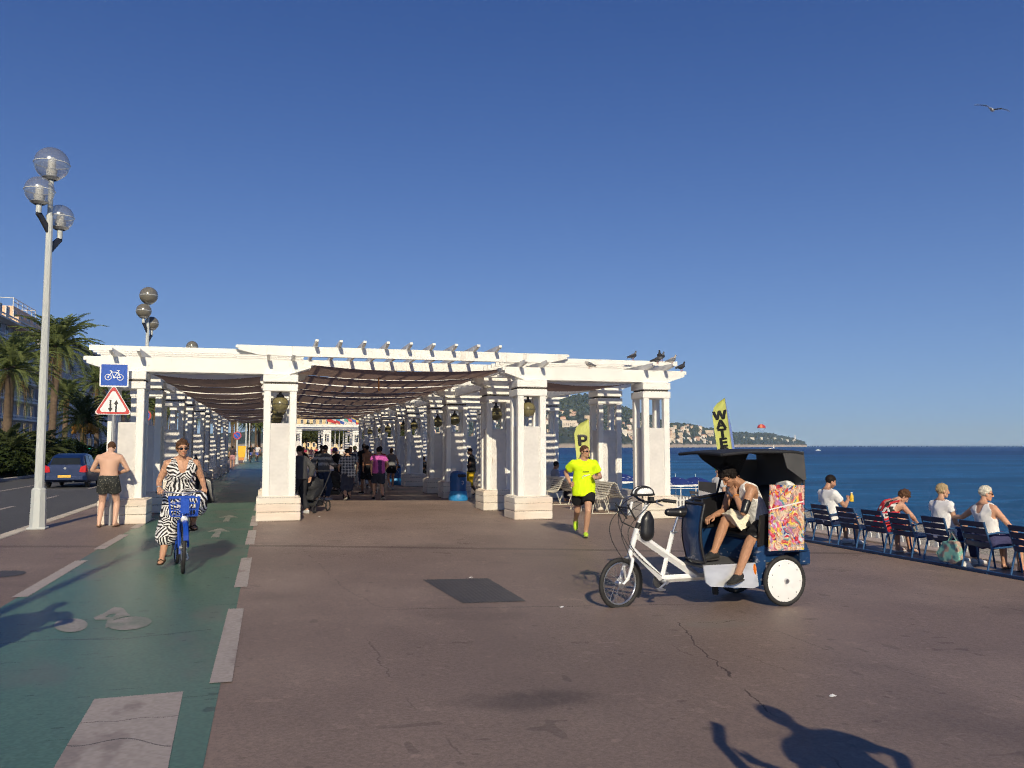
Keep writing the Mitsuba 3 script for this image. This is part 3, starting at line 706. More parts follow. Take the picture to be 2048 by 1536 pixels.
    for i, nm in ((-1, 'l'), (1, 'r')):
        a, e, wr = arm[i]; dv = np.array(pose.get('hdir_' + nm, wr - e), float); nv = np.array(pose.get('palm_' + nm, -i * Rc[:, 0]), float)
        parts_.append(hand_mesh(wr + unit(dv) * .006 * s, dv, nv, -i if True else i, pose.get('curl_' + nm, .45), s * .95, fine))
    full = tm(union(parts_)); full.merge_vertices()
    v = full.vertices
    # skin tone: lips, brows, stubble, knuckle warmth
    col = np.tile(skin, (len(v), 1)) * (1 + .10 * (meshkit.fbm(v * 9, 3) - .5))[:, None]
    loc = (v - hc) @ hd / hs; inh = (np.abs(loc) < [.1, .13, .14]).all(1)
    lip = inh & (np.abs(loc[:, 0]) < .024) & (loc[:, 1] > .082) & (np.abs(loc[:, 2] + .071) < .011); col[lip] = skin * [.85, .52, .5]
    brow = inh & (np.abs(np.abs(loc[:, 0]) - .034) < .02) & (loc[:, 1] > .07) & (np.abs(loc[:, 2] - .033) < .007); col[brow] = skin * .25
    eye = inh & (np.abs(np.abs(loc[:, 0]) - .033) < .013) & (loc[:, 1] > .066) & (np.abs(loc[:, 2] - .004) < .006); col[eye] = (.05, .04, .035)
    cheek = inh & (np.abs(np.abs(loc[:, 0]) - .04) < .02) & (loc[:, 1] > .05) & (np.abs(loc[:, 2] + .022) < .016); col[cheek] *= [1.06, .92, .9]
    if look.get('stubble'):
        st = inh & (loc[:, 2] < -.045) & (loc[:, 1] > -.01); col[st & ~lip] *= look['stubble']
    part(k, 'body', full, 'skin', smooth=True, M=M, color=np.clip(col, 0, 1)) if M is not None else part(k, 'body', full, 'skin', smooth=True, color=np.clip(col, 0, 1))
    J = dict(s=s, W=W, hip=hip, mid=mid, chest=chest, neck=neck, hc=hc, hd=hd, hs=hs, Rp=Rp, Rc=Rc, arm=arm, leg=leg, foot=foot, sh=sh, pel=pel, wai=wai, che=che, ra=ra, rl=rl, key=k, M=M, fine=fine, fem=fem, shb=shb)
    for g in look.get('wear', []): garment(J, *g)
    if look.get('hair'): hair(J, *look['hair'])
    if M is None:
        Mw = T().translate([float(x) for x in pos]).rotate([0, 0, 1], head_deg)
        for kk in scene:
            if kk.startswith(k + '__'): scene[kk]['to_world'] = Mw
        J['M'] = Mw
    return k, J

def cpart(J, name, mesh, col, mat='fabric', smooth=True, label=None):
    t = tm(mesh)
    if name not in ('shoe', 'shoe_sole', 'sandal'):
        t.merge_vertices(); vn = t.vertex_normals; w_ = t.vertices * [11, 11, 5] + 3
        t.vertices = t.vertices + vn * ((meshkit.fbm(w_, 3) - .5) * .030)[:, None]
    if mat == 'fabric':
        color = np.asarray(col(t), float) if callable(col) else np.tile(np.asarray(col, float), (len(t.vertices), 1))
        color = np.clip(color * (1 + .10 * (meshkit.fbm(t.vertices * 14, 2) - .5))[:, None], 0, 1)
        kw = {'color': color}
    else: kw = {}
    k_ = part(J['key'], name, t, mat, smooth=smooth, label=label, **kw)
    if J['M'] is not None: scene[k_]['to_world'] = J['M']
    return k_

def garment(J, kind, col, opt=None):
    o = opt or {}; s, Rp, Rc, n = J['s'], J['Rp'], J['Rc'], 16 if J['fine'] else 10
    ex = o.get('ease', .016) * s; W = J['W']; mat = o.get('mat', 'fabric')
    grow = lambda c, r, R: osph(c, np.array(r) * s + ex, R, n + 4)
    if not J['fine']: ex = max(ex, .022 * s)
    edge, it = (.026 * s, 5) if J['fine'] else (.05 * s, 3)
    PEL = (J['hip'] + .01 * Rp[:, 1], [.165 * W, .115 * W, .115], Rp); WAI = (J['mid'] + .012 * W * Rp[:, 1], [.142 * W, .105 * W * o.get('belly', 1.0), .10], Rp); CHE = (J['chest'], [.162 * W, .115 * W, .14], Rc)
    def torso(hem, straps=False):
        shb = [sph(J['sh'][i] - s * .012 * Rc[:, 2], .058 * s * (.5 + .5 * W) + ex, n) for i in (-1, 1)]
        ms = [MF.batch_hull([grow(*PEL), grow(*WAI)]), MF.batch_hull([grow(*WAI), grow(*CHE)])]
        if o.get('loose'): ms.append(MF.batch_hull([osph(PEL[0] - d_ * s * Rp[:, 2], np.array(PEL[1]) * s * [1.06, 1.12, .7] + ex + .012, Rp, n + 4) for d_ in (.0, .13)] + [grow(*CHE)]))
        ms.append(MF.batch_hull([grow(*CHE)] + shb + [sph(J['neck'] - .035 * s * Rc[:, 2], .06 * s + ex, n)]))
        if J['fem']: ms += [sph(J['chest'] + s * (.075 * i * Rc[:, 0] + .085 * W * Rc[:, 1] - .035 * Rc[:, 2]), .062 * s * W + ex, n) for i in (-1, 1)]
        m = union(ms)
        hp = J['hip'] + hem * s * Rp[:, 2]
        m = m.trim_by_plane([float(x) for x in Rp[:, 2]], float(hp @ Rp[:, 2]))
        if straps:
            for i in (-1, 1):        # arm holes
                m = m - capsule(J['sh'][i] + s * (i * .035 * Rc[:, 0] + .08 * Rc[:, 2]), J['sh'][i] + s * (i * .03 * Rc[:, 0] - .12 * Rc[:, 2]), .088 * s, .062 * s, n)
            m = m - capsule(J['neck'] + s * .06 * Rc[:, 2], J['neck'] + s * (o.get('vneck', .085) * Rc[:, 1] * 1.2 - o.get('drop', .03) * Rc[:, 2]), .10 * s, .052 * s, n)
            if o.get('back'): m = m - capsule(J['neck'] + s * .06 * Rc[:, 2], J['neck'] + s * (-.13 * Rc[:, 1] - o['back'] * Rc[:, 2]), .095 * s, .06 * s, n)
        else:
            m = m - capsule(J['neck'] + s * (.0 * Rc[:, 2]), J['neck'] + s * (.09 * Rc[:, 2] + .05 * Rc[:, 1]), .058 * s + ex * .3, .075 * s, n)
        return m
    def limb(i, which, t0, t1, grow0, grow1):
        a, b, c = J[which][i]; rr = J['ra'] if which == 'arm' else J['rl']
        ms = []
        L1 = min(t1, 1.0)
        m_ = a + (b - a) * L1; r0 = rr[0] * 1.08; r1 = (rr[0] + (rr[1] - rr[0]) * L1)
        d = unit(b - a)
        ms.append(capsule(a, m_ + d * (.03 * s if t1 <= 1 else 0), r0 + ex + grow0, r1 + ex + grow1, n))
        if t1 <= 1: ms[0] = ms[0].trim_by_plane([float(-x) for x in d], float(-(m_ @ d)))
        else:
            t2 = t1 - 1; e = b + (c - b) * t2; d2 = unit(c - b); rE = (rr[3] * (1 - t2) + rr[4] * t2 if which == 'leg' else rr[3] * (1 - t2) + rr[4] * t2)
            mm = MF.batch_hull([sph(b, rr[1] * 1.0 + ex + grow1, n), sph(e + d2 * .03 * s, rE + ex + grow1, n), sph(b + (c - b) * min(.3, t2), rr[3] + ex + grow1 * .8, n)])
            ms.append(mm.trim_by_plane([float(-x) for x in d2], float(-(e @ d2))))
        return ms
    if kind in ('tshirt', 'shirt'):
        m = [torso(o.get('hem', -.06))]
        for i in (-1, 1): m += limb(i, 'arm', 0, o.get('sleeve', .55), .004 * s, o.get('flare', .016) * s)
        cpart(J, o.get('name', 'shirt'), soften(union(m), edge, it), col, mat, label=o.get('label'))
    elif kind == 'tank':
        cpart(J, o.get('name', 'vest'), soften(torso(o.get('hem', -.05), True), edge * .8, 3), col, mat, label=o.get('label'))
    elif kind in ('shorts', 'trousers'):
        m = [MF.batch_hull([grow(*PEL), osph(J['mid'] - .06 * s * Rp[:, 2], np.array([.15 * W, .11 * W, .06]) * s + ex, Rp, n)])]
        for i in (-1, 1): m += limb(i, 'leg', 0, o.get('len', .6 if kind == 'shorts' else 1.93), .006 * s, o.get('flare', .03 if kind == 'shorts' else .012) * s)
        m = union(m); tp = J['hip'] + o.get('top', .10) * s * Rp[:, 2]
        m = m.trim_by_plane([float(-x) for x in Rp[:, 2]], float(-(tp @ Rp[:, 2])))
        cpart(J, o.get('name', 'shorts' if kind == 'shorts' else 'trousers'), soften(m, edge, it), col, mat, label=o.get('label'))
    elif kind == 'skirt':            # hangs over both legs
        f = o.get('len', .9)
        ms = [grow(*PEL)]
        for i in (-1, 1):
            a, b, c = J['leg'][i]; L1 = min(f, 1.0); p = a + (b - a) * L1
            ms.append(sph(p, J['rl'][1] + ex + o.get('flare', .03) * s, n)); ms.append(sph(a, J['rl'][0] + ex, n))
        M_ = [MF.batch_hull(ms)]
        if f > 1:
            lows = []
            for i in (-1, 1):
                a, b, c = J['leg'][i]; e = b + (c - b) * (f - 1)
                lows += [sph(b, J['rl'][1] + ex + o.get('flare', .03) * s, n), sph(e, J['rl'][3] + ex + o.get('flare', .03) * s * 1.5, n)]
                if o.get('split'): M_.append(MF.batch_hull(lows)); lows = []
            if lows: M_.append(MF.batch_hull(lows))
        m = union(M_)
        if o.get('hemz') is not None: m = m.trim_by_plane([0, 0, 1.0], float(o['hemz']))
        tp = J['hip'] + .12 * s * Rp[:, 2]
        m = m.trim_by_plane([float(-x) for x in Rp[:, 2]], float(-(tp @ Rp[:, 2])))
        cpart(J, o.get('name', 'skirt'), soften(m, edge, it), col, mat, label=o.get('label'))
    elif kind == 'shoes':
        for i in (-1, 1):
            an, F = J['foot'][i]; P = lambda y, z, x=0: an + s * (y * F[:, 1] + z * F[:, 2] + x * F[:, 0])
            up_ = union([MF.batch_hull([osph(P(-.03, -.035), np.array([.042, .045, .045]) * s, F, n), osph(P(.05, -.035), np.array([.045, .05, .04]) * s, F, n)]), MF.batch_hull([osph(P(.05, -.045), np.array([.046, .05, .034]) * s, F, n), osph(P(.155, -.06), np.array([.042, .05, .024]) * s, F, n)])])
            up_ = up_.trim_by_plane([float(x) for x in F[:, 2]], float(P(0, -.078) @ F[:, 2]))
            cpart(J, 'shoe', soften(up_, .02 * s, 3), col)
            so = MF.batch_hull([osph(P(-.035, -.079), np.array([.042, .05, .012]) * s, F, 12), osph(P(.07, -.079), np.array([.049, .05, .012]) * s, F, 12), osph(P(.165, -.077), np.array([.042, .048, .012]) * s, F, 12)])
            cpart(J, 'shoe_sole', tm(so), o.get('sole', (.6, .58, .52)))
    elif kind == 'sandals':
        for i in (-1, 1):
            an, F = J['foot'][i]; P = lambda y, z, x=0: an + s * (y * F[:, 1] + z * F[:, 2] + x * F[:, 0])
            so = MF.batch_hull([osph(P(-.035, -.085), np.array([.036, .045, .010]) * s, F, 12), osph(P(.14, -.085), np.array([.045, .045, .010]) * s, F, 12)])
            st = [tube([P(y, z, x) for x, z in ((-.045, -.075), (-.038, -.045), (0, -.026 if y > .06 else -.018), (.038, -.045), (.045, -.075))], .008 * s, 6) for y in o.get('straps', (.11, .03))]
            cpart(J, 'sandal', cat([tm(so)] + st), col, smooth=40 if False else True)
    elif kind == 'glasses':
        H = lambda x, y, z: J['hc'] + J['hs'] * (x * J['hd'][:, 0] + y * J['hd'][:, 1] + z * J['hd'][:, 2])
        ms = []
        for i in (-1, 1):
            ms.append(tm(osph(H(i * .034, .088, .004), np.array([.029, .010, .018]) * J['hs'], J['hd'], 14)))
            ms.append(tube([H(i * .06, .082, .012), H(i * .078, .04, .012), H(i * .08, -.005, .008)], .004, 5))
        ms.append(tube([H(-.02, .095, .012), H(.02, .095, .012)], .005, 5))
        k_ = part(J['key'], 'sunglasses', cat(ms), 'black_lens', smooth=40)
        if J['M'] is not None: scene[k_]['to_world'] = J['M']

def hair(J, style, mat, vol=.0):
    H, hs = J['hd'], J['hs']
    c0 = np.array([0, -.016, .036]); r0 = np.array([.081, .101, .097]) + vol
    t = trimesh.creation.icosphere(4 if J['fine'] else 3); v = t.vertices * r0 + c0
    amp = {'curly': .030, 'short': .010, 'bob': .017, 'crop': .004, 'long': .008}[style]; fr = {'curly': 34, 'short': 42, 'bob': 48, 'crop': 60, 'long': 30}[style]
    nn = meshkit.fbm(v * fr, 3)[:, None] - .5
    v = c0 + (v - c0) * (1 + nn * amp / .09 * 1.6)
    # hairline: below this the shell sinks into the head
    back = {'curly': -.085, 'short': -.075, 'bob': -.11, 'crop': -.055, 'long': -.3}[style]
    line = np.interp(v[:, 1], [-.11, -.03, .015, .035, .09], [back, back * .8, -.02 if style != 'bob' else -.05, .035, .072])
    low = v[:, 2] < line + (meshkit.noise(v * 60) - .5) * .012
    v[low] = c0 + (v[low] - c0) * .80
    if style == 'long':
        b = (v[:, 1] < -.0) & (v[:, 2] < .0); v[b, 2] = v[b, 2] * 2.6 - .0; v[b, 1] -= .02
    Mh = frame(J['hc'], H[:, 0] * hs, H[:, 1] * hs, H[:, 2] * hs)
    t = trimesh.Trimesh(v, t.faces, process=False); t.apply_transform(Mh)
    k_ = part(J['key'], 'hair', t, mat, smooth=True)
    if J['M'] is not None: scene[k_]['to_world'] = J['M']
# ================================================================ STREET FURNITURE
pr('globe_white', (.62, .63, .62), .25)
pr('globe_silver', (.46, .47, .48), .18, metal=.5, spec=.8)
scene['globe_glass'] = {'type': 'blendbsdf', 'weight': .34, 'a': {'type': 'thindielectric'}, 'b': {'type': 'ref', 'id': 'globe_silver'}}
pr('globe_smoked', (.22, .205, .17), .18, metal=.35, spec=.7)
def pole_c(p, n, uv): return C3(.50, .52, .50) * (.9 + .2 * fbm(p.x * 2, p.y * 2, p.z * .8))
pr('pole_paint', mikit.proc(pole_c), .45)
pr('galvanised', (.48, .48, .47), .35, metal=.6)
pr('inner_lamp', (.75, .75, .72), .5)

def fluted(r0, r1, z0, z1, n=14):
    an = np.arange(n * 2) * np.pi / n; rr = np.where(np.arange(n * 2) % 2 == 0, 1.0, .93)
    V = []
    for z, r in ((z0, r0), (z1, r1)): V.append(np.column_stack([r * rr * np.cos(an), r * rr * np.sin(an), np.full(2 * n, z)]))
    f = []
    for k in range(2 * n):
        l = (k + 1) % (2 * n); f += [[k, l, l + 2 * n], [k, l + 2 * n, k + 2 * n]]
    return trimesh.Trimesh(np.vstack(V), np.array(f), process=False)

def street_lamp(x, y, label, glass='globe_glass', rot=0, group=None):
    k = thing('street_lamp', label, 'street lamp', group); M = mat4(x, y, 0, rot)
    oc = lambda r, z: [[r * math.cos(t), r * math.sin(t), z] for t in np.arange(8) * math.pi / 4 + math.pi / 8]
    part(k, 'base', cat([hullp(oc(.155, 0) + oc(.135, .78)), hullp(oc(.135, .78) + oc(.10, .82)), bx(0, 0, .02, .34, .34, .04, .01)]), 'pole_paint', M=M)
    part(k, 'pole', fluted(.092, .062, .80, 6.35, 8), 'pole_paint', M=M)
    part(k, 'stem', lathe([(.05, 6.35), (.05, 7.12), (.085, 7.13), (.085, 7.2), (0, 7.2)], 16), 'pole_paint', smooth=30, M=M)
    for (dx, dy, cz, r, gl_) in ((0, 0, 7.43, .335, 1), (-.15, -.24, 6.79, .28, 0), (.13, .30, 6.40, .26, 0)):
        if not gl_:
            L = math.hypot(dx, dy); u_ = np.array([dx / L, dy / L])
            pts = [(.0, cz - .88), (L - .02, cz - .56), (L + .05, cz - .50), (L + .05, cz - .43), (L - .06, cz - .45), (.06, cz - .62), (0, cz - .60)]
            part(k, 'bracket', extr(pts, .05, frame([u_[1] * -.025, u_[0] * .025, 0], [u_[0], u_[1], 0], [0, 0, 1], [u_[1], -u_[0], 0])), 'dark_metal', M=M)
            part(k, 'socket', lathe([(.05, cz - .46), (.055, cz - .44), (.055, cz - r + .03), (.10, cz - r + .04), (.10, cz - r + .07), (0, cz - r + .07)], 16, (dx, dy, 0)), 'pole_paint', smooth=30, M=M)
        g_ = part(k, 'globe', ell((dx, dy, cz), (r, r, r), 20), glass, smooth=True, M=M)
        part(g_, 'lamp_body', lathe([(.09, cz - r + .06), (.11, cz - r * .35), (.075, cz - r * .3), (.075, cz + r * .35), (0, cz + r * .4)], 16, (dx, dy, 0)), 'inner_lamp', smooth=30, M=M)
        part(g_, 'equator_band', ring((dx, dy, cz), (0, 0, 1), r + .003, .010, 36, 5), 'globe_white', smooth=True, M=M)
        part(g_, 'base_cap', lathe([(.10, cz - r - .005), (.17, cz - r + .04), (.16, cz - r + .055), (.06, cz - r + .02)], 18, (dx, dy, 0)), 'galvanised', smooth=40, M=M)
    return k
street_lamp(-4.43, 19.17, 'tall street lamp with three clear glass globes standing nearest at the kerb')
street_lamp(-4.62, 35.3, 'street lamp with silvery globes rising behind the left end of the pergola', 'globe_smoked', 6)
street_lamp(-4.5, 53, 'street lamp whose single globe just shows above the left pergola beam', 'globe_smoked', 20)
for x, y in ((-2.9, 82), (-2.55, 98), (-2.6, 116)):
    street_lamp(x, y, 'distant street lamp seen at the far end of the cycle lane', 'globe_smoked', 10, 'distant street lamps along the lane')
street_lamp(-3.35, 3.1, 'street lamp out of frame whose shadow crosses the green lane', 'globe_glass', 0)

# traffic signs
pr('sign_white', (.74, .74, .73), .4); pr('sign_blue', (.006, .075, .42), .35); pr('sign_red', (.50, .045, .04), .4); pr('sign_black', (.015, .015, .016), .4); pr('sign_yellow', (.72, .42, .02), .6)
def rrect(w_, h_, r): return sbox(-w_ / 2 + r, -h_ / 2 + r, w_ / 2 - r, h_ / 2 - r).buffer(r, 8)
def face(o, rot=0):          # polygon plane upright, facing -y
    return trimesh.transformations.translation_matrix(o) @ trimesh.transformations.rotation_matrix(math.radians(rot), [0, 0, 1]) @ frame([0, 0, 0], [1, 0, 0], [0, 0, 1], [0, -1, 0])
from shapely.geometry import LineString
def lines(segs, w_): 
    from shapely import union_all
    return union_all([LineString(q).buffer(w_ / 2, 6) for q in segs])
sg = thing('traffic_sign', 'pole with a blue cycle sign above a red-bordered two-way arrows triangle', 'sign')
part(sg, 'pole', tube([(-3.19, 19.66, 0), (-3.19, 19.66, 3.36)], .03, 12), 'galvanised', smooth=40)
F0 = lambda d, z, rot=4: face([-3.19, 19.615 - d, z], rot)
k1 = part(sg, 'cycle_plate', extr(rrect(.56, .50, .035), .012, F0(0, 3.14)), 'sign_white', label='square blue plate with a white bicycle')
part(k1, 'blue_field', extr(rrect(.505, .445, .012), .002, F0(.013, 3.14)), 'sign_blue')
wl, wr_ = (-.115, -.045), (.115, -.045)
bike = lines([[wl, (-.055, .06), (.062, .06), (-.005, -.05), (-.055, .06)], [(-.005, -.05), wr_, (.075, .09)], [(.062, .06), (.085, -.0)], [(-.085, .085), (-.05, .085), (-.03, .06)], [(.05, .095), (.10, .095)], [(-.07, .095), (-.055, .06)]], .013)
from shapely import union_all
bike = union_all([bike] + [Point(*c).buffer(.066, 16).difference(Point(*c).buffer(.054, 16)) for c in (wl, wr_)] + [Point(*c).buffer(.016) for c in (wl, wr_)] + [Point(-.002, -.05).buffer(.02)])
part(k1, 'bicycle_symbol', extr(bike, .002, F0(.016, 3.14)), 'sign_white')
tri = lambda s: saff.scale(Polygon([(-.37, -.22), (.37, -.22), (0, .42)]), s, s, origin=(0, 0)).buffer(-.045).buffer(.045, 8)
k2 = part(sg, 'triangle_plate', extr(tri(1.0), .012, F0(.004, 2.53)), 'sign_white', label='white triangle with a red border and two black arrows')
part(k2, 'red_border', extr(tri(.95).difference(tri(.76)), .002, F0(.017, 2.53)), 'sign_red')
arw = lambda x, s: Polygon([(x - .017, -s * .13), (x + .017, -s * .13), (x + .017, s * .04), (x + .046, s * .04), (x, s * .135), (x - .046, s * .04), (x - .017, s * .04)])
for x, s in ((-.055, -1), (.055, 1)): part(k2, 'arrow', extr(saff.translate(arw(x, s), 0, -.045), .002, F0(.017, 2.53)), 'sign_black')
for (x, y, z, r, lab) in ((-4.62, 35.17, 2.80, .24, 'round blue and red no parking sign on the lamp pole behind the first column'), (-2.9, 81.86, 2.6, .36, 'small distant no parking sign on a lamp pole at the end of the lane')):
    k = thing('no_parking_sign', lab, 'sign')
    part(k, 'plate', extr(Point(0, 0).buffer(r, 20), .012, face([x, y, z])), 'sign_red')
    part(k, 'blue_field', extr(Point(0, 0).buffer(r * .78, 20), .002, face([x, y - .013, z])), 'sign_blue')
    part(k, 'red_bar', extr(lines([[(-r * .55, r * .55), (r * .55, -r * .55)]], r * .17), .002, face([x, y - .016, z])), 'sign_red')

# bins
def bin_c(p, n, uv): return C3(.008, .075, .26) * (.8 + .4 * fbm(p.x * 5, p.y * 5, p.z * 5))
pr('bin_blue', mikit.proc(bin_c), .4); pr('bin_foot', (.02, .20, .46), .45)
def litter_bin(x, y, label):
    k = thing('litter_bin', label, 'bin'); M = mat4(x, y, gz(x))
    part(k, 'body', lathe([(.255, .30), (.265, .34), (.265, .80), (.245, .88), (.15, .94), (0, .95)], 28), 'bin_blue', smooth=35, M=M)
    part(k, 'foot', lathe([(.30, 0), (.31, .03), (.31, .12), (.275, .29), (.262, .31)], 28), 'bin_foot', smooth=35, M=M)
    part(k, 'opening', extr(rrect(.26, .09, .03), .02, face([.06, -.25, .80])), 'black_rubber', M=M)
    part(k, 'emblem', extr(Point(0, 0).buffer(.055, 16).difference(Point(0, 0).buffer(.042, 16)), .006, face([.08, -.252, .58])), 'sign_white', M=M)
    return k
litter_bin(5.87, 27.3, 'round blue litter bin with lighter blue foot at the edge of the pergola shade')
litter_bin(5.45, 38.9, 'blue litter bin deeper inside the pergola shade behind the walking crowd')

# double benches of white slats
pr('bench_paint', mikit.proc(lambda p, n, uv: C3(.66, .62, .52) * (.75 + .35 * fbm(p.x * 7, p.y * 3, p.z * 9))), .55)
def bench(x, y, label):
    k = thing('bench', label, 'bench'); M = mat4(x, y, gz(x))
    prof_ = [(-.52, .40), (-.47, .425), (-.41, .42), (-.345, .405), (-.28, .395), (-.215, .40), (-.155, .42), (-.105, .46), (-.065, .52), (-.035, .585), (-.008, .65), (.015, .715), (.045, .775), (.09, .815)]
    for s in (1, -1):
        for i, (px, pz) in enumerate(prof_):
            q0 = np.array(prof_[max(i - 1, 0)]); q1 = np.array(prof_[min(i + 1, len(prof_) - 1)]); t_ = unit(q1 - q0)
            sl = bx(0, 0, 0, .042, 1.9, .024, .004); sl.apply_transform(frame([s * (px - .12), 0, pz], [s * t_[0], 0, t_[1]], [0, 1, 0], [-s * t_[1] if False else -t_[1] * s, 0, t_[0]] if s > 0 else [t_[1], 0, t_[0]]))
            if s < 0: sl.faces = sl.faces[:, ::-1]
            part(k, 'slat', sl, 'bench_paint', M=M)
        for yy in (-.85, 0, .85):
            pts = [(s * (a - .12), yy, b - .02) for a, b in prof_]
            part(k, 'rib', tube(pts, .014, 6), 'bench_paint', smooth=40, M=M)
            part(k, 'leg', tube([(s * -.60, yy, 0), (s * -.57, yy, .2), (s * -.55, yy, .40)], .013, 6), 'bench_paint', smooth=40, M=M)
            part(k, 'leg', tube([(s * -.12, yy, 0), (s * -.20, yy, .22), (s * -.27, yy, .38)], .013, 6), 'bench_paint', smooth=40, M=M)
    for yy in (-.85, .85):
        part(k, 'foot_bar', tube([(-.62, yy, .012), (.62, yy, .012)], .012, 6), 'bench_paint', M=M)
    return k
bench(8.85, 22.35, 'white slatted double bench beside the jogger, nearest to the rightmost column')
bench(8.75, 26.0, 'second white slatted double bench, partly hidden behind the front right nave column and the jogger')

# the row of blue chairs
def navy_c(p, n, uv): return C3(.009, .030, .088) * (.75 + .5 * fbm(p.x * 8, p.y * 8, p.z * 8))
pr('chair_navy', mikit.proc(navy_c), .38); pr('chair_tube', (.035, .10, .22), .30, metal=.25)
CH = None
def chair_at(x, y, rot, label):
    global CH
    M = mat4(x, y, gz(x), rot)
    if CH is not None: return dup(CH, M, label=label)
    k = CH = thing('promenade_chair', label, 'chair', 'blue chairs in a row facing the sea')
    for s in (-1, 1):
        part(k, 'frame_tube', tube([(s * .255, -.11, 0), (s * .255, -.085, .12), (s * .255, -.045, .26), (s * .25, -.015, .36), (s * .25, -.04, .44), (s * .245, -.085, .58), (s * .24, -.125, .735)], .0155, 8), 'chair_tube', smooth=50, M=M)
        part(k, 'front_leg', tube([(s * .255, .47, 0), (s * .255, .44, .2), (s * .25, .42, .39)], .0145, 8), 'chair_tube', smooth=50, M=M)
        part(k, 'seat_rail', tube([(s * .25, -.015, .36), (s * .25, .2, .37), (s * .25, .42, .39)], .014, 8), 'chair_tube', smooth=50, M=M)
        part(k, 'armrest', tube([(s * .25, -.08, .56), (s * .285, .06, .585), (s * .29, .26, .58), (s * .27, .40, .55), (s * .255, .43, .42)], .0145, 8), 'chair_tube', smooth=50, M=M)
    for i in range(4):
        z = .405 + .097 * i; yb = -.03 - .105 * (z - .40) / .33
        sl = bx(0, 0, 0, .485, .012, .082, .004); sl.apply_transform(trimesh.transformations.rotation_matrix(math.radians(16), [1, 0, 0])); sl.apply_translation([0, yb - .005, z])
        part(k, 'back_slat', sl, 'chair_navy', M=M)
    for i in range(5): part(k, 'seat_slat', bx(0, .03 + .092 * i, .372 + .004 * i, .485, .078, .012, .003), 'chair_navy', M=M)
    return k
CY = [14.75, 13.92, 13.17, 12.48, 11.82, 11.07, 10.30, 9.42]
CLAB = ['empty blue chair at the far left end of the row, mostly hidden by the pedicab', 'blue chair in which the man in the white T-shirt sits', 'blue chair between the man in white and the woman in red', 'blue chair in which the woman in red flowered dress sits', 'blue chair just right of the woman in red',
        'blue chair in which the woman with short blond hair sits', 'blue chair in which the white-haired woman with glasses sits', 'blue chair cut off by the right edge of the picture']
for y, lab in zip(CY, CLAB): chair_at(9.96 + (.03 if y > 14 else 0), y, -90 + rng.uniform(-4, 4), lab)
k = thing('chair_rail', 'dark blue steel rail on the ground joining the row of chairs', 'rail')
t = cat([bx(9.86, 12, 0, .07, 7.0, .05, .008)]); t.apply_translation([0, 0, gz(9.86) + .024]); put(k, t, 'chair_navy')

# beach: parasols, picket fences, loungers, banners
pr('parasol_blue', mikit.proc(lambda p, n, uv: mix((.012, .03, .16), (.4, .42, .5), smoothstep(.80, .84, noise(p.x * 6, p.y * 6, p.z * 9)))), .8); pr('beach_white', (.74, .73, .70), .6)
PZ = lambda x: float(np.interp(x, [q[0] for q in prof], [q[1] for q in prof]))
for x, y, lab in ((28.1, 56.5, 'blue and white beach parasol just right of the rightmost pergola column'), (24.3, 57.5, 'blue and white beach parasol seen between the two right columns'), (20.6, 58.5, 'blue and white beach parasol seen behind the jogger'), (27.2, 65, 'farther blue and white beach parasol behind the nearer ones'), (31.5, 60, 'blue and white beach parasol behind the white picket fence')):
    k = thing('beach_parasol', lab, 'parasol'); z0 = PZ(x); M = mat4(x, y, z0, rng.uniform(0, 40))
    part(k, 'pole', tube([(0, 0, -.2), (0, 0, 2.2)], .025, 8), 'beach_white', M=M)
    an = np.arange(16) * 2 * np.pi / 16; rr = lambda r: r * np.where(np.arange(16) % 2 == 0, 1, .965)
    V = [[0, 0, 1.98]]
    for r, z in ((.45, 1.90), (.9, 1.72), (1.28, 1.46)): V += [[rr(r)[i] * math.cos(an[i]), rr(r)[i] * math.sin(an[i]), z] for i in range(16)]
    f = [[0, 1 + i, 1 + (i + 1) % 16] for i in range(16)]
    for a in (0, 1):
        for i in range(16): p0, p1 = 1 + a * 16 + i, 1 + a * 16 + (i + 1) % 16; f += [[p0, p0 + 16, p1 + 16], [p0, p1 + 16, p1]]
    cn = part(k, 'canopy', trimesh.Trimesh(np.array(V), np.array(f), process=False), 'parasol_blue', M=M)
    V2 = [[1.28 * math.cos(a), 1.28 * math.sin(a), z] for z in (1.46, 1.30) for a in np.arange(32) * np.pi / 16]
    V2 = np.array(V2); V2[32:, 2] += .05 * np.abs(np.sin(np.arange(32) * np.pi / 4)); f = []
    for i in range(32): l = (i + 1) % 32; f += [[i, l, 32 + l], [i, 32 + l, 32 + i]]
    part(cn, 'valance', trimesh.Trimesh(V2, np.array(f), process=False), 'beach_white', M=M)
def picket(x0, y0, x1, y1, z, h_, label, step=.19):
    k = thing('picket_fence', label, 'fence'); L = math.hypot(x1 - x0, y1 - y0); rot = math.degrees(math.atan2(y1 - y0, x1 - x0)); M = T().translate([x0, y0, z]).rotate([0, 0, 1], rot)
    m = None
    for i in range(int(L / step)):
        if m is None: m = mikit.ply(extr([(-.045, 0), (.045, 0), (.045, h_ - .07), (0, h_), (-.045, h_ - .07)], .02, frame([0, .01, 0], [1, 0, 0], [0, 0, 1], [0, -1, 0])), 'beach_white')
        scene[uniq(k + '__picket')] = {**m, 'to_world': M @ T().translate([step * (i + .5), 0, 0])}
    for zz in (.25, h_ - .22): part(k, 'rail', bx(L / 2, .03, zz, L, .03, .08), 'beach_white', M=M)
picket(22.0, 46.0, 24.4, 44.4, PZ(23.2) - .1, 1.05, 'white picket fence on the beach just right of the rightmost column')
picket(12.6, 20.8, 12.7, 13.2, PZ(12.6) - .05, 1.12, 'white picket fence below the promenade edge seen between the chair legs', .24)
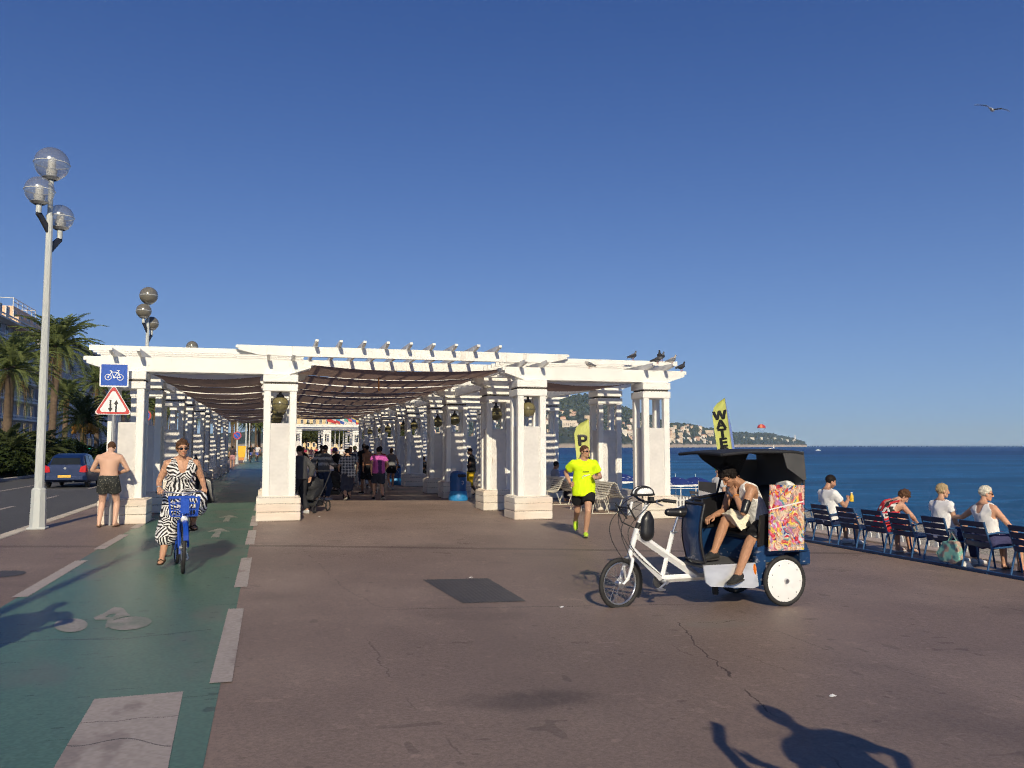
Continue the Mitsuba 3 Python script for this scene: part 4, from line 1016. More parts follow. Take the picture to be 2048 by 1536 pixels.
for x, y, r, lab in ((13.2, 19.2, 70, 'white sunbed lying beyond the left end of the chair row'), (13.6, 16.6, 80, 'white sunbed seen under the chairs of the woman in red'), (14.2, 14.2, 75, 'white sunbed seen below the blond woman'), (22.4, 40.5, 60, 'white sunbed on the beach behind the pedicab saddle'), (21.3, 42.2, 60, 'second white sunbed on the beach behind the pedicab handlebar')):
    k = thing('sunbed', lab, 'sunbed'); M = mat4(x, y, PZ(x) + .02, r)
    part(k, 'mattress', cat([bx(0, -.25, .36, .62, 1.3, .09, .02)]), 'beach_white', M=M)
    b_ = bx(0, .33, 0, .62, .7, .09, .02); b_.apply_transform(trimesh.transformations.rotation_matrix(.7, [1, 0, 0], [0, 0, 0])); b_.apply_translation([0, .33, .40]); part(k, 'backrest', b_, 'beach_white', M=M)
    for sx in (-1, 1):
        for sy in (-.75, .55): part(k, 'leg', tube([(sx * .26, sy, -.05), (sx * .26, sy, .33)], .02, 6), 'beach_white', M=M)
k = thing('beach_rail', 'white tubular rail and steps on the beach behind the picket fence', 'rail')
zz = PZ(25)
for i in range(5): part(k, 'post', tube([(23.2 + .75 * i, 48 - .5 * i, zz - .2), (23.2 + .75 * i, 48 - .5 * i, zz + 1.5)], .03, 6), 'beach_white')
for h_ in (.75, 1.45): part(k, 'bar', tube([(23.2, 48, zz + h_), (26.2, 46, zz + h_)], .025, 6), 'beach_white')
part(k, 'stair_string', tube([(25.4, 46.6, zz + .1), (26.6, 45.8, zz + 2.0)], .035, 6), 'beach_white')

pr('banner_lime', mikit.proc(lambda p, n, uv: C3(.52, .55, .15) * (.85 + .25 * fbm(p.x * 3, p.y * 3, p.z * 2))), .7); pr('banner_blue', (.16, .24, .55), .7)
def banner(key_label, base, top, w_, h_, letters, lh, z_first, dz):
    """feather flag; plane faces the promenade"""
    k = thing('feather_banner', key_label, 'banner')
    base, top = np.array(base, float), np.array(top, float); up_ = unit(top - base); L = np.linalg.norm(top - base)
    view = unit([base[0], base[1], 0]); x_ = unit(np.cross(view, up_)); nrm = np.cross(x_, up_) * 1.0; nrm = -unit(np.cross(up_, x_)) if False else unit(np.cross(x_, up_))
    part(k, 'pole', tube([base, base + up_ * L * .6, top], [.022, .018, .01], 8), 'galvanised')
    ts = np.linspace(0, 1, 26)
    edge = np.interp(ts, [0, .05, .2, .55, .84, .94, 1.0], [.96, 1.0, 1.0, .98, .98, .78, .06]) * w_
    nxx = 9
    V = []
    for t_, e in zip(ts, edge):
        for q in np.linspace(0, 1, nxx):
            V.append(base + up_ * (L - h_ + h_ * t_) - x_ * e * q + nrm * (.10 * math.sin(q * 3.0 + t_ * 5) * q + .05 * math.sin(t_ * 17) * q * (1 - q)))
    f = []
    for a in range(25):
        for b in range(nxx - 1): p0 = a * nxx + b; f += [[p0, p0 + 1, p0 + nxx + 1], [p0, p0 + nxx + 1, p0 + nxx]]
    fl = part(k, 'flag', trimesh.Trimesh(np.array(V), np.array(f), process=False), 'banner_lime', smooth=True)
    V = []
    for t_ in ts[:-1]:
        for q in (-.16, .02): V.append(base + up_ * (L - h_ + h_ * t_) - x_ * q * w_ * (1.0 if q < 0 else 1) * min(1, (1.02 - t_) * 3) + nrm * -.012)
    f = []
    for a in range(24): p0 = a * 2; f += [[p0, p0 + 1, p0 + 3], [p0, p0 + 3, p0 + 2]]
    part(k, 'sleeve', trimesh.Trimesh(np.array(V), np.array(f), process=False), 'banner_blue')
    for i, ch in enumerate(letters):
        if ch == ' ': continue
        tx = meshkit.text_mesh(ch, lh, .004, bold=True); tx.vertices[:, 0] *= 1.2
        cp = []
        for ox, oy, oz in ((-.022, 0, 0), (.022, 0, .0011), (0, .014, .0022), (0, -.014, .0033)): q_ = tx.copy(); q_.apply_translation([ox, oy, oz]); cp.append(q_)
        tx = cat(cp)
        tx.apply_translation([-(tx.bounds[0][0] + tx.bounds[1][0]) / 2, -lh / 2, 0])
        z = z_first - dz * i; t_ = (z - (L - h_)) / h_; e = float(np.interp(t_, ts, edge)) * .5
        o = base + up_ * z - x_ * e
        sgn = 1 if nrm @ view < 0 else -1
        # follow the cloth
        t0 = tx.vertices.copy(); q = (e - t0[:, 0]) / max(2 * e, .1); tt_ = (z + t0[:, 1] - (L - h_)) / h_
        off = .10 * np.sin(q * 3.0 + tt_ * 5) * q + .05 * np.sin(tt_ * 17) * q * (1 - q)
        tx.vertices = o + np.outer(t0[:, 0], x_) + np.outer(t0[:, 1], up_) + np.outer(off, nrm) - np.outer(.012 + t0[:, 2], view)
        part(fl, 'letter', tx, 'sign_black')
banner('tall lime feather banner lettered WATER SPORT rising behind the pedicab roof', (19.1, 32.2, PZ(19.1)), (18.16, 31.9, 3.64), .62, 4.3, 'WATERSPORT', .34, 4.86, .385)
banner('lime feather banner with black letter P standing behind the jogger', (12.62, 32.2, PZ(12.6)), (12.4, 32.6, 2.72), .66, 3.4, 'PA', .40, 3.2, .58)
# ================================================================ VEHICLES
pr('tyre', mikit.proc(lambda p, n, uv: C3(.020, .019, .019) * (.8 + .6 * noise(p.x * 30, p.y * 30, p.z * 30))), .75)
pr('chrome', (.62, .62, .62), .22, metal=.9); pr('white_gloss', (.76, .76, .75), .25, clearcoat=.5); pr('black_vinyl', (.014, .014, .016), .35); pr('canopy_cloth', mikit.proc(lambda p, n, uv: C3(.016, .017, .021) * (.7 + .6 * fbm(p.x * 8, p.y * 8, p.z * 8))), .7)
pr('grey_cloth', mikit.proc(lambda p, n, uv: C3(.060, .060, .062) * (.8 + .4 * fbm(p.x * 6, p.y * 6, p.z * 6))), .8)
def cab_c(p, n, uv):
    sc = smoothstep(.62, .75, fbm(p.x * 16, p.y * 16, p.z * 30, octaves=3)) * smoothstep(.56, .44, p.z)
    return mix(C3(.008, .038, .115) * (.8 + .4 * fbm(p.x * 4, p.y * 4, p.z * 4)), C3(.42, .42, .42), sc * .6)
pr('cab_blue', mikit.proc(cab_c), .3, clearcoat=.4)
def alu_c(p, n, uv): return C3(.70, .70, .70) * (.75 + .35 * fbm(p.x * 7, p.y * 7, p.z * 14))
pr('aluminium', mikit.proc(alu_c), .32, metal=.45)
pr('amber', (.65, .16, .01), .25)

def wheel(k, name, c, axis, R, rt_, spokes, M, mat='tyre', disc=None, rimmat='chrome', n=44):
    """tyre entry with rim, hub, spokes or disc below it"""
    axis = unit(axis); c = np.asarray(c, float)
    w = part(k, name, ring(c, axis, R - rt_, rt_, n, 10), mat, smooth=True, M=M)
    part(w, 'rim', ring(c, axis, R - 2 * rt_ - .004, .011, n, 6), rimmat, smooth=True, M=M)
    part(w, 'hub', tube([c - axis * .05, c + axis * .05], .026, 12), 'chrome', smooth=40, M=M)
    a = unit(np.cross(axis, [0, 0, 1.0])); b = np.cross(axis, a)
    if spokes:
        ts = []
        for i in range(spokes):
            t0 = 2 * math.pi * i / spokes; sd = 1 if i % 2 else -1; off = .5 * (1 if (i // 2) % 2 else -1)
            ts.append(tube([c + axis * sd * .035 + .022 * (math.cos(t0 + off * 2) * a + math.sin(t0 + off * 2) * b), c + (R - 2 * rt_) * (math.cos(t0) * a + math.sin(t0) * b)], .0016 if R < .4 else .0018, 4))
        part(w, 'spokes', cat(ts), 'chrome', M=M, kind='stuff', label='thin wire spokes')
    if disc:
        prof_ = [(0, .030), (R - 2 * rt_ - .02, .022), (R - 2 * rt_ + .006, .010)]
        d = lathe([(r, z) for r, z in prof_][::-1], 40); d.apply_transform(frame(c, a, b * (1 if np.cross(a, b) @ axis > 0 else -1), axis)); part(w, 'disc', d, disc, smooth=30, M=M)
        hubc = lathe([(.028, .03), (.026, .045), (.012, .047), (0, .04)], 16); hubc.apply_transform(frame(c, a, b, axis)); part(w, 'hub_cap', hubc, 'chrome', smooth=30, M=M)
        bolts = []
        for i in range(9):
            t0 = 2 * math.pi * i / 9 + .3; bolts.append(ell(c + axis * .024 + (R - 2 * rt_ - .035) * (math.cos(t0) * a + math.sin(t0) * b), (.006, .006, .006)))
        for b_ in bolts: part(w, 'bolt', b_, 'dark_metal', M=M)
    return w

# ---- pedicab; local x forward, y to its left (towards the camera), z up
PC_O, PC_R = (5.40, 8.79, gz(5.40)), 184.6
PM = T().translate(list(PC_O)).rotate([0, 0, 1], PC_R)
PMn = trimesh.transformations.translation_matrix(PC_O) @ trimesh.transformations.rotation_matrix(math.radians(PC_R), [0, 0, 1])
pc = thing('pedicab', 'white and navy three-wheeled pedicab with black canopy parked on the open promenade', 'pedicab')
def pp(name, m, mat, smooth=False, label=None, parent=None): return part(parent or pc, name, m, mat, smooth=smooth, M=PM, label=label)
sa = math.radians(12); fax = np.array([math.sin(-sa), math.cos(sa), 0])           # steered front wheel's axle
fwd = np.array([math.cos(sa), math.sin(sa), 0])
wheel(pc, 'front_wheel', (1.78, 0, .275), fax, .275, .026, 28, PM)
wheel(pc, 'rear_wheel', (0, .45, .275), (0, 1, 0), .275, .026, 0, PM, disc='white_gloss')
wheel(pc, 'rear_wheel', (0, -.45, .275), (0, -1, 0), .275, .026, 0, PM, disc='white_gloss')
sq = lambda a, b, r: tube([a, b], r * 1.2, 4)
frm = pp('frame', cat([sq((1.585, 0, .80), (.84, 0, .315), .036), sq((1.625, 0, .63), (1.27, 0, .30), .027), sq((1.265, 0, .30), (1.12, 0, .80), .024), sq((1.26, 0, .295), (.55, 0, .295), .034), sq((.9, 0, .29), (.9, 0, .40), .018)]), 'white_gloss', label='white tubular frame')
pp('head_tube', tube([(1.655, 0, .56), (1.565, 0, .85)], .030, 12), 'white_gloss', 40, parent=frm)
fc = np.array([1.66, 0, .55]); ax_ = np.array([1.78, 0, .275]); lat = fax
fk = []
for s in (-1, 1): fk.append(tube([fc + lat * .0 + [0, 0, .0], fc + lat * s * .055 + np.array([.0, 0, -.015]), fc + lat * s * .062 + np.array([.02, 0, -.10]), ax_ + lat * s * .062 + np.array([-.055, 0, .05]), ax_ + lat * s * .062], [.02, .02, .02, .017, .012], 8))
pp('fork', cat(fk), 'white_gloss', 50)
pp('disc_brake', cat([tube([ax_ + lat * .03, ax_ + lat * .034], .048, 24), tube([ax_ + lat * .055 + np.array([-.03, 0, .05]), ax_ + lat * .055 + np.array([-.02, 0, .18])], .014, 8)]), 'chrome', 40)
arcp = lambda R, a0, a1, n=16: [ax_ + R * (math.cos(t) * fwd + math.sin(t) * np.array([0, 0, 1.0])) for t in np.radians(np.linspace(a0, a1, n))]
fd = np.array(arcp(.298, 95, 215)); V = np.vstack([fd + lat * .03, fd - lat * .03]); n_ = len(fd); f = [[i, i + 1, n_ + i + 1] for i in range(n_ - 1)] + [[i, n_ + i + 1, n_ + i] for i in range(n_ - 1)]
pp('mudguard', trimesh.Trimesh(V, np.array(f), process=False), 'black_rubber')
pp('stem', cat([tube([(1.545, 0, .90), (1.43, 0, 1.13)], .021, 10), tube([(1.66, .0, 1.0), (1.62, 0, 1.14)], .015, 8)]), 'white_gloss', 40, label='white steering stem')
pp('stem_collar', tube([(1.57, 0, .84), (1.54, 0, .91)], .026, 10), 'black_rubber', 40)
hb = pp('handlebar', tube([(1.30, .31, 1.16), (1.38, .24, 1.165), (1.43, .12, 1.14), (1.44, 0, 1.13), (1.46, -.12, 1.15), (1.46, -.24, 1.19), (1.40, -.32, 1.20)], .013, 8), 'black_rubber', 40)
for q in ([(1.38, .25, 1.165), (1.27, .33, 1.15)], [(1.45, -.25, 1.19), (1.37, -.34, 1.2)]): pp('grip', tube(q, .019, 10), 'black_rubber', 40, parent=hb)
for q in ([(1.42, .2, 1.165), (1.47, .26, 1.14), (1.42, .31, 1.11)], [(1.50, -.2, 1.19), (1.55, -.26, 1.17), (1.50, -.31, 1.15)]): pp('brake_lever', tube(q, .008, 6), 'chrome', 40, parent=hb)
pp('display', bx(1.44, .09, 1.17, .05, .07, .05, .008), 'black_rubber', parent=hb)
pp('front_rack', cat([tube(q, .009, 6) for q in ([(1.63, -.1, .95), (1.75, -.14, 1.12)], [(1.63, .1, .95), (1.75, .14, 1.12)], [(1.72, -.14, 1.08), (1.72, .14, 1.08)], [(1.6, 0, .86), (1.72, -.05, .92), (1.76, -.12, 1.10)])]), 'black_rubber')
def cable(pts):
    p = np.array(pts); t = np.linspace(0, 1, len(p)); tt = np.linspace(0, 1, 24)
    from scipy.interpolate import make_interp_spline
    return tube(make_interp_spline(t, p, k=min(3, len(p) - 1))(tt), .0042, 5)
pp('cables', cat([cable([(1.44, .18, 1.15), (1.66, .12, 1.08), (1.78, .05, .85), (1.70, .03, .62), (1.72, .06, .45)]), cable([(1.5, -.2, 1.17), (1.72, -.12, 1.02), (1.74, -.02, .8), (1.62, .03, .6)]), cable([(1.44, .1, 1.13), (1.62, .06, .95), (1.70, .05, .8), (1.62, .035, .62), (1.45, .03, .46), (1.28, .03, .33)]), cable([(1.46, -.1, 1.15), (1.84, -.05, .95), (1.86, .0, .72), (1.73, .03, .5)])]), 'black_rubber', label='loops of black cable')
sd = union([MF.batch_hull([sph((1.17, 0, 1.015), (.05, .036, .042), 16), sph((1.03, 0, 1.01), (.06, .06, .05), 16)]), MF.batch_hull([sph((1.03, 0, 1.01), (.06, .06, .05), 16), sph((.92, .065, 1.02), (.075, .07, .062), 16), sph((.92, -.065, 1.02), (.075, .07, .062), 16)])])
pp('saddle', soften(sd, .02, 6), 'black_vinyl', True, label='black saddle')
pp('seat_post', tube([(1.12, 0, .79), (1.045, 0, .99)], .0145, 10), 'chrome', 40)
pp('seat_clamp', bx(1.12, .02, .80, .05, .08, .02, .004), 'chrome')
pp('crank', cat([tube([(1.26, -.09, .27), (1.26, .10, .27)], .022, 10), tube([(1.26, .09, .27), (1.36, .10, .21)], .012, 8), tube([(1.26, -.09, .27), (1.16, -.10, .33)], .012, 8), bx(1.37, .15, .21, .09, .08, .025, .006), bx(1.15, -.15, .33, .09, .08, .025, .006)]), 'chrome', 40)
pp('chain_ring', lathe([(.03, -.004), (.085, -.004), (.085, .004), (.03, .004)], 24).apply_transform(frame([1.26, -.05, .27], [1, 0, 0], [0, 0, 1], [0, -1, 0])), 'dark_metal')
# body
fr_ = [(.965, .375), (.985, .33), (.99, .2), (.97, .06), (.93, -.03)]
def wall(pts, z0, z1, bulge, th=.03, nz_=10):
    P = np.array(pts); nrm = np.gradient(P, axis=0); nrm = np.column_stack([nrm[:, 1], -nrm[:, 0]]); nrm /= np.linalg.norm(nrm, axis=1, keepdims=True); V = []
    for o in (0, -th):
        for t in np.linspace(0, 1, nz_):
            V += [[P[i, 0] - nrm[i, 0] * o + bulge * math.sin(math.pi * t) , P[i, 1] - nrm[i, 1] * o, z0 + (z1 - z0) * t] for i in range(len(P))]
    V = np.array(V); m_ = len(P); N = m_ * nz_; f = []
    for a in range(nz_ - 1):
        for b in range(m_ - 1):
            p0 = a * m_ + b; f += [[p0, p0 + 1, p0 + m_ + 1], [p0, p0 + m_ + 1, p0 + m_], [N + p0, N + p0 + m_ + 1, N + p0 + 1], [N + p0, N + p0 + m_, N + p0 + m_ + 1]]
    for b in range(m_ - 1):
        for p0, s in ((b, 1), (N - m_ + b, -1)): f += [[p0, N + p0, N + p0 + 1][::s], [p0, N + p0 + 1, p0 + 1][::s]]
    for a in range(nz_ - 1):
        for p0, s in ((a * m_, -1), (a * m_ + m_ - 1, 1)): f += [[p0, N + p0, N + p0 + m_][::s], [p0, N + p0 + m_, p0 + m_][::s]]
    t_ = trimesh.Trimesh(V, np.array(f), process=False); t_.fix_normals(); return t_
bk = pp('front_panel', wall(fr_, .52, 1.10, .05), 'cab_blue', 40, label='navy front panel with worn white lettering at its foot')
def edge_line(b, zs): return [(b[0] + .05 * math.sin(math.pi * (z - .52) / .58), b[1], z) for z in zs]
zs = np.linspace(.50, 1.12, 12)
pp('edge_trim', cat([tube(edge_line((.965, .385), zs), .017, 8), tube(edge_line((.925, -.035), zs), .015, 8), tube([(.965, .385, 1.12), (.99, .2, 1.125), (.925, -.035, 1.125)], .018, 8), tube([(.965, .385, .51), (.99, .2, .50), (.925, -.035, .51)], .02, 8)]), 'black_vinyl', 40, parent=bk)
pp('grab_loop', tube([(.94, .30, 1.10), (.93, .30, 1.16), (.93, .16, 1.16), (.94, .16, 1.10)], .012, 8), 'black_vinyl', 40, parent=bk)
sp = np.array([(.92, -.03, 0), (.70, -.24, 0), (.35, -.37, 0), (-.30, -.39, 0)]); V = []
for z0, z1 in ((.45, None), (None, 0)):
    for (x, y, _), zt in zip(sp, (1.12, 1.14, 1.17, 1.25)): V.append((x, y, .45 if z0 else zt))
f = [[i, i + 1, 5 + i] for i in range(3)] + [[i, 5 + i, 4 + i] for i in range(3)]
V = np.array(V); V2 = V + np.array([.012, -.025, 0]); f = np.array(f)
t_ = trimesh.Trimesh(np.vstack([V, V2]), np.vstack([f, f[:, ::-1] + 8]), process=False)
side = pp('side_panel', t_, 'cab_blue', label='far side panel, padded black inside')
V3 = V.copy(); V3[:4, 2] = .80; V3[4:, 2] -= .02; V3 += np.array([-.012, .022, 0])
pp('padding', trimesh.Trimesh(V3, f, process=False), 'black_vinyl', parent=side)
pp('top_rail', tube(V[4:], .018, 8), 'black_vinyl', 40, parent=side)
pp('floor_pan', bx(.55, 0, .455, .85, .74, .03, .006), 'grey_cloth')
st_ = [(.98, .385, .475), (.32, .385, .475), (.32, .43, .23), (.40, .44, .215), (.93, .44, .26), (.98, .43, .30)]
stp = hullp([p for p in st_] + [(x, y - .02, z) for x, y, z in st_])
pp('step_plate', stp, 'aluminium', label='bright bare metal step on the near side')
pp('underframe', cat([sq((.6, .2, .27), (-.15, .2, .27), .03), sq((.6, -.2, .27), (-.15, -.2, .27), .03), tube([(0, -.42, .275), (0, .42, .275)], .02, 10), bx(.62, .05, .20, .05, .05, .2)]), 'black_rubber')
sb = pp('seat_box', bx(.10, -.01, .58, .40, .72, .26, .02), 'cab_blue')
pp('cushion', soften(mf(bx(.08, -.01, .745, .48, .70, .09, .03)), .05, 3), 'black_vinyl', True, parent=sb)
pp('backrest', soften(mf(hullp([(-.12, y, .76) for y in (-.36, .36)] + [(-.20, y, .76) for y in (-.36, .36)] + [(-.26, y, 1.28) for y in (-.34, .34)] + [(-.32, y, 1.28) for y in (-.34, .34)])), .06, 3), 'black_vinyl', True)
pp('arm_panel', hullp([(x, y, z) for y in (.35, .385) for x, z in ((.28, .62), (.24, .98), (-.2, 1.05), (-.2, .6))]), 'black_vinyl')
rp = pp('rear_fender', cat([hullp([(x, y, z) for y in (.34, .395) for x, z in ((.34, .22), (.325, .56), (.29, .64), (.20, .66), (.20, .24))]), hullp([(x, y, z) for y in (-.37, .40) for x, z in ((.22, .56), (.22, .64), (-.34, .66), (-.38, .58))])]), 'cab_blue')
pp('reflector', ell((.345, .39, .40), (.02, .03, .065)), 'amber', True, parent=rp, label='orange oval reflector')
pp('tail_box', bx(-.36, 0, .50, .14, .74, .18, .02), 'cab_blue')
# canopy
top = []
nx_, ny_ = 15, 9
for i in range(nx_):
    for j in range(ny_):
        a = .76 - 1.06 * i / (nx_ - 1); b = -.43 + .86 * j / (ny_ - 1)
        top.append((a, b, 1.69 + .018 * math.cos((b / .43) * 1.5) - .012 * math.cos(i * math.pi) * 0 - (.03 * max(0, (a - .4) / .36)) - .02 * max(0, (-.18 - a) / .12)))
top = np.array(top); f = []
for i in range(nx_ - 1):
    for j in range(ny_ - 1): p0 = i * ny_ + j; f += [[p0, p0 + ny_, p0 + ny_ + 1], [p0, p0 + ny_ + 1, p0 + 1]]
f = np.array(f); n_ = len(top)
cn = pp('canopy', trimesh.Trimesh(np.vstack([top, top - [0, 0, .028]]), np.vstack([f[:, ::-1], f + n_]), process=False), 'canopy_cloth', label='flat black canopy')
pp('canopy_edge', cat([tube(top[np.arange(nx_) * ny_ + (ny_ - 1)] - [0, 0, .014], .018, 8), tube(top[np.arange(nx_) * ny_] - [0, 0, .014], .018, 8), tube(top[:ny_] - [0, 0, .014], .018, 8), tube(top[-ny_:] - [0, 0, .014], .02, 8)]), 'canopy_cloth', 40, parent=cn)
dr_ = lambda P, th=.012: hullp([(x, y + s, z) for x, y, z in P for s in (0, th)])
pp('far_drape', cat([dr_([(.56, -.42, 1.68), (-.2, -.42, 1.68), (-.02, -.42, 1.36), (.20, -.42, 1.42), (.46, -.42, 1.58)]), dr_([(.2, -.415, 1.43), (-.06, -.415, 1.34), (-.02, -.415, 1.40)])]), 'canopy_cloth', parent=cn)
pp('near_flap', cat([dr_([(-.02, .425, 1.69), (-.31, .425, 1.68), (-.335, .425, 1.37), (-.30, .425, 1.36), (-.08, .425, 1.50)])]), 'grey_cloth', parent=cn, label='grey folded flap at the rear corner of the canopy')
pp('rear_curtain', cat([hullp([(x, y, z) for x in (-.30, -.315) for y, z in ((-.42, 1.67), (.40, 1.67), (.40, 1.34), (.30, 1.24), (-.42, 1.25))]), dr_([(-.02, -.42, 1.58), (-.31, -.42, 1.58), (-.31, -.42, 1.2), (-.08, -.42, 1.2)])]), 'grey_cloth', parent=cn, label='grey curtain hanging behind the seat')
pp('canopy_pole', cat([tube(q, .014, 8) for q in ([(-.33, .40, 1.38), (-.31, .42, 1.25), (-.29, .41, .62)], [(-.33, -.40, 1.66), (-.29, -.40, .62)], [(.30, -.38, 1.16), (.12, -.41, 1.66)])]), 'black_rubber', 40)
pp('white_blanket', soften(mf(hullp([(-.18, y, z) for y, z in ((.05, 1.24), (.32, 1.26), (.30, 1.36), (.1, 1.33))] + [(-.30, y, z) for y, z in ((.05, 1.2), (.34, 1.22), (.28, 1.33), (.1, 1.3))])), .03, 3), 'beach_white', True)
# the picture leaning on the back
def art(p, n, uv):
    x, z = (p.x * .997 + p.y * .08) * 1.0, p.z
    wx = x + .16 * (fbm(x * 9, z * 9, octaves=4) - .5); wz = z + .18 * (fbm(x * 8 + 5, z * 8 + 2, octaves=3) - .5)
    f, s, w = voronoi(wx * 24 + wz * 9, wz * 15 - wx * 9); f2, s2, w2 = voronoi(wx * 60 + 7, wz * 44 + 3)
    w = dr.select(w2 > .52, w2 * 7.3 - dr.floor(w2 * 7.3), w)
    c = C3(.50, .035, .05)
    for lim, q in ((.16, (.72, .52, .08)), (.32, (.62, .12, .22)), (.44, (.74, .60, .38)), (.54, (.45, .18, .38)), (.64, (.04, .22, .28)), (.72, (.02, .05, .22)), (.80, (.50, .54, .60)), (.90, (.70, .28, .04))):
        c = dr.select(w > lim, C3(*q), c)
    st = noise(wx * 90, wz * 30)
    c = mix(c, C3(.60, .46, .36), smoothstep(.40, .72, fbm(wx * 18, wz * 18, octaves=4)) * .75)
    return c * (.6 + .6 * st)
bump('oil_paint', mikit.proc(art), lambda p, n, uv: fbm(p.x * 40, p.z * 40), .004, rough=.4)
pt = thing('painting', 'square-edged canvas of bright abstract colour splashes leaning on the rear of the pedicab', 'painting')
PT = [(.185, .465, 1.32), (-.265, .465, 1.31), (-.225, .485, .605), (.235, .485, .61)]
part(pt, 'canvas', hullp([(x, y + s, z) for x, y, z in PT for s in (0, .022)]), 'oil_paint', M=PM)
part(pt, 'crease_strip', hullp([(.21, .495, 1.045), (.21, .498, 1.06), (-.24, .495, 1.125), (-.24, .498, 1.14)] + [(.21, .48, 1.05), (-.24, .48, 1.13)]), 'beach_white', M=PM)
# things hung on the handlebar
k = thing('helmet', 'black and white cycle helmet perched on the pedicab handlebar', 'helmet')
hm_ = MF.sphere(1, 24).scale([.13, .085, .075]).trim_by_plane([0, 0, 1], -.02)
for i in range(4): hm_ = hm_ - MF.sphere(1, 16).scale([.13, .010, .03]).rotate([0, 0, 0]).translate([.0, -.054 + .036 * i, .072])
hb_ = MF.sphere(1, 24).scale([.134, .088, .078]).trim_by_plane([0, 0, 1], -.022)
hb_ = tm(union([hb_ ^ MF.cube([.4, .022, .3], True).translate([0, yy, 0]) for yy in (-.045, .0, .045)])); hb_.apply_translation([1.49, 0, 1.235]); part(k, 'black_panel', hb_, 'black_rubber', smooth=40, M=PM)
hm_ = tm(hm_); hm_.apply_translation([1.49, .0, 1.235]); part(k, 'shell', hm_, 'white_gloss', smooth=40, M=PM)
part(k, 'rim', tube([(1.49 + .131 * math.cos(t), .086 * math.sin(t), 1.215) for t in np.arange(25) * math.pi / 12], .014, 6), 'black_rubber', smooth=True, M=PM)
part(k, 'strap', tube([(1.46, .07, 1.21), (1.45, .05, 1.13), (1.46, 0, 1.10), (1.45, -.05, 1.13), (1.46, -.07, 1.21)], .006, 5), 'black_rubber', smooth=True, M=PM)
k = thing('handlebar_bag', 'black drawstring pouch hanging from the pedicab stem', 'bag')
put(k, soften(MF.batch_hull([sph((1.47, .05, .80), (.085, .055, .085)), sph((1.46, .05, .95), (.075, .045, .05)), sph((1.45, .05, 1.02), (.03, .02, .02))]), .03, 4), 'black_vinyl', smooth=True, M=PM)

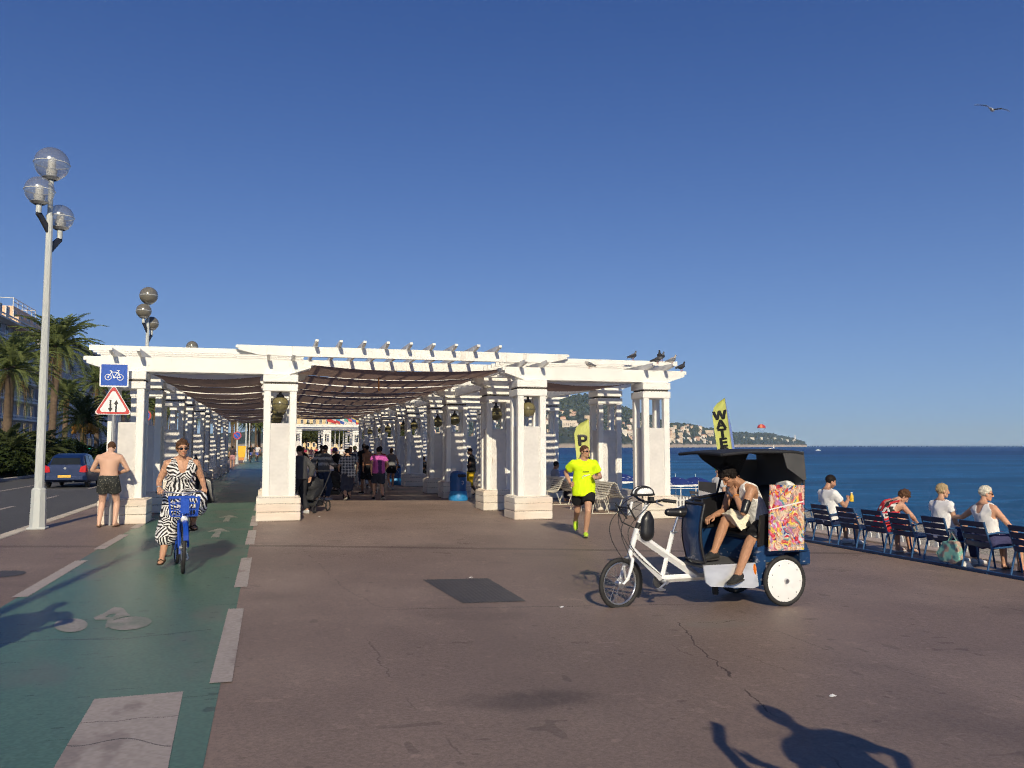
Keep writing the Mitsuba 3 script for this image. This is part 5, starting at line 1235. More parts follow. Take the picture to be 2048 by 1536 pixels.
# ---- bicycles; local y forward, z up, origin under the middle of the wheelbase
pr('bike_blue', (.008, .055, .36), .25, clearcoat=.5); pr('basket_blue', (.012, .07, .42), .35)
def bicycle(x, y, rot, label, steer=0, near=True, paint='bike_blue'):
    k = thing('bicycle', label, 'bicycle'); M = mat4(x, y, gz(x), rot)
    WB, R = .53, .335
    st = math.radians(steer); fx_ = np.array([math.cos(st), math.sin(st), 0])
    wheel(k, 'front_wheel', (0, WB, R), fx_, R, .024, 28 if near else 0, M)
    wheel(k, 'rear_wheel', (0, -WB, R), (1, 0, 0), R, .024, 28 if near else 0, M)
    Pt = lambda m, mat, nm, sm=40, par=None, lab=None: part(par or k, nm, m, mat, smooth=sm, M=M, label=lab)
    fr = Pt(cat([tube([(0, .30, .80), (0, .12, .48), (0, -.08, .33)], .030, 10), tube([(0, -.08, .33), (0, -.20, .80)], .019, 10), tube([(0, .29, .74), (0, .0, .52), (0, -.15, .55)], .020, 10)] + [tube([(s * .02, -.09, .33), (s * .06, -WB, R)], .012, 8) for s in (-1, 1)] + [tube([(s * .02, -.18, .72), (s * .06, -WB, R)], .010, 8) for s in (-1, 1)]), paint, 'frame')
    Pt(tube([(0, .335, .70), (0, .285, .90)], .024, 10), paint, 'head_tube', par=fr)
    Pt(cat([tube([(0, .34, .69), fx_ * s * .055 + [0, .36, .66], fx_ * s * .058 + [0, WB, R]], [.018, .018, .012], 8) for s in (-1, 1)]), paint, 'fork')
    Pt(tube([(0, .285, .88), (0, .255, 1.02)], .016, 10), 'chrome', 'stem')
    hbk = Pt(tube([(-.30, .06, 1.03), (-.24, .17, 1.04), (-.10, .26, 1.03), (0, .26, 1.02), (.10, .26, 1.03), (.24, .17, 1.04), (.30, .06, 1.03)], .012, 8), 'chrome', 'handlebar')
    for s in (-1, 1):
        Pt(tube([(s * .275, .11, 1.035), (s * .31, .03, 1.03)], .018, 8), 'black_rubber', 'grip', par=hbk)
        Pt(tube([(s * .22, .21, 1.03), (s * .27, .19, 1.0), (s * .31, .12, .99)], .007, 6), 'chrome', 'brake_lever', par=hbk)
    # mudguards
    for cy_, a0, a1 in ((WB, 20, 200), (-WB, -5, 170)):
        an = np.radians(np.linspace(a0, a1, 18)); P = np.array([(0, cy_ + .36 * math.cos(t), R + .36 * math.sin(t)) for t in an]); V = np.vstack([P + [.03, 0, 0], P - [.03, 0, 0]]); n2 = len(P)
        f2 = [[i, i + 1, n2 + i + 1] for i in range(n2 - 1)] + [[i, n2 + i + 1, n2 + i] for i in range(n2 - 1)]
        Pt(trimesh.Trimesh(V, np.array(f2), process=False), paint, 'mudguard', False)
    # basket
    bs = []
    ringp = lambda z, w2, y0, y1: [(-w2, y0, z), (-w2, y1, z), (w2, y1, z), (w2, y0, z), (-w2, y0, z)]
    for z, w2, y1 in ((.98, .185, .60), (.90, .18, .59), (.82, .172, .575), (.74, .16, .56)): bs.append(tube(ringp(z, w2, .30, y1), .006 if z < .95 else .010, 5))
    for i in range(11):
        q = -1 + .2 * i; bs.append(tube([(.185 * q, .60, .98), (.16 * q, .56, .74), (.16 * q, .30, .74)], .004, 5))
    for s in (-1, 1):
        for i in range(6): q = .30 + .055 * i; bs.append(tube([(s * .185, q, .98), (s * .16, q, .74)], .004, 5))
    bk_ = Pt(cat(bs), 'basket_blue', 'basket', 40, lab='blue wire basket')
    Pt(bx(0, .592, .875, .11, .012, .20, .004), 'basket_blue', 'badge_plate', False, par=bk_)
    lm = Pt(lathe([(0, -.05), (.035, -.04), (.048, 0), (.05, .02), (.04, .03), (0, .034)], 18).apply_transform(frame([0, .545, .70], [1, 0, 0], [0, 0, -1], [0, 1, 0])), 'chrome', 'headlamp')
    Pt(ell((0, .573, .70), (.04, .012, .04)), 'globe_white', 'lens', True, par=lm)
    Pt(soften(mf(hullp([(s * w2, y_, z) for y_, w2 in ((.0, .03), (-.14, .06), (-.28, .10)) for s in (-1, 1) for z in (.86, .93)])), .03, 4), 'black_vinyl', 'saddle', True)
    Pt(tube([(0, -.195, .78), (0, -.21, .88)], .014, 8), 'chrome', 'seat_post')
    Pt(cat([tube([(-.08, -.08, .33), (.08, -.08, .33)], .02, 8), tube([(.08, -.08, .33), (.10, -.10, .17)], .011, 6), tube([(-.08, -.08, .33), (-.10, -.06, .49)], .011, 6), bx(.15, -.10, .165, .09, .08, .02, .005), bx(-.15, -.06, .50, .09, .08, .02, .005)]), 'dark_metal', 'crank')
    Pt(hullp([(.045, y_, z) for y_, z in ((.03, .33), (-.08, .42), (-.08, .24), (-.5, .38), (-.5, .29))] + [(.06, y_, z) for y_, z in ((.03, .33), (-.08, .42), (-.08, .24), (-.5, .38), (-.5, .29))]), paint, 'chain_guard', False)
    Pt(tube([(-.07, -.20, .30), (-.13, -.26, .10), (-.11, -.20, .09)], .010, 6), 'beach_white', 'kickstand')
    return k

# ---- parked and driving hatchback
def car(x, y, label, paintc, rot=0, key='car_paint'):
    pr(key, paintc, .25, metal=.35, clearcoat=.8); k = thing('car', label, 'car'); M = mat4(x, y, -.13, rot)
    Wd, L = 1.70, 3.85
    # side profile sections, rear to front: y, half width bottom/top, z bottom/belt, roof half width, roof z
    S = [(-.02, .70, .42, .80, .60, .95), (.04, .80, .30, .84, .60, 1.02), (.25, .84, .24, .85, .60, 1.22), (.60, .85, .22, .85, .60, 1.40), (1.2, .85, .22, .85, .61, 1.46), (1.9, .85, .22, .85, .61, 1.44), (2.45, .85, .22, .84, .60, 1.26), (2.95, .84, .22, .80, .62, .96), (3.5, .80, .26, .74, .66, .82), (3.85, .66, .36, .60, .58, .62)]
    low = []
    for yy, wb, zb, wt, wr2, zr in S:
        belt = min(.88, zr); low += [(yy, wb, zb, wt, belt)]
    V, f = [], []
    for yy, wb, zb, wt, zt in low: V += [(-wb * .94, yy, zb), (-wb, yy, zb + .14), (-wt * 1.0, yy, zt - .12), (-wt * .95, yy, zt), (wt * .95, yy, zt), (wt, yy, zt - .12), (wb, yy, zb + .14), (wb * .94, yy, zb)]
    n_ = 8
    for i in range(len(low) - 1):
        for j in range(n_): a, b = i * n_ + j, i * n_ + (j + 1) % n_; f += [[a, b, b + n_], [a, b + n_, a + n_]]
    e = (len(low) - 1) * n_; f += [[0, j + 1, j] for j in range(1, 7)] + [[e, e + j, e + j + 1] for j in range(1, 7)]
    t = trimesh.Trimesh(np.array(V), np.array(f), process=False); t.fix_normals(); part(k, 'body', t, key, smooth=35, M=M)
    gh = [q for q in S if q[5] > .95]; V, f = [], []
    for yy, wb, zb, wt, wr2, zr in gh: V += [(-wt * .93, yy, .86), (-wr2, yy, zr - .05), (-wr2 * .85, yy, zr), (wr2 * .85, yy, zr), (wr2, yy, zr - .05), (wt * .93, yy, .86)]
    for i in range(len(gh) - 1):
        for j in range(5): a, b = i * 6 + j, i * 6 + j + 1; f += [[a, b, b + 6], [a, b + 6, a + 6]]
    e = (len(gh) - 1) * 6; f += [[0, j + 1, j] for j in range(1, 5)] + [[e, e + j, e + j + 1] for j in range(1, 5)]
    t = trimesh.Trimesh(np.array(V), np.array(f), process=False); t.fix_normals(); part(k, 'roof', t, key, smooth=35, M=M)
    part(k, 'rear_window', hullp([(s * .58, -.0 + d, 1.0) for s in (-1, 1) for d in (.01, .04)] + [(s * .52, .30 + d, 1.27) for s in (-1, 1) for d in (-.03, .0)] + [(s * .52, .285, 1.275) for s in (-1, 1)]), 'car_glass', M=M)
    for s in (-1, 1):
        part(k, 'side_window', hullp([(s * (.735 + d), y_, z) for d in (0, .03) for y_, z in ((.45, .93), (1.15, .93))] + [(s * (.60 + d), y_, z) for d in (.02, .045) for y_, z in ((.66, 1.34), (1.15, 1.38))]), 'car_glass', M=M)
        part(k, 'side_window', hullp([(s * (.735 + d), y_, z) for d in (0, .03) for y_, z in ((1.25, .93), (2.35, .93))] + [(s * (.60 + d), y_, z) for d in (.02, .045) for y_, z in ((1.25, 1.38), (1.95, 1.36))]), 'car_glass', M=M)
        part(k, 'tail_light', hullp([(s * .56, -.055, .68), (s * .80, -.045, .66), (s * .865, .14, .70), (s * .82, .10, .98), (s * .80, -.02, .96), (s * .60, -.045, .90)]), 'tail_red', M=M)
        part(k, 'mirror', ell((s * .94, 2.25, .95), (.09, .05, .07)), key, smooth=True, M=M)
        for y_ in (.68, 3.1):
            w = part(k, 'wheel', ring((s * .76, y_, .29), (1, 0, 0), .215, .085, 28, 8), 'tyre', smooth=True, M=M)
            part(w, 'rim', lathe([(.0, .02), (.13, .03), (.175, .01), (.18, -.02)][::-1], 20).apply_transform(frame([s * .78, y_, .29], [0, s, 0], [0, 0, 1], [s, 0, 0])), 'chrome', smooth=30, M=M)
    part(k, 'rear_bumper', hullp([(s * x_, y_, z) for s in (-1, 1) for x_, y_, z in ((.70, -.10, .50), (.70, -.10, .36), (.84, .08, .52), (.84, .08, .32))]), key, smooth=40, M=M)
    pl_ = part(k, 'number_plate', bx(0, -.112, .50, .50, .012, .115, .004), 'plate_yellow', M=M)
    part(k, 'rear_emblem', extr(Point(0, 0).buffer(.05, 4), .008, face([0, -.028, .84])), 'chrome', M=M)
    part(k, 'exhaust', tube([(.35, -.12, .27), (.35, .2, .27)], .03, 8), 'dark_metal', M=M)
    part(k, 'rear_wiper', tube([(0, -.0, .99), (.24, .06, 1.05)], .010, 5), 'black_rubber', M=M)
    return k
pr('car_glass', (.02, .024, .026), .06, spec=.8); pr('tail_red', (.50, .012, .012), .2); pr('plate_yellow', (.70, .42, .06), .5)
car(-8.35, 40.3, 'dark blue hatchback with red tail lights and yellow plate driving away on the road', (.006, .026, .105))
bicycle(-1.15, 12.53, 180 + 9.7 - 0, 'blue public bicycle with front basket ridden towards the camera', steer=-3)
# ================================================================ THE PEOPLE IN THE PLACE
SK1, SK2, SK3, SK4 = (.46, .25, .16), (.50, .29, .19), (.30, .15, .085), (.10, .055, .035)
def zebra(p, n, uv):
    x, y, z = p.x, p.y, p.z
    wx = x + .16 * (fbm(x * 4.5, z * 4.5, y * 3) - .5); wz = z + .20 * (fbm(x * 4 + 9, z * 3.6, y * 3) - .5)
    f, s, w = voronoi(wx * 7.2, wz * 7.2)
    a = w * 6.283
    d = (wx * dr.cos(a) + wz * dr.sin(a)) * 160
    return mix((.016, .015, .017), (.72, .70, .67), smoothstep(-.18, .18, dr.sin(d) + .25 * (noise(x * 30, z * 30) - .5)))
pr('zebra_print', mikit.proc(zebra), .8)
def floral(p, n, uv):
    f, s, w = voronoi(p.y * 11 + .3 * p.x, p.z * 11); f2, s2, w2 = voronoi(p.y * 30, p.z * 26)
    c = C3(.52, .022, .03)
    c = dr.select((w > .62) & (f < .48), dr.select(w2 > .45, C3(.62, .58, .55), C3(.02, .02, .02)), c)
    c = dr.select((w < .2) & (f < .35), C3(.03, .06, .03), c)
    return c
pr('floral_red', mikit.proc(floral), .8)
def speck(p, n, uv):
    f, s, w = voronoi(p.x * 26 + p.y * 7, p.z * 26)
    return mix((.022, .024, .022), (.26, .24, .17), smoothstep(.24, .12, f) * smoothstep(.55, .6, w))
pr('speckled_black', mikit.proc(speck), .8)
def check(p, n, uv):
    a = smoothstep(-.2, .2, dr.sin(p.x * 70)); b = smoothstep(-.2, .2, dr.sin(p.z * 70)); return mix((.04, .05, .07), (.5, .5, .5), .5 * a + .5 * b)
pr('checked_shirt', mikit.proc(check), .8)
def ribs(p, n, uv): return C3(.70, .69, .67) * (.80 + .2 * smoothstep(-.3, .3, dr.sin((p.x * .9 + p.y * 1.2) * 190)))
pr('ribbed_white', mikit.proc(ribs), .8)

# bare-backed man by the sign
person('bare-backed man in dark speckled swim shorts standing head bowed by the sign pole', (-3.17, 19.22, 0), -4,
       dict(hip=(.0, 0, .94), lean=7, head=(-4, 34, 0), hand_l=(-.15, .27, 1.12), hand_r=(.16, .27, 1.10), elbow_l=(-1, -.4, -.6), elbow_r=(1, -.4, -.6), foot_l=(-.15, -.02, .10), foot_r=(.14, .02, .10), toe_l=(14, 0), toe_r=(-12, 0), curl_l=.9, curl_r=.9),
       dict(h=1.80, w=1.14, belly=1.15, skin=(.60, .36, .25), feet='bare', wear=[('shorts', (0, 0, 0), dict(mat='speckled_black', len=.50, top=.10, ease=.014)), ('sandals', (.10, .06, .04), dict(straps=(.10,)))], hair=('crop', 'hair_brown')))
# woman cyclist: same frame as her bicycle
WM = mat4(-1.15, 12.53, 0, 189.7)
k, J = person('woman in sunglasses and black and white patterned dress riding the blue bicycle', None, 0,
       dict(hip=(0, -.19, .99), lean=25, bend=1.05, head=(6, 3, 4), hand_l=(-.285, .085, 1.075), hand_r=(.285, .085, 1.075), elbow_l=(-.42, -1, -.8), elbow_r=(.42, -1, -.8), hdir_l=(.1, .8, -.25), hdir_r=(-.1, .8, -.25), palm_l=(.1, 0, -1), palm_r=(-.1, 0, -1), curl_l=1.15, curl_r=1.15,
            foot_l=(-.155, -.03, .61), foot_r=(.22, -.02, .145), toe_l=(8, 4), toe_r=(-16, 6), knee_l=(-.25, 1, .3), knee_r=(.2, 1, .2)),
       dict(h=1.68, w=1.24, fem=True, skin=(.50, .27, .165), wear=[('tank', 0, dict(mat='zebra_print', hem=-.06, name='dress_top', vneck=.11, drop=.10, ease=.010, back=.1)), ('skirt', 0, dict(mat='zebra_print', name='dress_skirt', len=1.34, split=1, flare=.045)), ('sandals', (.035, .022, .015), dict(straps=(.11, .06, .01))), ('glasses', 0)], hair=('curly', 'hair_brown', .012)), M=WM)
for i in (-1, 1):
    part(k, 'shoulder_strap', tube([J['chest'] + J['s'] * (i * .10 * J['Rc'][:, 0] + .13 * J['Rc'][:, 1] + .03 * J['Rc'][:, 2]), J['sh'][i] * .75 + J['neck'] * .25 + [0, .035, .055], J['sh'][i] * .7 + J['neck'] * .3 + [0, -.07, .02]], .010, 6), 'zebra_print', M=WM)
part(k, 'bracelet', ring(J['arm'][1][2] - .02 * unit(J['arm'][1][2] - J['arm'][1][1]), J['arm'][1][2] - J['arm'][1][1], .034, .007, 20, 6), 'chrome', smooth=True, M=WM)
kb_ = thing('shoulder_bag', 'black bag hanging behind the back of the woman on the bicycle', 'bag')
part(kb_, 'pouch', soften(mf(hullp([(x, y, z) for x, y, z in ((-.20, -.34, 1.24), (-.42, -.28, 1.2), (-.46, -.22, .86), (-.24, -.32, .80), (-.22, -.46, .86), (-.42, -.44, .9), (-.22, -.44, 1.2), (-.38, -.42, 1.18))])), .05, 4), 'black_vinyl', smooth=True, M=WM)
part(kb_, 'strap', tube([(-.30, -.34, 1.2), (-.23, -.26, 1.40), (-.19, -.17, 1.52), (-.17, -.08, 1.48), (-.16, -.03, 1.36)], .014, 6), 'black_vinyl', smooth=True, M=WM)

# jogger
JP = (5.86, 15.72, gz(5.86))
k, J = person('jogger in a bright yellow T-shirt, black shorts and sunglasses running towards the camera', JP, 166,
       dict(hip=(0, 0, .93), lean=7, bend=1.0, twist=6, head=(44, 0, 0), hand_l=(-.235, .20, 1.14), hand_r=(.26, .01, 1.03), elbow_l=(-.6, -1, -.5), elbow_r=(.7, -1, -.4), hdir_l=(.5, .75, .2), hdir_r=(-.1, .8, -.3), curl_l=1.25, curl_r=1.25,
            foot_l=(-.02, .12, .10), foot_r=(.10, -.56, .30), toe_l=(-4, -8), toe_r=(-6, 62), knee_l=(-.02, 1, .1), knee_r=(.05, 1, .1)),
       dict(h=1.80, w=1.08, skin=(.48, .27, .17), wear=[('tshirt', (.66, .88, .012), dict(loose=1, hem=-.13, sleeve=.60, flare=.028, ease=.02)), ('shorts', (.012, .012, .013), dict(len=.62, flare=.035)), ('shoes', (.42, .62, .04), dict(sole=(.50, .62, .16))), ('glasses', 0)], hair=('short', 'hair_brown')))
Jm = J['M']
P_ = lambda x, z, y=.0: J['chest'] + x * J['Rc'][:, 0] + z * J['Rc'][:, 2] + (J['W'] * .115 * J['s'] + .03 + y) * J['Rc'][:, 1]
part(k, 'shirt_print', tube([P_(-.065, -.03, .008), P_(-.02, -.032, .012), P_(.05, -.03, .010)], .006, 5), 'sign_black', M=Jm, label='small dark line of print across the chest')
part(k, 'shirt_print', cat([tube([P_(-.09, -.09, .004), P_(-.03, -.10, .01), P_(.03, -.10, .01)], .007, 5), tube([P_(.03, -.10, .01), P_(.06, -.13, .004), P_(.04, -.19, .0)], .007, 5), tube([P_(-.03, -.105, .01), P_(.02, -.125, .01)], .007, 5)]), 'beach_white', M=Jm, label='white printed logo below the dark line')

# pedicab driver
DM = PM @ T().rotate([0, 0, 1], -90)
k, J = person('young dark-haired man in a white ribbed vest sitting bent forward on the pedicab', None, 0,
       dict(hip=(-.02, .0, .865), lean=40, bend=1.08, head=(6, 46, 0), hand_l=(-.08, .36, 1.20), hand_r=(.09, .53, .955), elbow_l=(-.8, .1, -1), elbow_r=(.5, -.2, -1), hdir_l=(.5, .1, .6), palm_l=(.5, -.6, .2), hdir_r=(-.2, 1, -.35), palm_r=(0, -.3, -1), curl_l=1.0, curl_r=.6,
            foot_l=(-.46, .60, .385), foot_r=(-.10, .66, .575), toe_l=(24, 6), toe_r=(16, 0), knee_l=(-.3, .7, 1), knee_r=(.25, .7, 1)),
       dict(h=1.76, w=1.02, skin=(.42, .22, .13), stubble=.72, wear=[('tank', 0, dict(mat='ribbed_white', hem=-.02, ease=.016, vneck=.09, drop=.05, back=.08)), ('shorts', (.014, .014, .016), dict(len=.72, flare=.028)), ('shoes', (.03, .03, .03), dict(sole=(.055, .05, .048)))], hair=('curly', 'hair_dark', .016)), M=DM)
a_, e_, w_ = J['arm'][-1]
part(k, 'elbow_sleeve', soften(MF.batch_hull([sph(a_ + (e_ - a_) * .52, .050), sph(a_ + (e_ - a_) * .95, .047)]), .03, 3), 'black_vinyl', smooth=True, M=DM, label='black sleeve above the left elbow')
part(k, 'wristband', ring(w_ - .03 * unit(w_ - e_), w_ - e_, .032, .008, 18, 6), 'strap_orange', smooth=True, M=DM)
kp = thing('paper_bag', 'crumpled white paper wrapping lying on the lap of the pedicab driver', 'bag')
pb = soften(mf(hullp([(-.16, .22, .97), (.07, .28, 1.0), (.10, .42, .97), (-.12, .46, .98), (-.20, .30, .84), (-.22, .38, .80), (-.02, .22, .92), (-.05, .40, 1.04)])), .03, 2)
pb.vertices += pb.vertex_normals * ((meshkit.fbm(pb.vertices * 22, 3) - .5) * .05)[:, None]
part(kp, 'paper', pb, pr('paper_cream', (.72, .66, .50), .8), smooth=20, M=DM)

# the four people on the blue chairs, facing the sea
def seated(label, y, pose, look, x=9.96, z=.47, fine=True, rot=-90):
    d = dict(hip=(0, .10, z), lean=-9, foot_l=(-.13, .52, .09), foot_r=(.13, .55, .09), knee_l=(-.1, .5, 1), knee_r=(.1, .5, 1), hand_l=(-.14, .36, z + .13), hand_r=(.14, .36, z + .13), curl_l=.6, curl_r=.6)
    d.update(pose); return person(label, (x, y, gz(x)), rot, d, look, fine)
k, J = seated('dark-haired man in a white T-shirt sitting on a blue chair with a yellow drink', 13.90, dict(lean=-6, head=(-14, 22, 0), hand_r=(.10, .42, .82), elbow_r=(.8, -.4, -1)), dict(h=1.78, skin=SK1, stubble=.5, wear=[('tshirt', (.72, .71, .70), dict(loose=1, sleeve=.6)), ('shorts', (.02, .03, .08), dict(len=.8)), ('shoes', (.7, .7, .7))], hair=('crop', 'hair_dark', .004)))
kd = thing('drink', 'yellow drink bottle held up by the man in the white T-shirt', 'drink'); Mj = J['M']
part(kd, 'bottle', lathe([(0, 0), (.034, .005), (.036, .03), (.034, .11), (.018, .14), (.016, .165), (0, .166)], 16, (.10, .50, .78)), pr('drink_yellow', (.72, .48, .04), .3), smooth=35, M=Mj)
part(kd, 'cap', lathe([(.018, 0), (.018, .018), (0, .02)], 12, (.10, .50, .943)), 'beach_white', M=Mj)
seated('brown-haired woman in a red flowered dress bent far forward on a blue chair', 12.50, dict(lean=50, bend=1.0, hip=(0, .10, .48), head=(-30, 46, 0), hand_l=(-.10, .72, .50), hand_r=(.12, .70, .52), elbow_l=(-.8, 0, -.6), elbow_r=(.9, 0, -.5)), dict(h=1.66, w=1.22, fem=True, skin=(.55, .30, .20), wear=[('tank', 0, dict(mat='floral_red', hem=-.08, name='dress_top', ease=.012, back=.14)), ('skirt', 0, dict(mat='floral_red', name='dress_skirt', len=1.2)), ('sandals', (.6, .58, .55))], hair=('curly', 'hair_brown', .014)))
seated('woman with short blond hair in a white top sitting on a blue chair', 11.10, dict(lean=-4, head=(-18, 4, 0)), dict(h=1.66, w=1.12, fem=True, skin=SK2, wear=[('tshirt', (.74, .72, .71), dict(sleeve=.35, loose=1)), ('trousers', (.03, .035, .09), {}), ('shoes', (.66, .64, .6))], hair=('bob', 'hair_blond', .006)))
seated('white-haired woman with glasses in a white vest, arm laid on the next chair', 10.26, dict(lean=-3, head=(-30, 8, 0), hand_l=(-.66, .10, .74), elbow_l=(-.3, -.3, -1), hand_r=(.34, .36, .50), elbow_r=(1, -.3, -.4), tilt=-3), dict(h=1.67, w=1.14, fem=True, skin=(.56, .30, .19), wear=[('tank', (.74, .72, .70), dict(hem=-.1, ease=.014, back=.08)), ('shorts', (.05, .05, .12), dict(len=.95, flare=.02)), ('sandals', (.05, .04, .03)), ('glasses', 0)], hair=('bob', 'hair_white', .004)))
kt = thing('tote_bag', 'pale turquoise tote bag hanging between the two rightmost blue chairs', 'bag')
pr('tote_cloth', mikit.proc(lambda p, n, uv: mix((.18, .42, .36), (.42, .30, .24), smoothstep(.45, .6, fbm(p.x * 9, p.y * 9, p.z * 9)))), .85)
tb = soften(mf(hullp([(9.80, y, z) for y, z in ((10.84, .22), (10.58, .25), (10.52, -.02), (10.66, -.10), (10.92, -.08), (10.98, .02))] + [(9.92, y, z) for y, z in ((10.82, .2), (10.6, .22), (10.56, -.02), (10.92, -.04))])), .04, 2); tb.vertices += tb.vertex_normals * ((meshkit.fbm(tb.vertices * 12, 3) - .5) * .05)[:, None]
part(kt, 'pouch', tb, 'tote_cloth', smooth=True)
part(kt, 'handle', cat([tube([(9.84, 10.80, .18), (9.86, 10.72, .36), (9.88, 10.62, .20)], .012, 6), tube([(9.89, 10.80, .18), (9.90, 10.73, .37), (9.9, 10.62, .20)], .012, 6)]), 'tote_cloth', smooth=True)
ks = thing('backpack', 'black backpack standing on the ground at the right edge beside the last chair', 'bag')
put(ks, soften(mf(bx(10.25, 9.42, gz(10.2) + .24, .34, .30, .46, .08)), .05, 4), 'black_vinyl', smooth=True)
put(thing('folded_paper', 'folded white paper lying under the chairs near the rail', 'paper'), hullp([(9.9, 10.62, -.165), (10.06, 10.5, -.165), (9.98, 10.68, -.16), (9.95, 10.6, -.06), (9.99, 10.55, -.06)]), 'beach_white')

for i, (x, y, lab) in enumerate(((2.52, 10.92, 'tiny white scrap of litter at the far edge of the dark drain cover'), (3.0, 8.72, 'tiny white scrap of litter on the asphalt right of the drain cover'), (1.15, 21.0, 'tiny white scrap of litter in front of the left nave column'), (3.75, 5.2, 'tiny white scrap of litter beside the long crack in the foreground'))):
    put(thing('litter_scrap', lab, 'litter'), hullp([(x - .03, y - .01, gz(x) + .002), (x + .03, y, gz(x) + .003), (x + .01, y + .025, gz(x) + .012), (x - .02, y + .02, gz(x) + .004)]), 'beach_white')
# people sitting further along the edge
seated('dark-haired person sitting on the bench behind the jogger looking out to sea', 26.3, dict(lean=2, head=(10, 8, 0)), dict(skin=SK3, wear=[('tshirt', (.25, .28, .36), {}), ('trousers', (.03, .03, .05), {})], hair=('short', 'hair_dark')), x=8.72, z=.50, fine=False)
k = thing('canvas_chair', 'folding chair with grey and white canvas back standing behind the pedicab', 'chair'); M = mat4(9.78, 18.05, gz(9.78), -82)
part(k, 'canvas', hullp([(x, y, z) for x, z in ((-.33, .98), (.33, .98), (.33, .72), (-.33, .78)) for y in (0, .02)]), 'grey_cloth', M=M)
part(k, 'lower_canvas', hullp([(x, y, z) for x, z in ((-.33, .775), (.33, .715), (.33, .42), (-.33, .42)) for y in (0, .02)]), 'beach_white', M=M)
part(k, 'seat', bx(0, .24, .41, .62, .46, .03), 'grey_cloth', M=M)
for s in (-1, 1): part(k, 'leg', cat([tube([(s * .34, 0, 1.0), (s * .34, .02, .4), (s * .34, .45, 0)], .014, 6), tube([(s * .34, .45, .42), (s * .34, .0, 0)], .014, 6)]), 'galvanised', M=M)
k, J = seated('person in a green cap sitting behind the grey and white canvas chair', 18.9, dict(lean=0, head=(60, 6, 0)), dict(skin=SK2, wear=[('tshirt', (.6, .6, .6), {}), ('shorts', (.1, .1, .12), {})]), x=10.45, z=.52, fine=False)
H, hs = J['hd'], J['hs']; gc = J['hc'] + .04 * H[:, 2]
cp_ = part(k, 'cap', cat([tm(osph(gc + .02 * H[:, 2], np.array([.10, .115, .10]), H, 20).trim_by_plane([float(x) for x in H[:, 2]], float((gc + .0 * H[:, 2]) @ H[:, 2]))), tm(osph(gc + .11 * H[:, 1], np.array([.075, .08, .008]), H, 14))]), pr('cap_green', (.03, .36, .08), .7), smooth=40)
scene[cp_]['to_world'] = J['M']
seated('sunburnt person half hidden behind the head of the pedicab driver', 17.3, dict(lean=4, head=(80, 6, 0)), dict(skin=(.5, .22, .14), wear=[('tshirt', (.5, .2, .1), {}), ('shorts', (.1, .1, .12), {})], hair=('short', 'hair_brown')), x=10.1, z=.60, fine=False)
chair_at(10.0, 18.85, -90, 'blue chair under the person in the green cap'); chair_at(10.0, 17.3, -90, 'blue chair behind the pedicab driver, hidden by the pedicab')

# ---------------------------------------------------------------- the crowd in the shade
def walker(label, x, y, rot, cl, skin=SK3, pose=None, **look):
    ph = rng.choice([-1, 1]); st = rng.uniform(.12, .26)
    d = dict(lean=rng.uniform(1, 7), head=(rng.uniform(-25, 25), rng.uniform(0, 14), 0), foot_l=(-.10, ph * st, .085 + (.05 if ph < 0 else 0)), foot_r=(.10, -ph * st, .085 + (.05 if ph > 0 else 0)), hip=(0, 0, .915),
             hand_l=(-.26, -ph * .12 + .05, .88 + rng.uniform(0, .1)), hand_r=(.26, ph * .12 + .05, .88 + rng.uniform(0, .1)), toe_l=(5, 20 if ph < 0 else 0), toe_r=(-5, 20 if ph > 0 else 0))
    s_ = look.get('h', 1.72) / 1.75; d['hip'] = (0, 0, .915 * s_)
    if pose: d.update(pose)
    return person(label, (x, y, gz(x)), rot, d, dict(skin=skin, wear=cl, **look), False, look.pop('group', None) if 'group' in look else None)
BLK, NAVY, GRY = (.015, .015, .018), (.02, .028, .06), (.16, .16, .17)
def stripes(t):
    z = t.vertices[:, 2]; c = np.tile([.10, .10, .105], (len(z), 1)); c[(np.abs(z - 1.30) < .035) | (np.abs(z - 1.12) < .03)] = (.42, .41, .40); return c
walker('dark-haired man in a grey striped jacket and jeans standing at the edge of the shade', 1.62, 27.5, -50, [('shirt', stripes, dict(sleeve=1.9, loose=1)), ('trousers', (.018, .03, .07), {}), ('shoes', (.5, .5, .5))], SK3, dict(hand_r=(.25, .34, 1.05), foot_l=(-.12, 0, .085), foot_r=(.12, .05, .085), toe_r=(-5, 0), toe_l=(5, 0)), h=1.74, hair=('short', 'hair_dark'))
walker('person in black with a purple cap bending towards the man in the striped jacket', 2.42, 32.0, 60, [('shirt', BLK, dict(sleeve=1.8, loose=1)), ('skirt', BLK, dict(len=1.1)), ('shoes', BLK)], SK3, dict(lean=16, hand_l=(-.3, .4, 1.0)), h=1.68, hair=('short', pr('cap_purple', (.10, .07, .25), .8), .01))
walker('woman in a checked shirt and dark skirt walking away into the shade', 2.36, 27.4, 6, [('tshirt', 0, dict(mat='checked_shirt', loose=1, sleeve=.8)), ('skirt', (.045, .05, .075), dict(len=1.25)), ('shoes', (.1, .07, .05))], SK2, None, h=1.64, w=1.15, fem=True, hair=('short', 'hair_dark', .006))
kq = thing('checked_bag', 'blue checked shoulder bag on the back of the woman in the checked shirt', 'bag')
put(kq, soften(mf(hullp([(2.42 + a, 27.22 + b, c) for a, b, c in ((-.12, 0, 1.0), (.16, 0, .98), (.18, 0, .66), (-.10, 0, .68), (-.10, -.1, .7), (.16, -.1, .7), (.14, -.08, .95), (-.08, -.08, .95))])), .06, 3), 'checked_shirt', smooth=True)
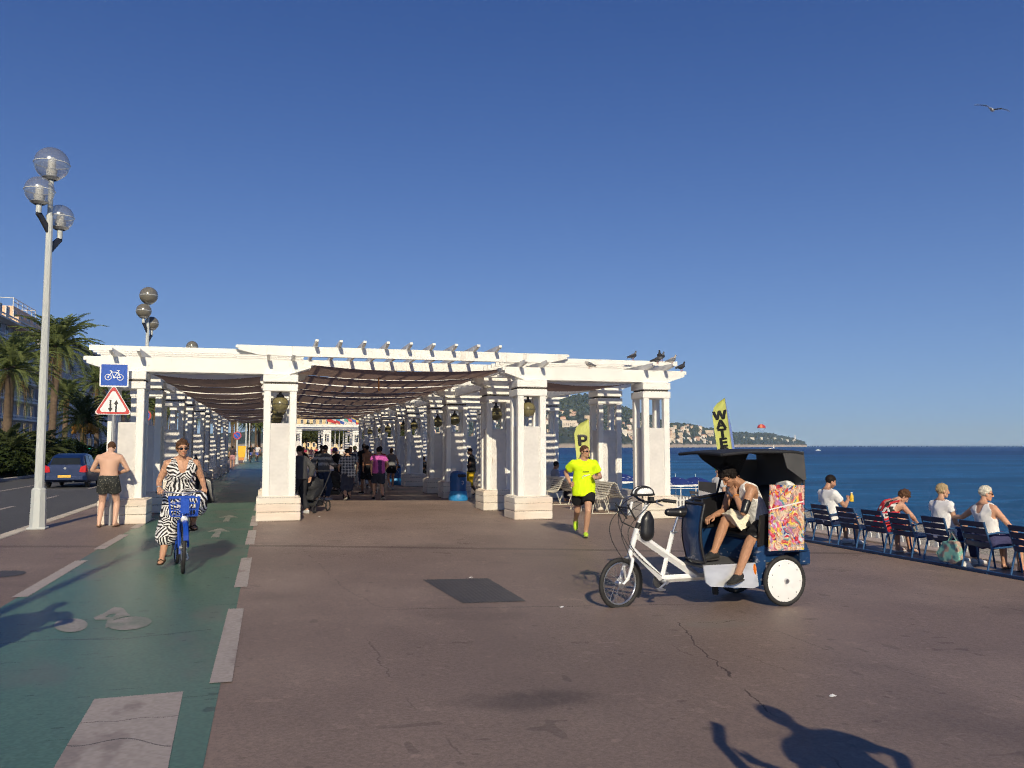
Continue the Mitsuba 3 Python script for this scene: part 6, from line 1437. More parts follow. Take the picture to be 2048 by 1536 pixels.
walker('person with ginger hair and a navy top behind the woman in the checked shirt', 2.95, 33.5, 190, [('tshirt', NAVY, {}), ('shorts', GRY, {}), ('shoes', GRY)], SK1, dict(hand_l=(-.1, .35, 1.1), hand_r=(.12, .35, 1.1)), h=1.70, fem=True, hair=('bob', pr('hair_ginger', (.25, .11, .03), .6)))
walker('shirtless man in dark shorts walking through the shade', 3.40, 31.2, 30, [('shorts', BLK, dict(len=.9)), ('shoes', BLK)], (.28, .14, .08), None, h=1.76, hair=('short', 'hair_dark'))
walker('person in a pink and purple T-shirt and dark shorts walking away under the shade', 3.36, 27.7, 8, [('tshirt', lambda t: np.where((np.abs(t.vertices[:, :1]) < .07) & (t.vertices[:, 2:] < 1.28), [.09, .035, .12], [.48, .10, .36]), dict(loose=1)), ('shorts', (.03, .035, .055), dict(len=.85)), ('shoes', BLK)], SK2, None, h=1.70, w=1.05, hair=('short', 'hair_dark'))
walker('dark-haired person in a red shirt just beyond the pink T-shirt', 3.90, 32.0, -20, [('tshirt', (.40, .05, .03), {}), ('shorts', NAVY, {}), ('shoes', BLK)], SK3, None, h=1.72, hair=('curly', 'hair_dark', .01))
walker('long-haired woman in a grey top and black shorts walking past the far bin', 4.62, 34.0, 4, [('tank', GRY, {}), ('shorts', BLK, dict(len=.42)), ('shoes', (.5, .48, .45))], SK1, dict(foot_l=(-.09, -.25, .2), foot_r=(.09, .2, .085)), h=1.68, fem=True, hair=('long', 'hair_brown'))
walker('man in a pale yellow cap and light shirt standing behind the shirtless man', 3.55, 37.5, 20, [('shirt', (.5, .52, .5), dict(loose=1)), ('trousers', (.4, .38, .33), {}), ('shoes', GRY)], SK1, None, h=1.74, hair=('short', pr('cap_yellow', (.62, .58, .22), .8), .012))
walker('dark figure standing in the shade between the shirtless man and the red shirt', 3.72, 35.5, 10, [('tshirt', BLK, dict(loose=1)), ('trousers', NAVY, {}), ('shoes', BLK)], SK4, None, h=1.84, hair=('short', 'hair_dark'))
walker('black-clothed woman in the shade left of the striped jacket', 1.35, 38, 170, [('tank', BLK, {}), ('skirt', BLK, dict(len=1.3)), ('shoes', BLK)], SK3, None, h=1.66, fem=True, hair=('long', 'hair_dark'))
walker('second dark figure in black behind the man in the striped jacket', 2.05, 36.5, 185, [('tshirt', BLK, {}), ('trousers', BLK, {}), ('shoes', BLK)], SK4, None, h=1.75, hair=('short', 'hair_dark'))
walker('person in a black top and yellow skirt standing right of the blue bin', 7.02, 30.3, 70, [('tshirt', BLK, dict(loose=1)), ('skirt', (.62, .40, .02), dict(len=1.1)), ('shoes', BLK)], SK4, dict(hand_l=(-.1, .28, 1.05), hand_r=(.12, .28, 1.05)), h=1.72, hair=('curly', 'hair_dark'))
walker('dark figure sitting low between two columns of the right row', 7.25, 41.0, 90, [('tshirt', BLK, {}), ('trousers', BLK, {}), ('shoes', BLK)], SK4, dict(hip=(0, 0, .50), foot_l=(-.1, .5, .085), foot_r=(.1, .48, .085), knee_l=(0, .5, 1), knee_r=(0, .5, 1), lean=14, hand_l=(-.1, .4, .62), hand_r=(.1, .4, .62)), h=1.72, hair=('short', 'hair_dark'))
walker('person in a dark grey hooded top half hidden behind the front left nave column', .74, 22.0, 40, [('shirt', (.07, .07, .075), dict(sleeve=1.9, loose=1)), ('trousers', (.03, .03, .035), {}), ('shoes', (.55, .55, .55))], SK1, dict(foot_l=(-.1, .1, .085), foot_r=(.14, -.1, .085), toe_l=(5, 0), toe_r=(-5, 0)), h=1.70, hair=('short', 'hair_dark'))
def stroller(x, y, rot, label, colr):
    k = thing('baby_stroller', label, 'stroller'); M = mat4(x, y, gz(x), rot)
    part(k, 'hood', soften(MF.sphere(1, 20).scale([.22, .26, .24]).translate([0, -.05, .66]).trim_by_plane([0, -.5, .86], .40), .06, 2), colr, smooth=True, M=M)
    part(k, 'seat', soften(mf(hullp([(s * .2, y_, z) for s in (-1, 1) for y_, z in ((-.28, .85), (-.22, .42), (.22, .38), (.34, .30), (.30, .46))])), .08, 3), colr, smooth=True, M=M)
    part(k, 'frame', cat([tube([(s * .24, -.55, 1.02), (s * .24, -.2, .62), (s * .24, .38, .12)], .013, 6) for s in (-1, 1)] + [tube([(s * .24, .1, .4), (s * .24, -.35, .13)], .013, 6) for s in (-1, 1)] + [tube([(-.24, -.55, 1.02), (.24, -.55, 1.02)], .016, 6)]), 'dark_metal', smooth=40, M=M)
    for s in (-1, 1):
        for y_, r in ((-.35, .14), (.40, .10)): part(k, 'wheel', ring((s * .27, y_, r), (1, 0, 0), r - .018, .018, 20, 6), 'tyre', smooth=True, M=M)
    part(k, 'basket', bx(0, -.05, .22, .38, .45, .14, .02), 'black_rubber', M=M)
stroller(1.05, 22.5, 150, 'black baby stroller half hidden behind the front left nave column', 'canopy_cloth')
stroller(1.98, 27.9, -100, 'black baby stroller beside the man in the striped jacket', 'canopy_cloth')
# people in the sun beyond
CR = [(2.6, 84, (.7, .69, .68), 'white shirt'), (2.95, 80, (.28, .03, .06), 'maroon shirt'), (3.5, 88, (.55, .45, .34), 'beige top'), (4.1, 92, (.55, .25, .22), 'salmon top'), (4.6, 82, (.66, .64, .6), 'pale top'), (5.3, 86, (.3, .08, .35), 'violet top'), (5.9, 90, (.6, .2, .35), 'pink top'), (6.6, 84, (.68, .66, .62), 'cream shirt'), (7.3, 95, (.1, .2, .4), 'blue shirt'), (3.1, 98, (.5, .5, .2), 'yellowish top'), (8.4, 88, (.65, .62, .6), 'off-white shirt'), (1.9, 95, (.12, .12, .14), 'dark top'), (5.0, 99, (.55, .1, .1), 'red top'), (7.9, 100, (.6, .58, .55), 'light grey top')]
for x, y, c, nm in CR:
    walker(f'distant person in a {nm} walking in the sun beyond the pergola', x, y, rng.choice([0, 180]) + rng.uniform(-30, 30), [('tshirt', c, {}), ('shorts', rng.choice([BLK, NAVY, GRY, (.35, .3, .22), (.3, .55, .2)]), {})], rng.choice([SK1, SK2, SK3]), None, h=rng.uniform(1.6, 1.8), hair=('short', rng.choice(['hair_dark', 'hair_brown'])))
walker('person in pink walking away at the far end of the cycle lane beside the columns', -2.75, 69, 5, [('tshirt', (.05, .04, .05), {}), ('shorts', (.5, .25, .25), {})], SK1, None, h=1.68, fem=True, hair=('long', 'hair_dark'))
for x, y, c, lab in ((-1.85, 90, BLK, 'distant cyclist in a black top on the lane'), (-1.25, 92, (.66, .64, .62), 'distant cyclist in a white top on the lane')):
    bicycle(x, y, 180, lab.replace('cyclist', 'bicycle ridden by the cyclist'), near=False, paint='dark_metal')
    walker(lab, x, y, 180, [('tshirt', c, {}), ('shorts', GRY, {})], SK1, dict(hip=(0, -.19, 1.0), lean=15, hand_l=(-.28, .09, 1.06), hand_r=(.28, .09, 1.06), foot_l=(-.13, -.06, .55), foot_r=(.13, -.06, .24), knee_l=(0, 1, .2), knee_r=(0, 1, .2)), hair=('short', 'hair_dark'))
# two passers-by out of frame, seen by their shadows
bicycle(-2.5, 6.55, 0, 'bicycle out of frame at the left, seen by its shadow on the lane', near=False, paint='dark_metal')
walker('cyclist out of frame at the left, seen by the shadow on the green lane', -2.5, 6.55, 0, [('tshirt', GRY, dict(loose=1)), ('shorts', BLK, {}), ('shoes', BLK)], SK1, dict(hip=(0, -.19, 1.0), lean=24, head=(0, 0, 0), hand_l=(-.28, .09, 1.06), hand_r=(.28, .09, 1.06), elbow_l=(-1, -.2, -.2), elbow_r=(1, -.2, -.2), foot_l=(-.13, -.06, .55), foot_r=(.13, -.06, .24), knee_l=(0, 1, .2), knee_r=(0, 1, .2)), h=1.8, w=1.15, hair=('short', 'hair_dark'))
walker('person out of frame at the lower right, seen by the shadow on the asphalt', 2.74, 1.62, 16, [('tshirt', GRY, dict(loose=1)), ('shorts', BLK, {}), ('shoes', BLK)], SK1, dict(lean=3, head=(20, 0, 0), hand_l=(-.40, .30, 1.20), elbow_l=(-.6, -.2, -1), foot_l=(-.1, 0, .085), foot_r=(.1, .1, .085), toe_l=(5, 0), toe_r=(-5, 0), hand_r=(.24, .12, 1.0), elbow_r=(1, -.3, 0)), h=1.76, w=.92, hair=('short', 'hair_dark'))
put(thing('carry_strap', 'looped strap held out by the person out of frame, seen by its shadow', 'strap'), tube([(2.33, 2.06, 1.36), (2.30, 2.05, 1.32), (2.20, 1.98, 1.24), (2.16, 1.90, 1.10), (2.20, 1.84, .94), (2.30, 1.82, .84)], .035, 8), 'black_vinyl', smooth=True)

# ---------------------------------------------------------------- birds, boats and a parasail
pr('pigeon_grey', mikit.proc(lambda p, n, uv: mix((.05, .052, .06), (.20, .20, .22), noise(p.x * 40, p.y * 40, p.z * 40))), .6); pr('pigeon_dark', (.03, .03, .035), .55); pr('pigeon_pale', (.40, .36, .32), .6); pr('bird_foot', (.35, .08, .06), .6)
def pigeon(x, y, z, rot, label, mat='pigeon_grey', sleepy=False):
    k = thing('pigeon', label, 'bird'); M = mat4(x, y, z, rot, 1.0)
    hz, hy = (.17, .085) if sleepy else (.235, .095)
    b = union([osph((0, 0, .115), (.058, .105, .062), rotm(0, -22), 16), MF.batch_hull([sph((0, .055, .14), .045, 12), sph((0, hy, hz - .02), .022, 12)]), sph((0, hy + .008, hz), .024, 12), MF.batch_hull([sph((0, -.07, .10), .035, 10), osph((0, -.19, .055), (.03, .012, .008), np.eye(3), 10)])])
    part(k, 'body', soften(b, .02, 4), mat, smooth=True, M=M)
    part(k, 'beak', hullp([(s * .006, hy + .026, hz + q) for s in (-1, 1) for q in (-.008, .004)] + [(0, hy + .052, hz - .010)]), 'dark_metal', M=M)
    for s in (-1, 1):
        part(k, 'wing', soften(MF.batch_hull([osph((s * .052, .03, .13), (.014, .05, .04), np.eye(3), 10), osph((s * .032, -.15, .085), (.008, .04, .012), np.eye(3), 10)]), .03, 2), 'pigeon_dark' if mat != 'pigeon_pale' else 'pigeon_grey', smooth=True, M=M)
        part(k, 'foot', cat([tube([(s * .022, .0, .07), (s * .022, .01, .004)], .005, 5), tube([(s * .022, -.02, .004), (s * .022, .035, .004)], .004, 5)]), 'bird_foot', M=M)
pigeon(7.62, 19.98, 3.566, 100, 'pale brown pigeon sitting on the front beam right of the upper beam end', 'pigeon_pale', True)
pigeon(8.85, 20.1, 3.82, -70, 'grey pigeon standing upright on the roof slats, leftmost of the standing pigeons')
pigeon(9.30, 19.62, 3.70, -120, 'grey pigeon crouching on a rafter end left of the cluster', 'pigeon_grey', True)
pigeon(9.50, 19.9, 3.82, 150, 'dark upright pigeon, left one of the close pair at the beam end', 'pigeon_dark')
pigeon(9.62, 20.05, 3.82, -60, 'grey pigeon, right one of the close pair at the beam end')
pigeon(9.72, 19.66, 3.70, -90, 'brownish pigeon on the last rafter end', 'pigeon_pale')
pigeon(10.12, 19.94, 3.566, -75, 'black pigeon on the outermost tip of the front beam', 'pigeon_dark')
pr('gull_white', (.55, .54, .55), .6); pr('gull_grey', (.16, .16, .18), .6)
k = thing('seagull', 'lone seagull gliding with spread wings high in the sky at the right', 'bird'); M = T().translate([31.3, 30.7, 16.9]).rotate([0, 0, 1], -58).rotate([0, 1, 0], 26)
part(k, 'body', soften(union([osph((0, 0, 0), (.075, .20, .07), np.eye(3)), sph((0, .21, .03), .05), MF.batch_hull([sph((0, -.15, 0), .05), osph((0, -.32, .0), (.08, .02, .01), np.eye(3))])]), .04, 3), 'gull_white', smooth=True, M=M)
part(k, 'beak', hullp([(-.012, .25, .03), (.012, .25, .03), (0, .25, .045), (0, .32, .02)]), 'strap_orange', M=M)
for s in (-1, 1):
    P = [(s * .05, .06, .04), (s * .32, .13, .16), (s * .62, .04, .12), (s * .78, -.08, .05)]; ch = [.10, .085, .05, .008]
    m_ = union([MF.batch_hull([osph(np.array(P[i]) + [0, 0, 0], (.02, ch[i], .012), np.eye(3), 10), osph(np.array(P[i + 1]), (.02, ch[i + 1], .010), np.eye(3), 10)]) for i in range(3)])
    part(k, 'wing', tm(m_), 'gull_grey', smooth=40, M=M)
k = thing('parasail', 'red parasail canopy hanging in the sky above the low cape', 'parachute'); cx, cy, cz = 560.0, 900.0, 23.0
pr('parasail_red', (.50, .04, .04), .7); pr('parasail_orange', (.75, .25, .12), .7)
for i in range(10):
    a0, a1 = [2 * math.pi * (i + q) / 10 for q in (0, 1)]; V = [[cx, cy, cz + 4.6]]
    for r, z in ((2.6, 3.9), (4.6, 2.0), (5.0, 0)): V += [[cx + r * math.cos(a), cy + r * math.sin(a), cz + z] for a in (a0, (a0 + a1) / 2, a1)]
    f = [[0, 1, 2], [0, 2, 3]] + [[1 + 3 * r + c, 4 + 3 * r + c, 5 + 3 * r + c] for r in (0, 1) for c in (0, 1)] + [[1 + 3 * r + c, 5 + 3 * r + c, 2 + 3 * r + c] for r in (0, 1) for c in (0, 1)]
    part(k, 'gore', trimesh.Trimesh(np.array(V), np.array(f), process=False), 'parasail_red' if i % 3 else 'parasail_orange')
part(k, 'line', cat([tube([(cx + 5 * math.cos(a), cy + 5 * math.sin(a), cz), (cx, cy, cz - 8)], .04, 4) for a in np.arange(8) * math.pi / 4] + [tube([(cx, cy, cz - 8), (cx + 60, cy + 10, -3.5)], .05, 4)]), 'dark_metal')
def boat(x, y, L, label, sail=False):
    k = thing('boat', label, 'boat'); M = mat4(x, y, -4.2, rng.uniform(0, 180))
    part(k, 'hull', hullp([(s * w2, y_, z) for s in (-1, 1) for y_, w2, z in ((-.5 * L, .16 * L, .9), (-.5 * L, .12 * L, -.3), (.15 * L, .17 * L, .95), (.5 * L, .01, 1.15), (.4 * L, .01, -.3))]), 'white_gloss', M=M)
    part(k, 'cabin', hullp([(s * .11 * L, y_, z) for s in (-1, 1) for y_, z in ((-.25 * L, .9), (.15 * L, .9), (.08 * L, 1.7), (-.2 * L, 1.8))]), 'white_gloss', M=M)
    if sail: part(k, 'mast', tube([(0, .05 * L, .9), (0, .05 * L, 1.3 * L)], .08, 6), 'white_gloss', M=M); part(k, 'sail', hullp([(0, .04 * L, 1.5), (0, -.4 * L, 1.6), (0, .04 * L, 1.25 * L), (.05, .0, 2)]), 'beach_white', M=M)
boat(376, 348, 3.2, 'small white boat alone on the open water at the right')
boat(990, 1560, 8, 'tiny white motor boat at the foot of the low cape'); boat(1239, 1938, 7, 'tiny white sailing boat near the tip of the cape', True); boat(640, 905, 7, 'tiny white boat towing the parasail')
# ================================================================ PALMS, SHRUBS, BUILDINGS BEYOND
def leaf_mat(name, a, b, trans=.25):
    scene[name] = {'type': 'principledthin', 'base_color': mikit.proc(lambda p, n, uv: mix(a, b, fbm(p.x * 2.1, p.y * 2.1, p.z * 2.1, octaves=3))), 'roughness': .55, 'diff_trans': trans * 2, 'spec_trans': 0.0, 'eta': 1.35}
leaf_mat('palm_leaf', (.10, .145, .05), (.22, .245, .095)); leaf_mat('palm_leaf_dark', (.045, .068, .028), (.11, .125, .052)); leaf_mat('palm_dead', (.16, .105, .045), (.26, .18, .08)); leaf_mat('shrub_leaf', (.022, .040, .014), (.065, .085, .03))
leaf_mat('tree_leaf', (.05, .07, .022), (.12, .125, .045))
pr('palm_trunk', mikit.proc(lambda p, n, uv: C3(.15, .105, .07) * (.55 + .6 * noise(p.x * 6, p.y * 6, p.z * 9))), .95)
pr('date_orange', (.42, .20, .03), .7)
def frond(L, el, az, droop, r, wl=.42, nl=34):
    """rachis bending down and leaflets along both sides"""
    t = np.linspace(0, 1, 12); a = el - droop * t ** 1.5
    dx = np.cos(a); dz = np.sin(a); s = L / 11
    X = np.concatenate([[0], np.cumsum(dx[:-1] * s)]); Z = np.concatenate([[0], np.cumsum(dz[:-1] * s)])
    P = np.column_stack([X * math.cos(az), X * math.sin(az), Z]); side = np.array([-math.sin(az), math.cos(az), 0.0])
    V, F = [], []
    for q in np.linspace(.12, 1, nl):
        i = q * 11; i0 = min(int(i), 10); p = P[i0] + (P[i0 + 1] - P[i0]) * (i - i0); d = unit(P[i0 + 1] - P[i0]); up_ = np.cross(side, d) * -1
        ll = wl * (math.sin(math.pi * min(1, q * .9 + .08)) ** .6) * r.uniform(.8, 1.15)
        for sg_ in (-1, 1):
            tip = p + ll * (side * sg_ * .80 + d * .62 + np.array([0, 0, r.uniform(-.42, -.02)]) + up_ * .12)
            w2 = .022 * d; b = len(V); V += [p - w2, p + w2, tip]; F.append([b, b + 1, b + 2])
            m_ = p * .45 + tip * .55 + np.array([0, 0, .05]); V += [p + w2, m_ + w2 * 1.4, tip]; F.append([b + 3, b + 4, b + 5])
    return trimesh.Trimesh(np.array(V), np.array(F), process=False), tube(P, np.linspace(.035, .008, 12), 4)
def palm_meshes(L, n, seed, h, droopy=1.0, dead=10):
    r = np.random.default_rng(seed); fs, dd = [], []
    for i in range(n):
        q = (i + .5) / n; el = math.radians(86 - 108 * q ** 1.1 + r.uniform(-7, 7)); az = i * 2.39996 + r.uniform(-.25, .25)
        a, b = frond(L * r.uniform(.85, 1.08) * (1 - .15 * (q < .15)), el, az, math.radians(60 + 35 * r.random()) * droopy, r); fs += [a, b]
    for i in range(dead):
        a, b = frond(L * r.uniform(.5, .75), math.radians(r.uniform(-65, -35)), r.uniform(0, 6.28), math.radians(50), r, .3, 20); dd += [a, b]
    zz = np.linspace(0, h, max(6, int(h * 5))); rr = .23 + .10 * np.exp(-zz * 1.4) + .02 * (np.arange(len(zz)) % 2) + .10 * np.exp(-(h - zz) * 2.2)
    bend = np.column_stack([.12 * np.sin(zz / max(h, 1) * 2), .06 * np.sin(zz * .5), zz])
    tk = tube(np.vstack([[0, 0, -.5], bend]), np.concatenate([[rr[0]], rr]), 10)
    top = bend[-1]
    boot = hullp([top + [.34 * math.cos(a), .34 * math.sin(a), z] for a in np.arange(8) * .785 for z in (-.15, .15)] + [top + [0, 0, -.7], top + [0, 0, .45]])
    c_ = cat(fs); c_.apply_translation(top); d_ = cat(dd) if dd else None
    if d_ is not None: d_.apply_translation(top)
    return tk, boot, c_, d_
def palm(x, y, h, L, label, seed, mat='palm_leaf', n=58, droopy=1.0, dead=12, dates=False, z=-.2, group=None):
    k = thing('palm_tree', label, 'palm tree', group); M = mat4(x, y, z, seed * 37.0)
    tk, boot, c_, d_ = palm_meshes(L, n, seed, h, droopy, dead)
    part(k, 'trunk', tk, 'palm_trunk', smooth=40, M=M); part(k, 'crown_base', boot, 'palm_trunk', M=M)
    part(k, 'crown', c_, mat, M=M)
    if d_ is not None: part(k, 'dead_fronds', d_, 'palm_dead', M=M)
    if dates:
        r = np.random.default_rng(seed); b = []
        for i in range(70):
            a = r.uniform(0, 6.28); q = r.uniform(.35, .95); b.append(ell((q * math.cos(a), q * math.sin(a), h - .05 - q * .8 + r.uniform(-.3, .2)), (.10, .10, .16), 10))
        part(k, 'date_clusters', cat(b), 'date_orange', M=M)
palm(-14.8, 56, 6.3, 3.4, 'tall palm cut by the left edge of the picture', 1, n=64)
palm(-15.0, 68, 8.9, 3.7, 'tallest bushy palm with a slim trunk right behind the near lamp post', 2, n=92)
palm(-18.5, 89, 6.6, 2.4, 'smaller palm with a reddish crown base between the tallest palm and the low dark palm', 3, n=46, dead=6)
palm(-14.6, 77, 3.9, 3.5, 'low dark spreading palm with orange date clusters left of the sign', 4, 'palm_leaf_dark', n=60, droopy=1.15, dates=True, dead=8)
palm(-14.0, 54, 1.3, 2.5, 'low dark palm growing at the foot of the palm on the left edge', 5, 'palm_leaf_dark', n=40, dead=4)
palm(-14.2, 61, 1.2, 2.6, 'low dark palm left of the driving car', 6, 'palm_leaf_dark', n=40, dead=4)
palm(-18, 101, 8.6, 3.0, 'yellowish palm showing behind the left end of the pergola beam', 7, n=54)
palm(-14.6, 92, 6.0, 3.0, 'palm seen between the sign and the first column', 8, n=50)
for i, (x, y, h) in enumerate([(-14.5, 108, 6.5), (-15, 124, 7), (-14.6, 140, 7.2), (-13.2, 158, 7), (-12, 176, 7.5)]):
    palm(x, y, h, 3.0, 'palm in the row along the far side of the road behind the pergola', 20 + i, n=44, dead=8, group='palms across the road')
bed = struct('planted_bed', 'planted strip beyond the far end of the cycle lane')
put(bed, sheet([(-7.5, 132), (-.2, 140), (.4, 240), (-12, 240)], .03), 'soil')
for i, (x, y, h, L, mt) in enumerate([(-5.0, 136, 6.2, 3.0, 'palm_leaf'), (-3.2, 143, 5.4, 3.0, 'palm_leaf'), (-1.7, 150, 6.4, 3.0, 'palm_leaf'), (-.7, 146, 5.2, 2.8, 'palm_leaf_dark'), (-6.4, 160, 7, 3, 'palm_leaf_dark'), (-2.6, 170, 7, 3, 'palm_leaf')]):
    palm(x, y, h, L, 'palm standing beyond the far end of the cycle lane, seen under the left aisle', 40 + i, mt, n=44, z=0, group='palms beyond the end of the lane')
def leaf_cloud(rad, n, size, seed, squash=1.0):
    r = np.random.default_rng(seed); d = r.normal(size=(n, 3)); d /= np.linalg.norm(d, axis=1, keepdims=True)
    lob = .62 + .38 * meshkit.noise(d * 2.6 + seed, seed) * 1.5; q = r.random(n) ** .38
    c = d * (np.array(rad) * (lob * q)[:, None]); a = r.normal(size=(n, 3)); a /= np.linalg.norm(a, axis=1, keepdims=True); b = np.cross(a, r.normal(size=(n, 3))); b /= np.linalg.norm(b, axis=1, keepdims=True)
    s = size * r.uniform(.6, 1.3, (n, 1)); V = np.stack([c - a * s, c + b * s * .5, c + a * s, c - b * s * .5], 1).reshape(-1, 3); i = np.arange(n) * 4
    return trimesh.Trimesh(V, np.vstack([np.column_stack([i, i + 1, i + 2]), np.column_stack([i, i + 2, i + 3])]), process=False)
SH = None
for i in range(26):
    y = 42 + 3.1 * i; x = -14.3 + rng.uniform(-.6, .5); w_ = rng.uniform(1.0, 1.7)
    k = thing('shrub', 'dark rounded shrub in the planted strip across the road', 'shrub', 'shrubs in the strip across the road'); M = T().translate([x, y, -.2]).rotate([0, 0, 1], rng.uniform(0, 360)).scale([w_, w_, rng.uniform(.8, 1.35)])
    if SH is None:
        SH = mikit.ply(leaf_cloud((1.15, 1.15, .95), 2600, .11, 3), 'shrub_leaf'), mikit.ply(cat([tube([(0, 0, -.3), (.1 * a, .1 * b, .5), (.5 * a, .5 * b, 1.1)], [.05, .04, .02], 5) for a, b in ((1, 0), (-.6, .7), (-.4, -.8))]), 'palm_trunk')
    scene[k + '__foliage'] = {**SH[0], 'to_world': M @ T().translate([0, 0, .95])}; scene[k + '__stem'] = {**SH[1], 'to_world': M}
def tree(x, y, h, r_, label, seed, z=-.3, mat='tree_leaf', group=None):
    k = thing('tree', label, 'tree', group); M = mat4(x, y, z, seed * 50)
    br = [tube([(0, 0, -.4), (0, 0, h * .35), (.05 * h, .02 * h, h * .6)], [.05 * h * .6, .04 * h * .6, .02 * h * .6], 8)] + [tube([(0, 0, h * .3), (h * .16 * math.cos(a), h * .16 * math.sin(a), h * .55), (h * .26 * math.cos(a), h * .26 * math.sin(a), h * .72)], [.02 * h, .014 * h, .005 * h], 5) for a in (0.3, 1.7, 3.2, 4.8)]
    part(k, 'trunk', cat(br), 'palm_trunk', smooth=40, M=M)
    c_ = leaf_cloud((r_, r_, h * .36), 5200, .035 * h, seed); c_.apply_translation([0, 0, h * .66]); part(k, 'crown', c_, mat, M=M)

# quay at the far end, with the town behind it
put(struct('quay', 'paved quay at the far end of the promenade'), bx(45, 600, -2.8, 68, 640, 5.0), 'coping_stone')
for i, (x, y, h, r_) in enumerate([(11.5, 292, 9.5, 5), (15.5, 300, 8.5, 5), (19.5, 296, 9.0, 5), (23.5, 305, 7.8, 4.5), (8.6, 300, 7.5, 4.5), (28.5, 310, 7.0, 4.5), (33, 320, 9, 5), (5.5, 310, 8, 4.5), (39, 330, 8, 5), (46, 330, 9, 5), (54, 340, 9, 5)]):
    tree(x, y, h, r_, 'green tree in front of the cream building at the far end of the pergola', 60 + i, group='trees in front of the cream building')

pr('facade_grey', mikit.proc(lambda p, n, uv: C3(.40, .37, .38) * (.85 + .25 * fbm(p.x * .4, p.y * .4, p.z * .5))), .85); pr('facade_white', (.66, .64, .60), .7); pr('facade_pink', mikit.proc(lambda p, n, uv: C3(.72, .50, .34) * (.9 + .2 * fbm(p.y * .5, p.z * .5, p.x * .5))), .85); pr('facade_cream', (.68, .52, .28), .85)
pr('window_glass', (.025, .03, .04), .12, spec=.8); pr('slate_roof', (.07, .07, .075), .7)
WIN = {}
def windows(parent, pts, size, normal_x=True, mat='window_glass', frame_mat='facade_white', shutters=False):
    """each window a part with its frame; shared meshes"""
    w_, h_ = size; key = (w_, h_, normal_x)
    if key not in WIN:
        g_ = bx(0, 0, 0, .10, w_, h_) if normal_x else bx(0, 0, 0, w_, .10, h_)
        fr2 = [bx(.03 if normal_x else 0, 0 if normal_x else -.03, s * h_ / 2, *((.16, w_ + .2, .12) if normal_x else (w_ + .2, .16, .12))) for s in (-1, 1)] + [bx(.03 if normal_x else s * w_ / 2, s * w_ / 2 if normal_x else -.03, 0, *((.15, .11, h_) if normal_x else (.11, .15, h_))) for s in (-1, 0, 1)]
        WIN[key] = mikit.ply(g_, mat), mikit.ply(cat(fr2), frame_mat)
    a, b = WIN[key]
    for p in pts:
        q = uniq(parent + '__window'); M = T().translate([float(v_) for v_ in p]); scene[q] = {**a, 'to_world': M}; scene[q + '__frame'] = {**b, 'to_world': M}
# balconied hotel at the left edge
k = thing('hotel', 'white hotel with stacked balconies and a pink rooftop block at the left edge', 'building')
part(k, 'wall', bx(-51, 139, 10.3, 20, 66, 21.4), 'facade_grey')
for f_ in range(7):
    z = 2.9 + 3.05 * f_
    sl = part(k, 'balcony', bx(-40.2, 139, z, 2.0, 66, .32, .04), 'facade_white'); part(sl, 'parapet', bx(-39.25, 139, z + .55, .10, 66, .22), 'facade_white')
    m_b = [bx(-39.25, 106.5 + 1.1 * i, z + .3, .05, .05, .45) for i in range(60)]; part(sl, 'balusters', cat(m_b), 'facade_white', kind='stuff', label='thin balcony balusters')
    windows(k, [(-40.98, 108 + 4.1 * i, z + 1.6) for i in range(16)], (1.8, 2.2))
ph = part(k, 'rooftop_block', bx(-49.5, 164, 22.9, 17, 15, 3.4), 'facade_pink', label='pink rooftop block'); part(ph, 'lower_step', bx(-43.6, 162.5, 21.6, 8.4, 18, 1.6), 'facade_pink')
rl = part(k, 'roof_rail', cat([tube([(-58, y_, 26.0), (-41.2, y_, 26.0)], .07, 5) for y_ in (157, 171)] + [tube([(-41.2, 157, z), (-41.2, 171, z)], .07, 5) for z in (25.4, 26.0)] + [tube([(-58 + 2.8 * i, 157, 24.5), (-58 + 2.8 * i, 157, 26.0)], .07, 5) for i in range(7)] + [tube([(-41.2, 157 + 2.8 * i, 24.5), (-41.2, 157 + 2.8 * i, 26.0)], .07, 5) for i in range(6)]), 'facade_white')
part(k, 'roof_slab', bx(-50.5, 139, 21.3, 22, 67, .4), 'facade_white')
# grey block behind the palms
k = thing('apartment_block', 'tall shaded apartment block with rows of windows behind the palms', 'building')
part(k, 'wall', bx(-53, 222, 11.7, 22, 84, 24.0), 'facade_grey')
rf = part(k, 'roof', hullp([(x, y, z) for x, y, z in ((-64.5, 179.5, 23.7), (-41.4, 179.5, 23.7), (-64.5, 264.5, 23.7), (-41.4, 264.5, 23.7), (-60, 182, 26.2), (-45.5, 182, 26.2), (-60, 262, 26.2), (-45.5, 262, 26.2))]), 'slate_roof')
for y_ in (190, 212, 236): part(rf, 'chimney', bx(-50, y_, 26.6, 1.6, 2.6, 2.6), 'facade_pink')
for f_ in range(7):
    part(k, 'string_course', bx(-41.85, 222, 3.4 + 3.5 * f_, .35, 84.2, .25), 'facade_white')
    windows(k, [(-41.98, 183 + 4.0 * i, 1.9 + 3.5 * f_) for i in range(20)], (1.3, 2.1))
k = thing('apartment_block', 'farther pale apartment block along the same seafront street', 'building')
part(k, 'wall', bx(-50, 320, 11, 22, 90, 22), 'facade_pink'); part(k, 'roof', bx(-50, 320, 22.4, 23, 91, .8), 'slate_roof')
for f_ in range(5): windows(k, [(-38.98, 280 + 6.0 * i, 2.2 + 4.0 * f_) for i in range(14)], (1.6, 2.4))
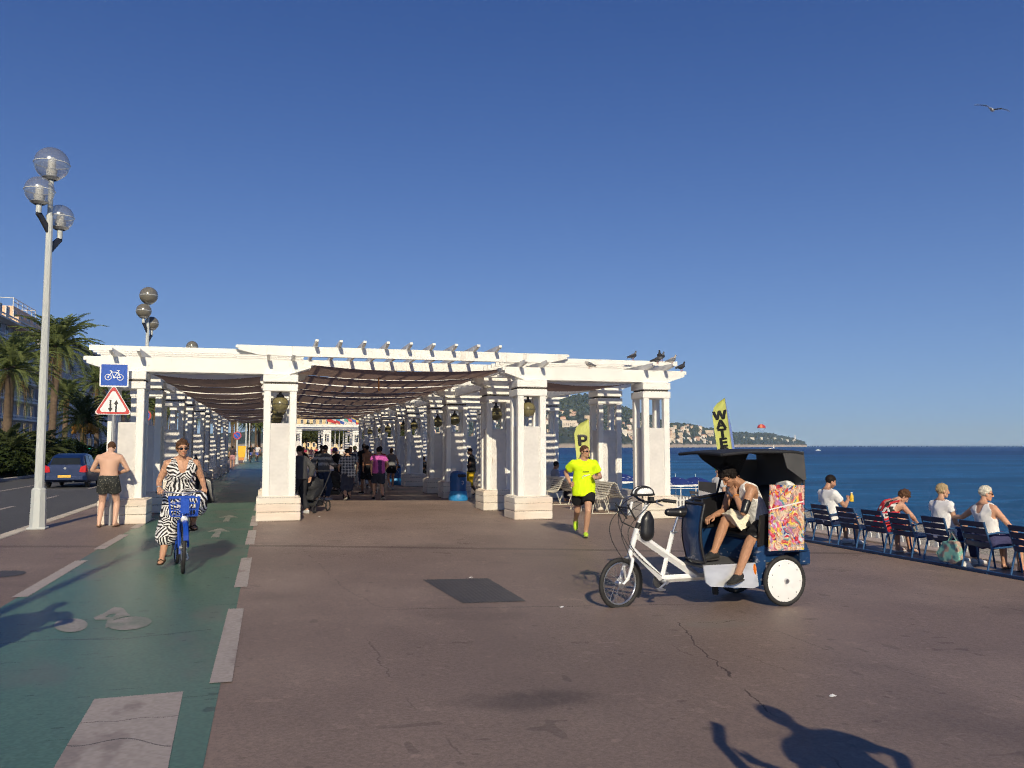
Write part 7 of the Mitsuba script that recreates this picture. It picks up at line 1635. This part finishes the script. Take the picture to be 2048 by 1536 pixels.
# cream building at the end of the nave
k = thing('cream_building', 'broad cream building closing the view at the far end of the pergola', 'building')
part(k, 'wall', bx(20, 430, 13.2, 27, 16, 27), 'facade_cream'); part(k, 'roof', hullp([(20 + s * 14.2, 430 + t_ * 8.8, 26.8) for s in (-1, 1) for t_ in (-1, 1)] + [(20 + s * 9, 430, 30.5) for s in (-1, 1)]), 'villa_roof')
windows(k, [(8.6 + 2.9 * i, 421.98, 2.2 + 3.7 * f_) for i in range(9) for f_ in range(6)], (1.2, 2.0), False)
k = thing('ochre_building', 'lower ochre building right of the cream building behind the flags', 'building')
part(k, 'wall', bx(52, 470, 8, 32, 16, 16.6), 'facade_pink'); part(k, 'roof', hullp([(52 + s * 16.8, 470 + t_ * 8.8, 16.2) for s in (-1, 1) for t_ in (-1, 1)] + [(52 + s * 11, 470, 19.5) for s in (-1, 1)]), 'villa_roof')
windows(k, [(38.5 + 3 * i, 461.98, 2.6 + 3.7 * f_) for i in range(10) for f_ in range(4)], (1.2, 2.0), False)

# second pergola further on
k = thing('far_pergola', 'second white pergola standing in the sun beyond the crowd', 'pergola')
for y in (84, 87.1, 92.7):
    for x in (2.5, 5.2, 8.0, 10.6):
        c = uniq(k + '__column'); M = T().translate([x, y, gz(x)]); scene[c] = {**P_COL['panel'], 'to_world': M}
        for q in POST: scene[uniq(c + '__corner_post')] = {**q, 'to_world': M}
        scene[c + '__capital_band'] = {**P_COL['band'], 'to_world': M}
        for q in CRS: scene[uniq(c + '__base_course')] = {**q, 'to_world': M}
    part(k, 'beam', bx(6.5, y - .2, 3.41, 10.2, .16, .3), 'pergola_paint'); part(k, 'beam', bx(6.5, y + .2, 3.41, 10.2, .16, .3), 'pergola_paint')
y = 83.2
while y < 94: part(k, 'roof_slat', bx(6.5, y, 3.63, 10.4, .06, .12), 'pergola_paint'); y += .5
# flagpoles
FL = [((.60, .58, .56), (.50, .05, .05)), ((.05, .25, .40), (.55, .08, .08)), ((.62, .60, .58), (.05, .10, .35)), ((.10, .35, .30), (.62, .6, .58)), ((.55, .10, .12), (.60, .55, .5)), ((.06, .12, .4), (.6, .6, .6)), ((.62, .50, .12), (.5, .06, .06))]
for i, (c1, c2) in enumerate(FL):
    x, y = 6.9 + .62 * i, 112 + 1.2 * i
    pr(f'flag_a_{i}', c1, .8); pr(f'flag_b_{i}', c2, .8)
    k = thing('flagpole', f'white flagpole with a {["white and red", "teal and red", "white and blue", "green and white", "red and pale", "blue and white", "yellow and red"][i]} flag beyond the pergola', 'flagpole'); M = mat4(x, y, gz(x), 0)
    part(k, 'pole', tube([(0, 0, 0), (0, 0, 5.8)], [.05, .03], 8), 'beach_white', M=M)
    for j, mt in enumerate((f'flag_a_{i}', f'flag_b_{i}')):
        V = []; n_ = 9
        for t_ in np.linspace(0, 1, n_):
            for z in (5.65 - .38 * j, 5.65 - .38 * (j + 1)): V.append((1.15 * t_, .12 * math.sin(t_ * 7 + i), z - .35 * t_ ** 1.5))
        f = [[2 * a, 2 * a + 2, 2 * a + 3] for a in range(n_ - 1)] + [[2 * a, 2 * a + 3, 2 * a + 1] for a in range(n_ - 1)]
        part(k, 'flag_panel', trimesh.Trimesh(np.array(V), np.array(f), process=False), mt, smooth=True, M=M)
# yellow board at the end of the lane, traffic light across the road
k = thing('yellow_board', 'bright yellow advertising board standing at the far end of the cycle lane', 'board'); M = mat4(-2.75, 88.5, 0)
part(k, 'panel', hullp([(s * w2, t_, z) for s in (-1, 1) for t_ in (0, .06) for w2, z in ((.46, 1.65), (.38, .55))]), 'sign_yellow', M=M); part(k, 'lower_panel', bx(0, .03, .40, .62, .05, .28), 'strap_orange', M=M)
for s in (-1, 1): part(k, 'foot', bx(s * .25, .03, .13, .06, .35, .27), 'galvanised', M=M)
k = thing('traffic_light', 'small traffic light showing green on a thin pole across the road', 'traffic light'); M = mat4(-13.5, 73.2, -.2)
part(k, 'pole', tube([(0, 0, 0), (0, 0, 2.4)], .05, 8), 'pole_paint', M=M)
hd_ = part(k, 'housing', bx(0, 0, 2.0, .28, .22, .9, .03), 'dark_metal', M=M)
for j, (z, mt) in enumerate(((2.28, 'black_rubber'), (2.0, 'black_rubber'))): part(hd_, 'lens', tube([(0, -.12, z), (0, -.10, z)], .085, 16), mt, M=M)
gl_k = part(hd_, 'lens', tube([(0, -.12, 1.72), (0, -.10, 1.72)], .085, 16), pr('signal_green', (.01, .3, .2), .3), M=M, label='lit green lens'); scene[gl_k]['emitter'] = {'type': 'area', 'radiance': rgb(.1, 2.2, 1.2)}
# air over the bay
scene['haze_air'] = {'type': 'homogeneous', 'albedo': .95, 'sigma_t': rgb(.26e-4, .42e-4, .68e-4)}
labels['haze'] = {'kind': 'stuff', 'label': 'thin blue air over the bay', 'category': 'haze'}
scene['haze'] = {'type': 'cube', 'bsdf': {'type': 'null'}, 'interior': {'type': 'ref', 'id': 'haze_air'}, 'to_world': T().translate([0, 0, 108]).scale([9500, 9500, 114.5])}
scene['camera']['medium'] = {'type': 'ref', 'id': 'haze_air'}
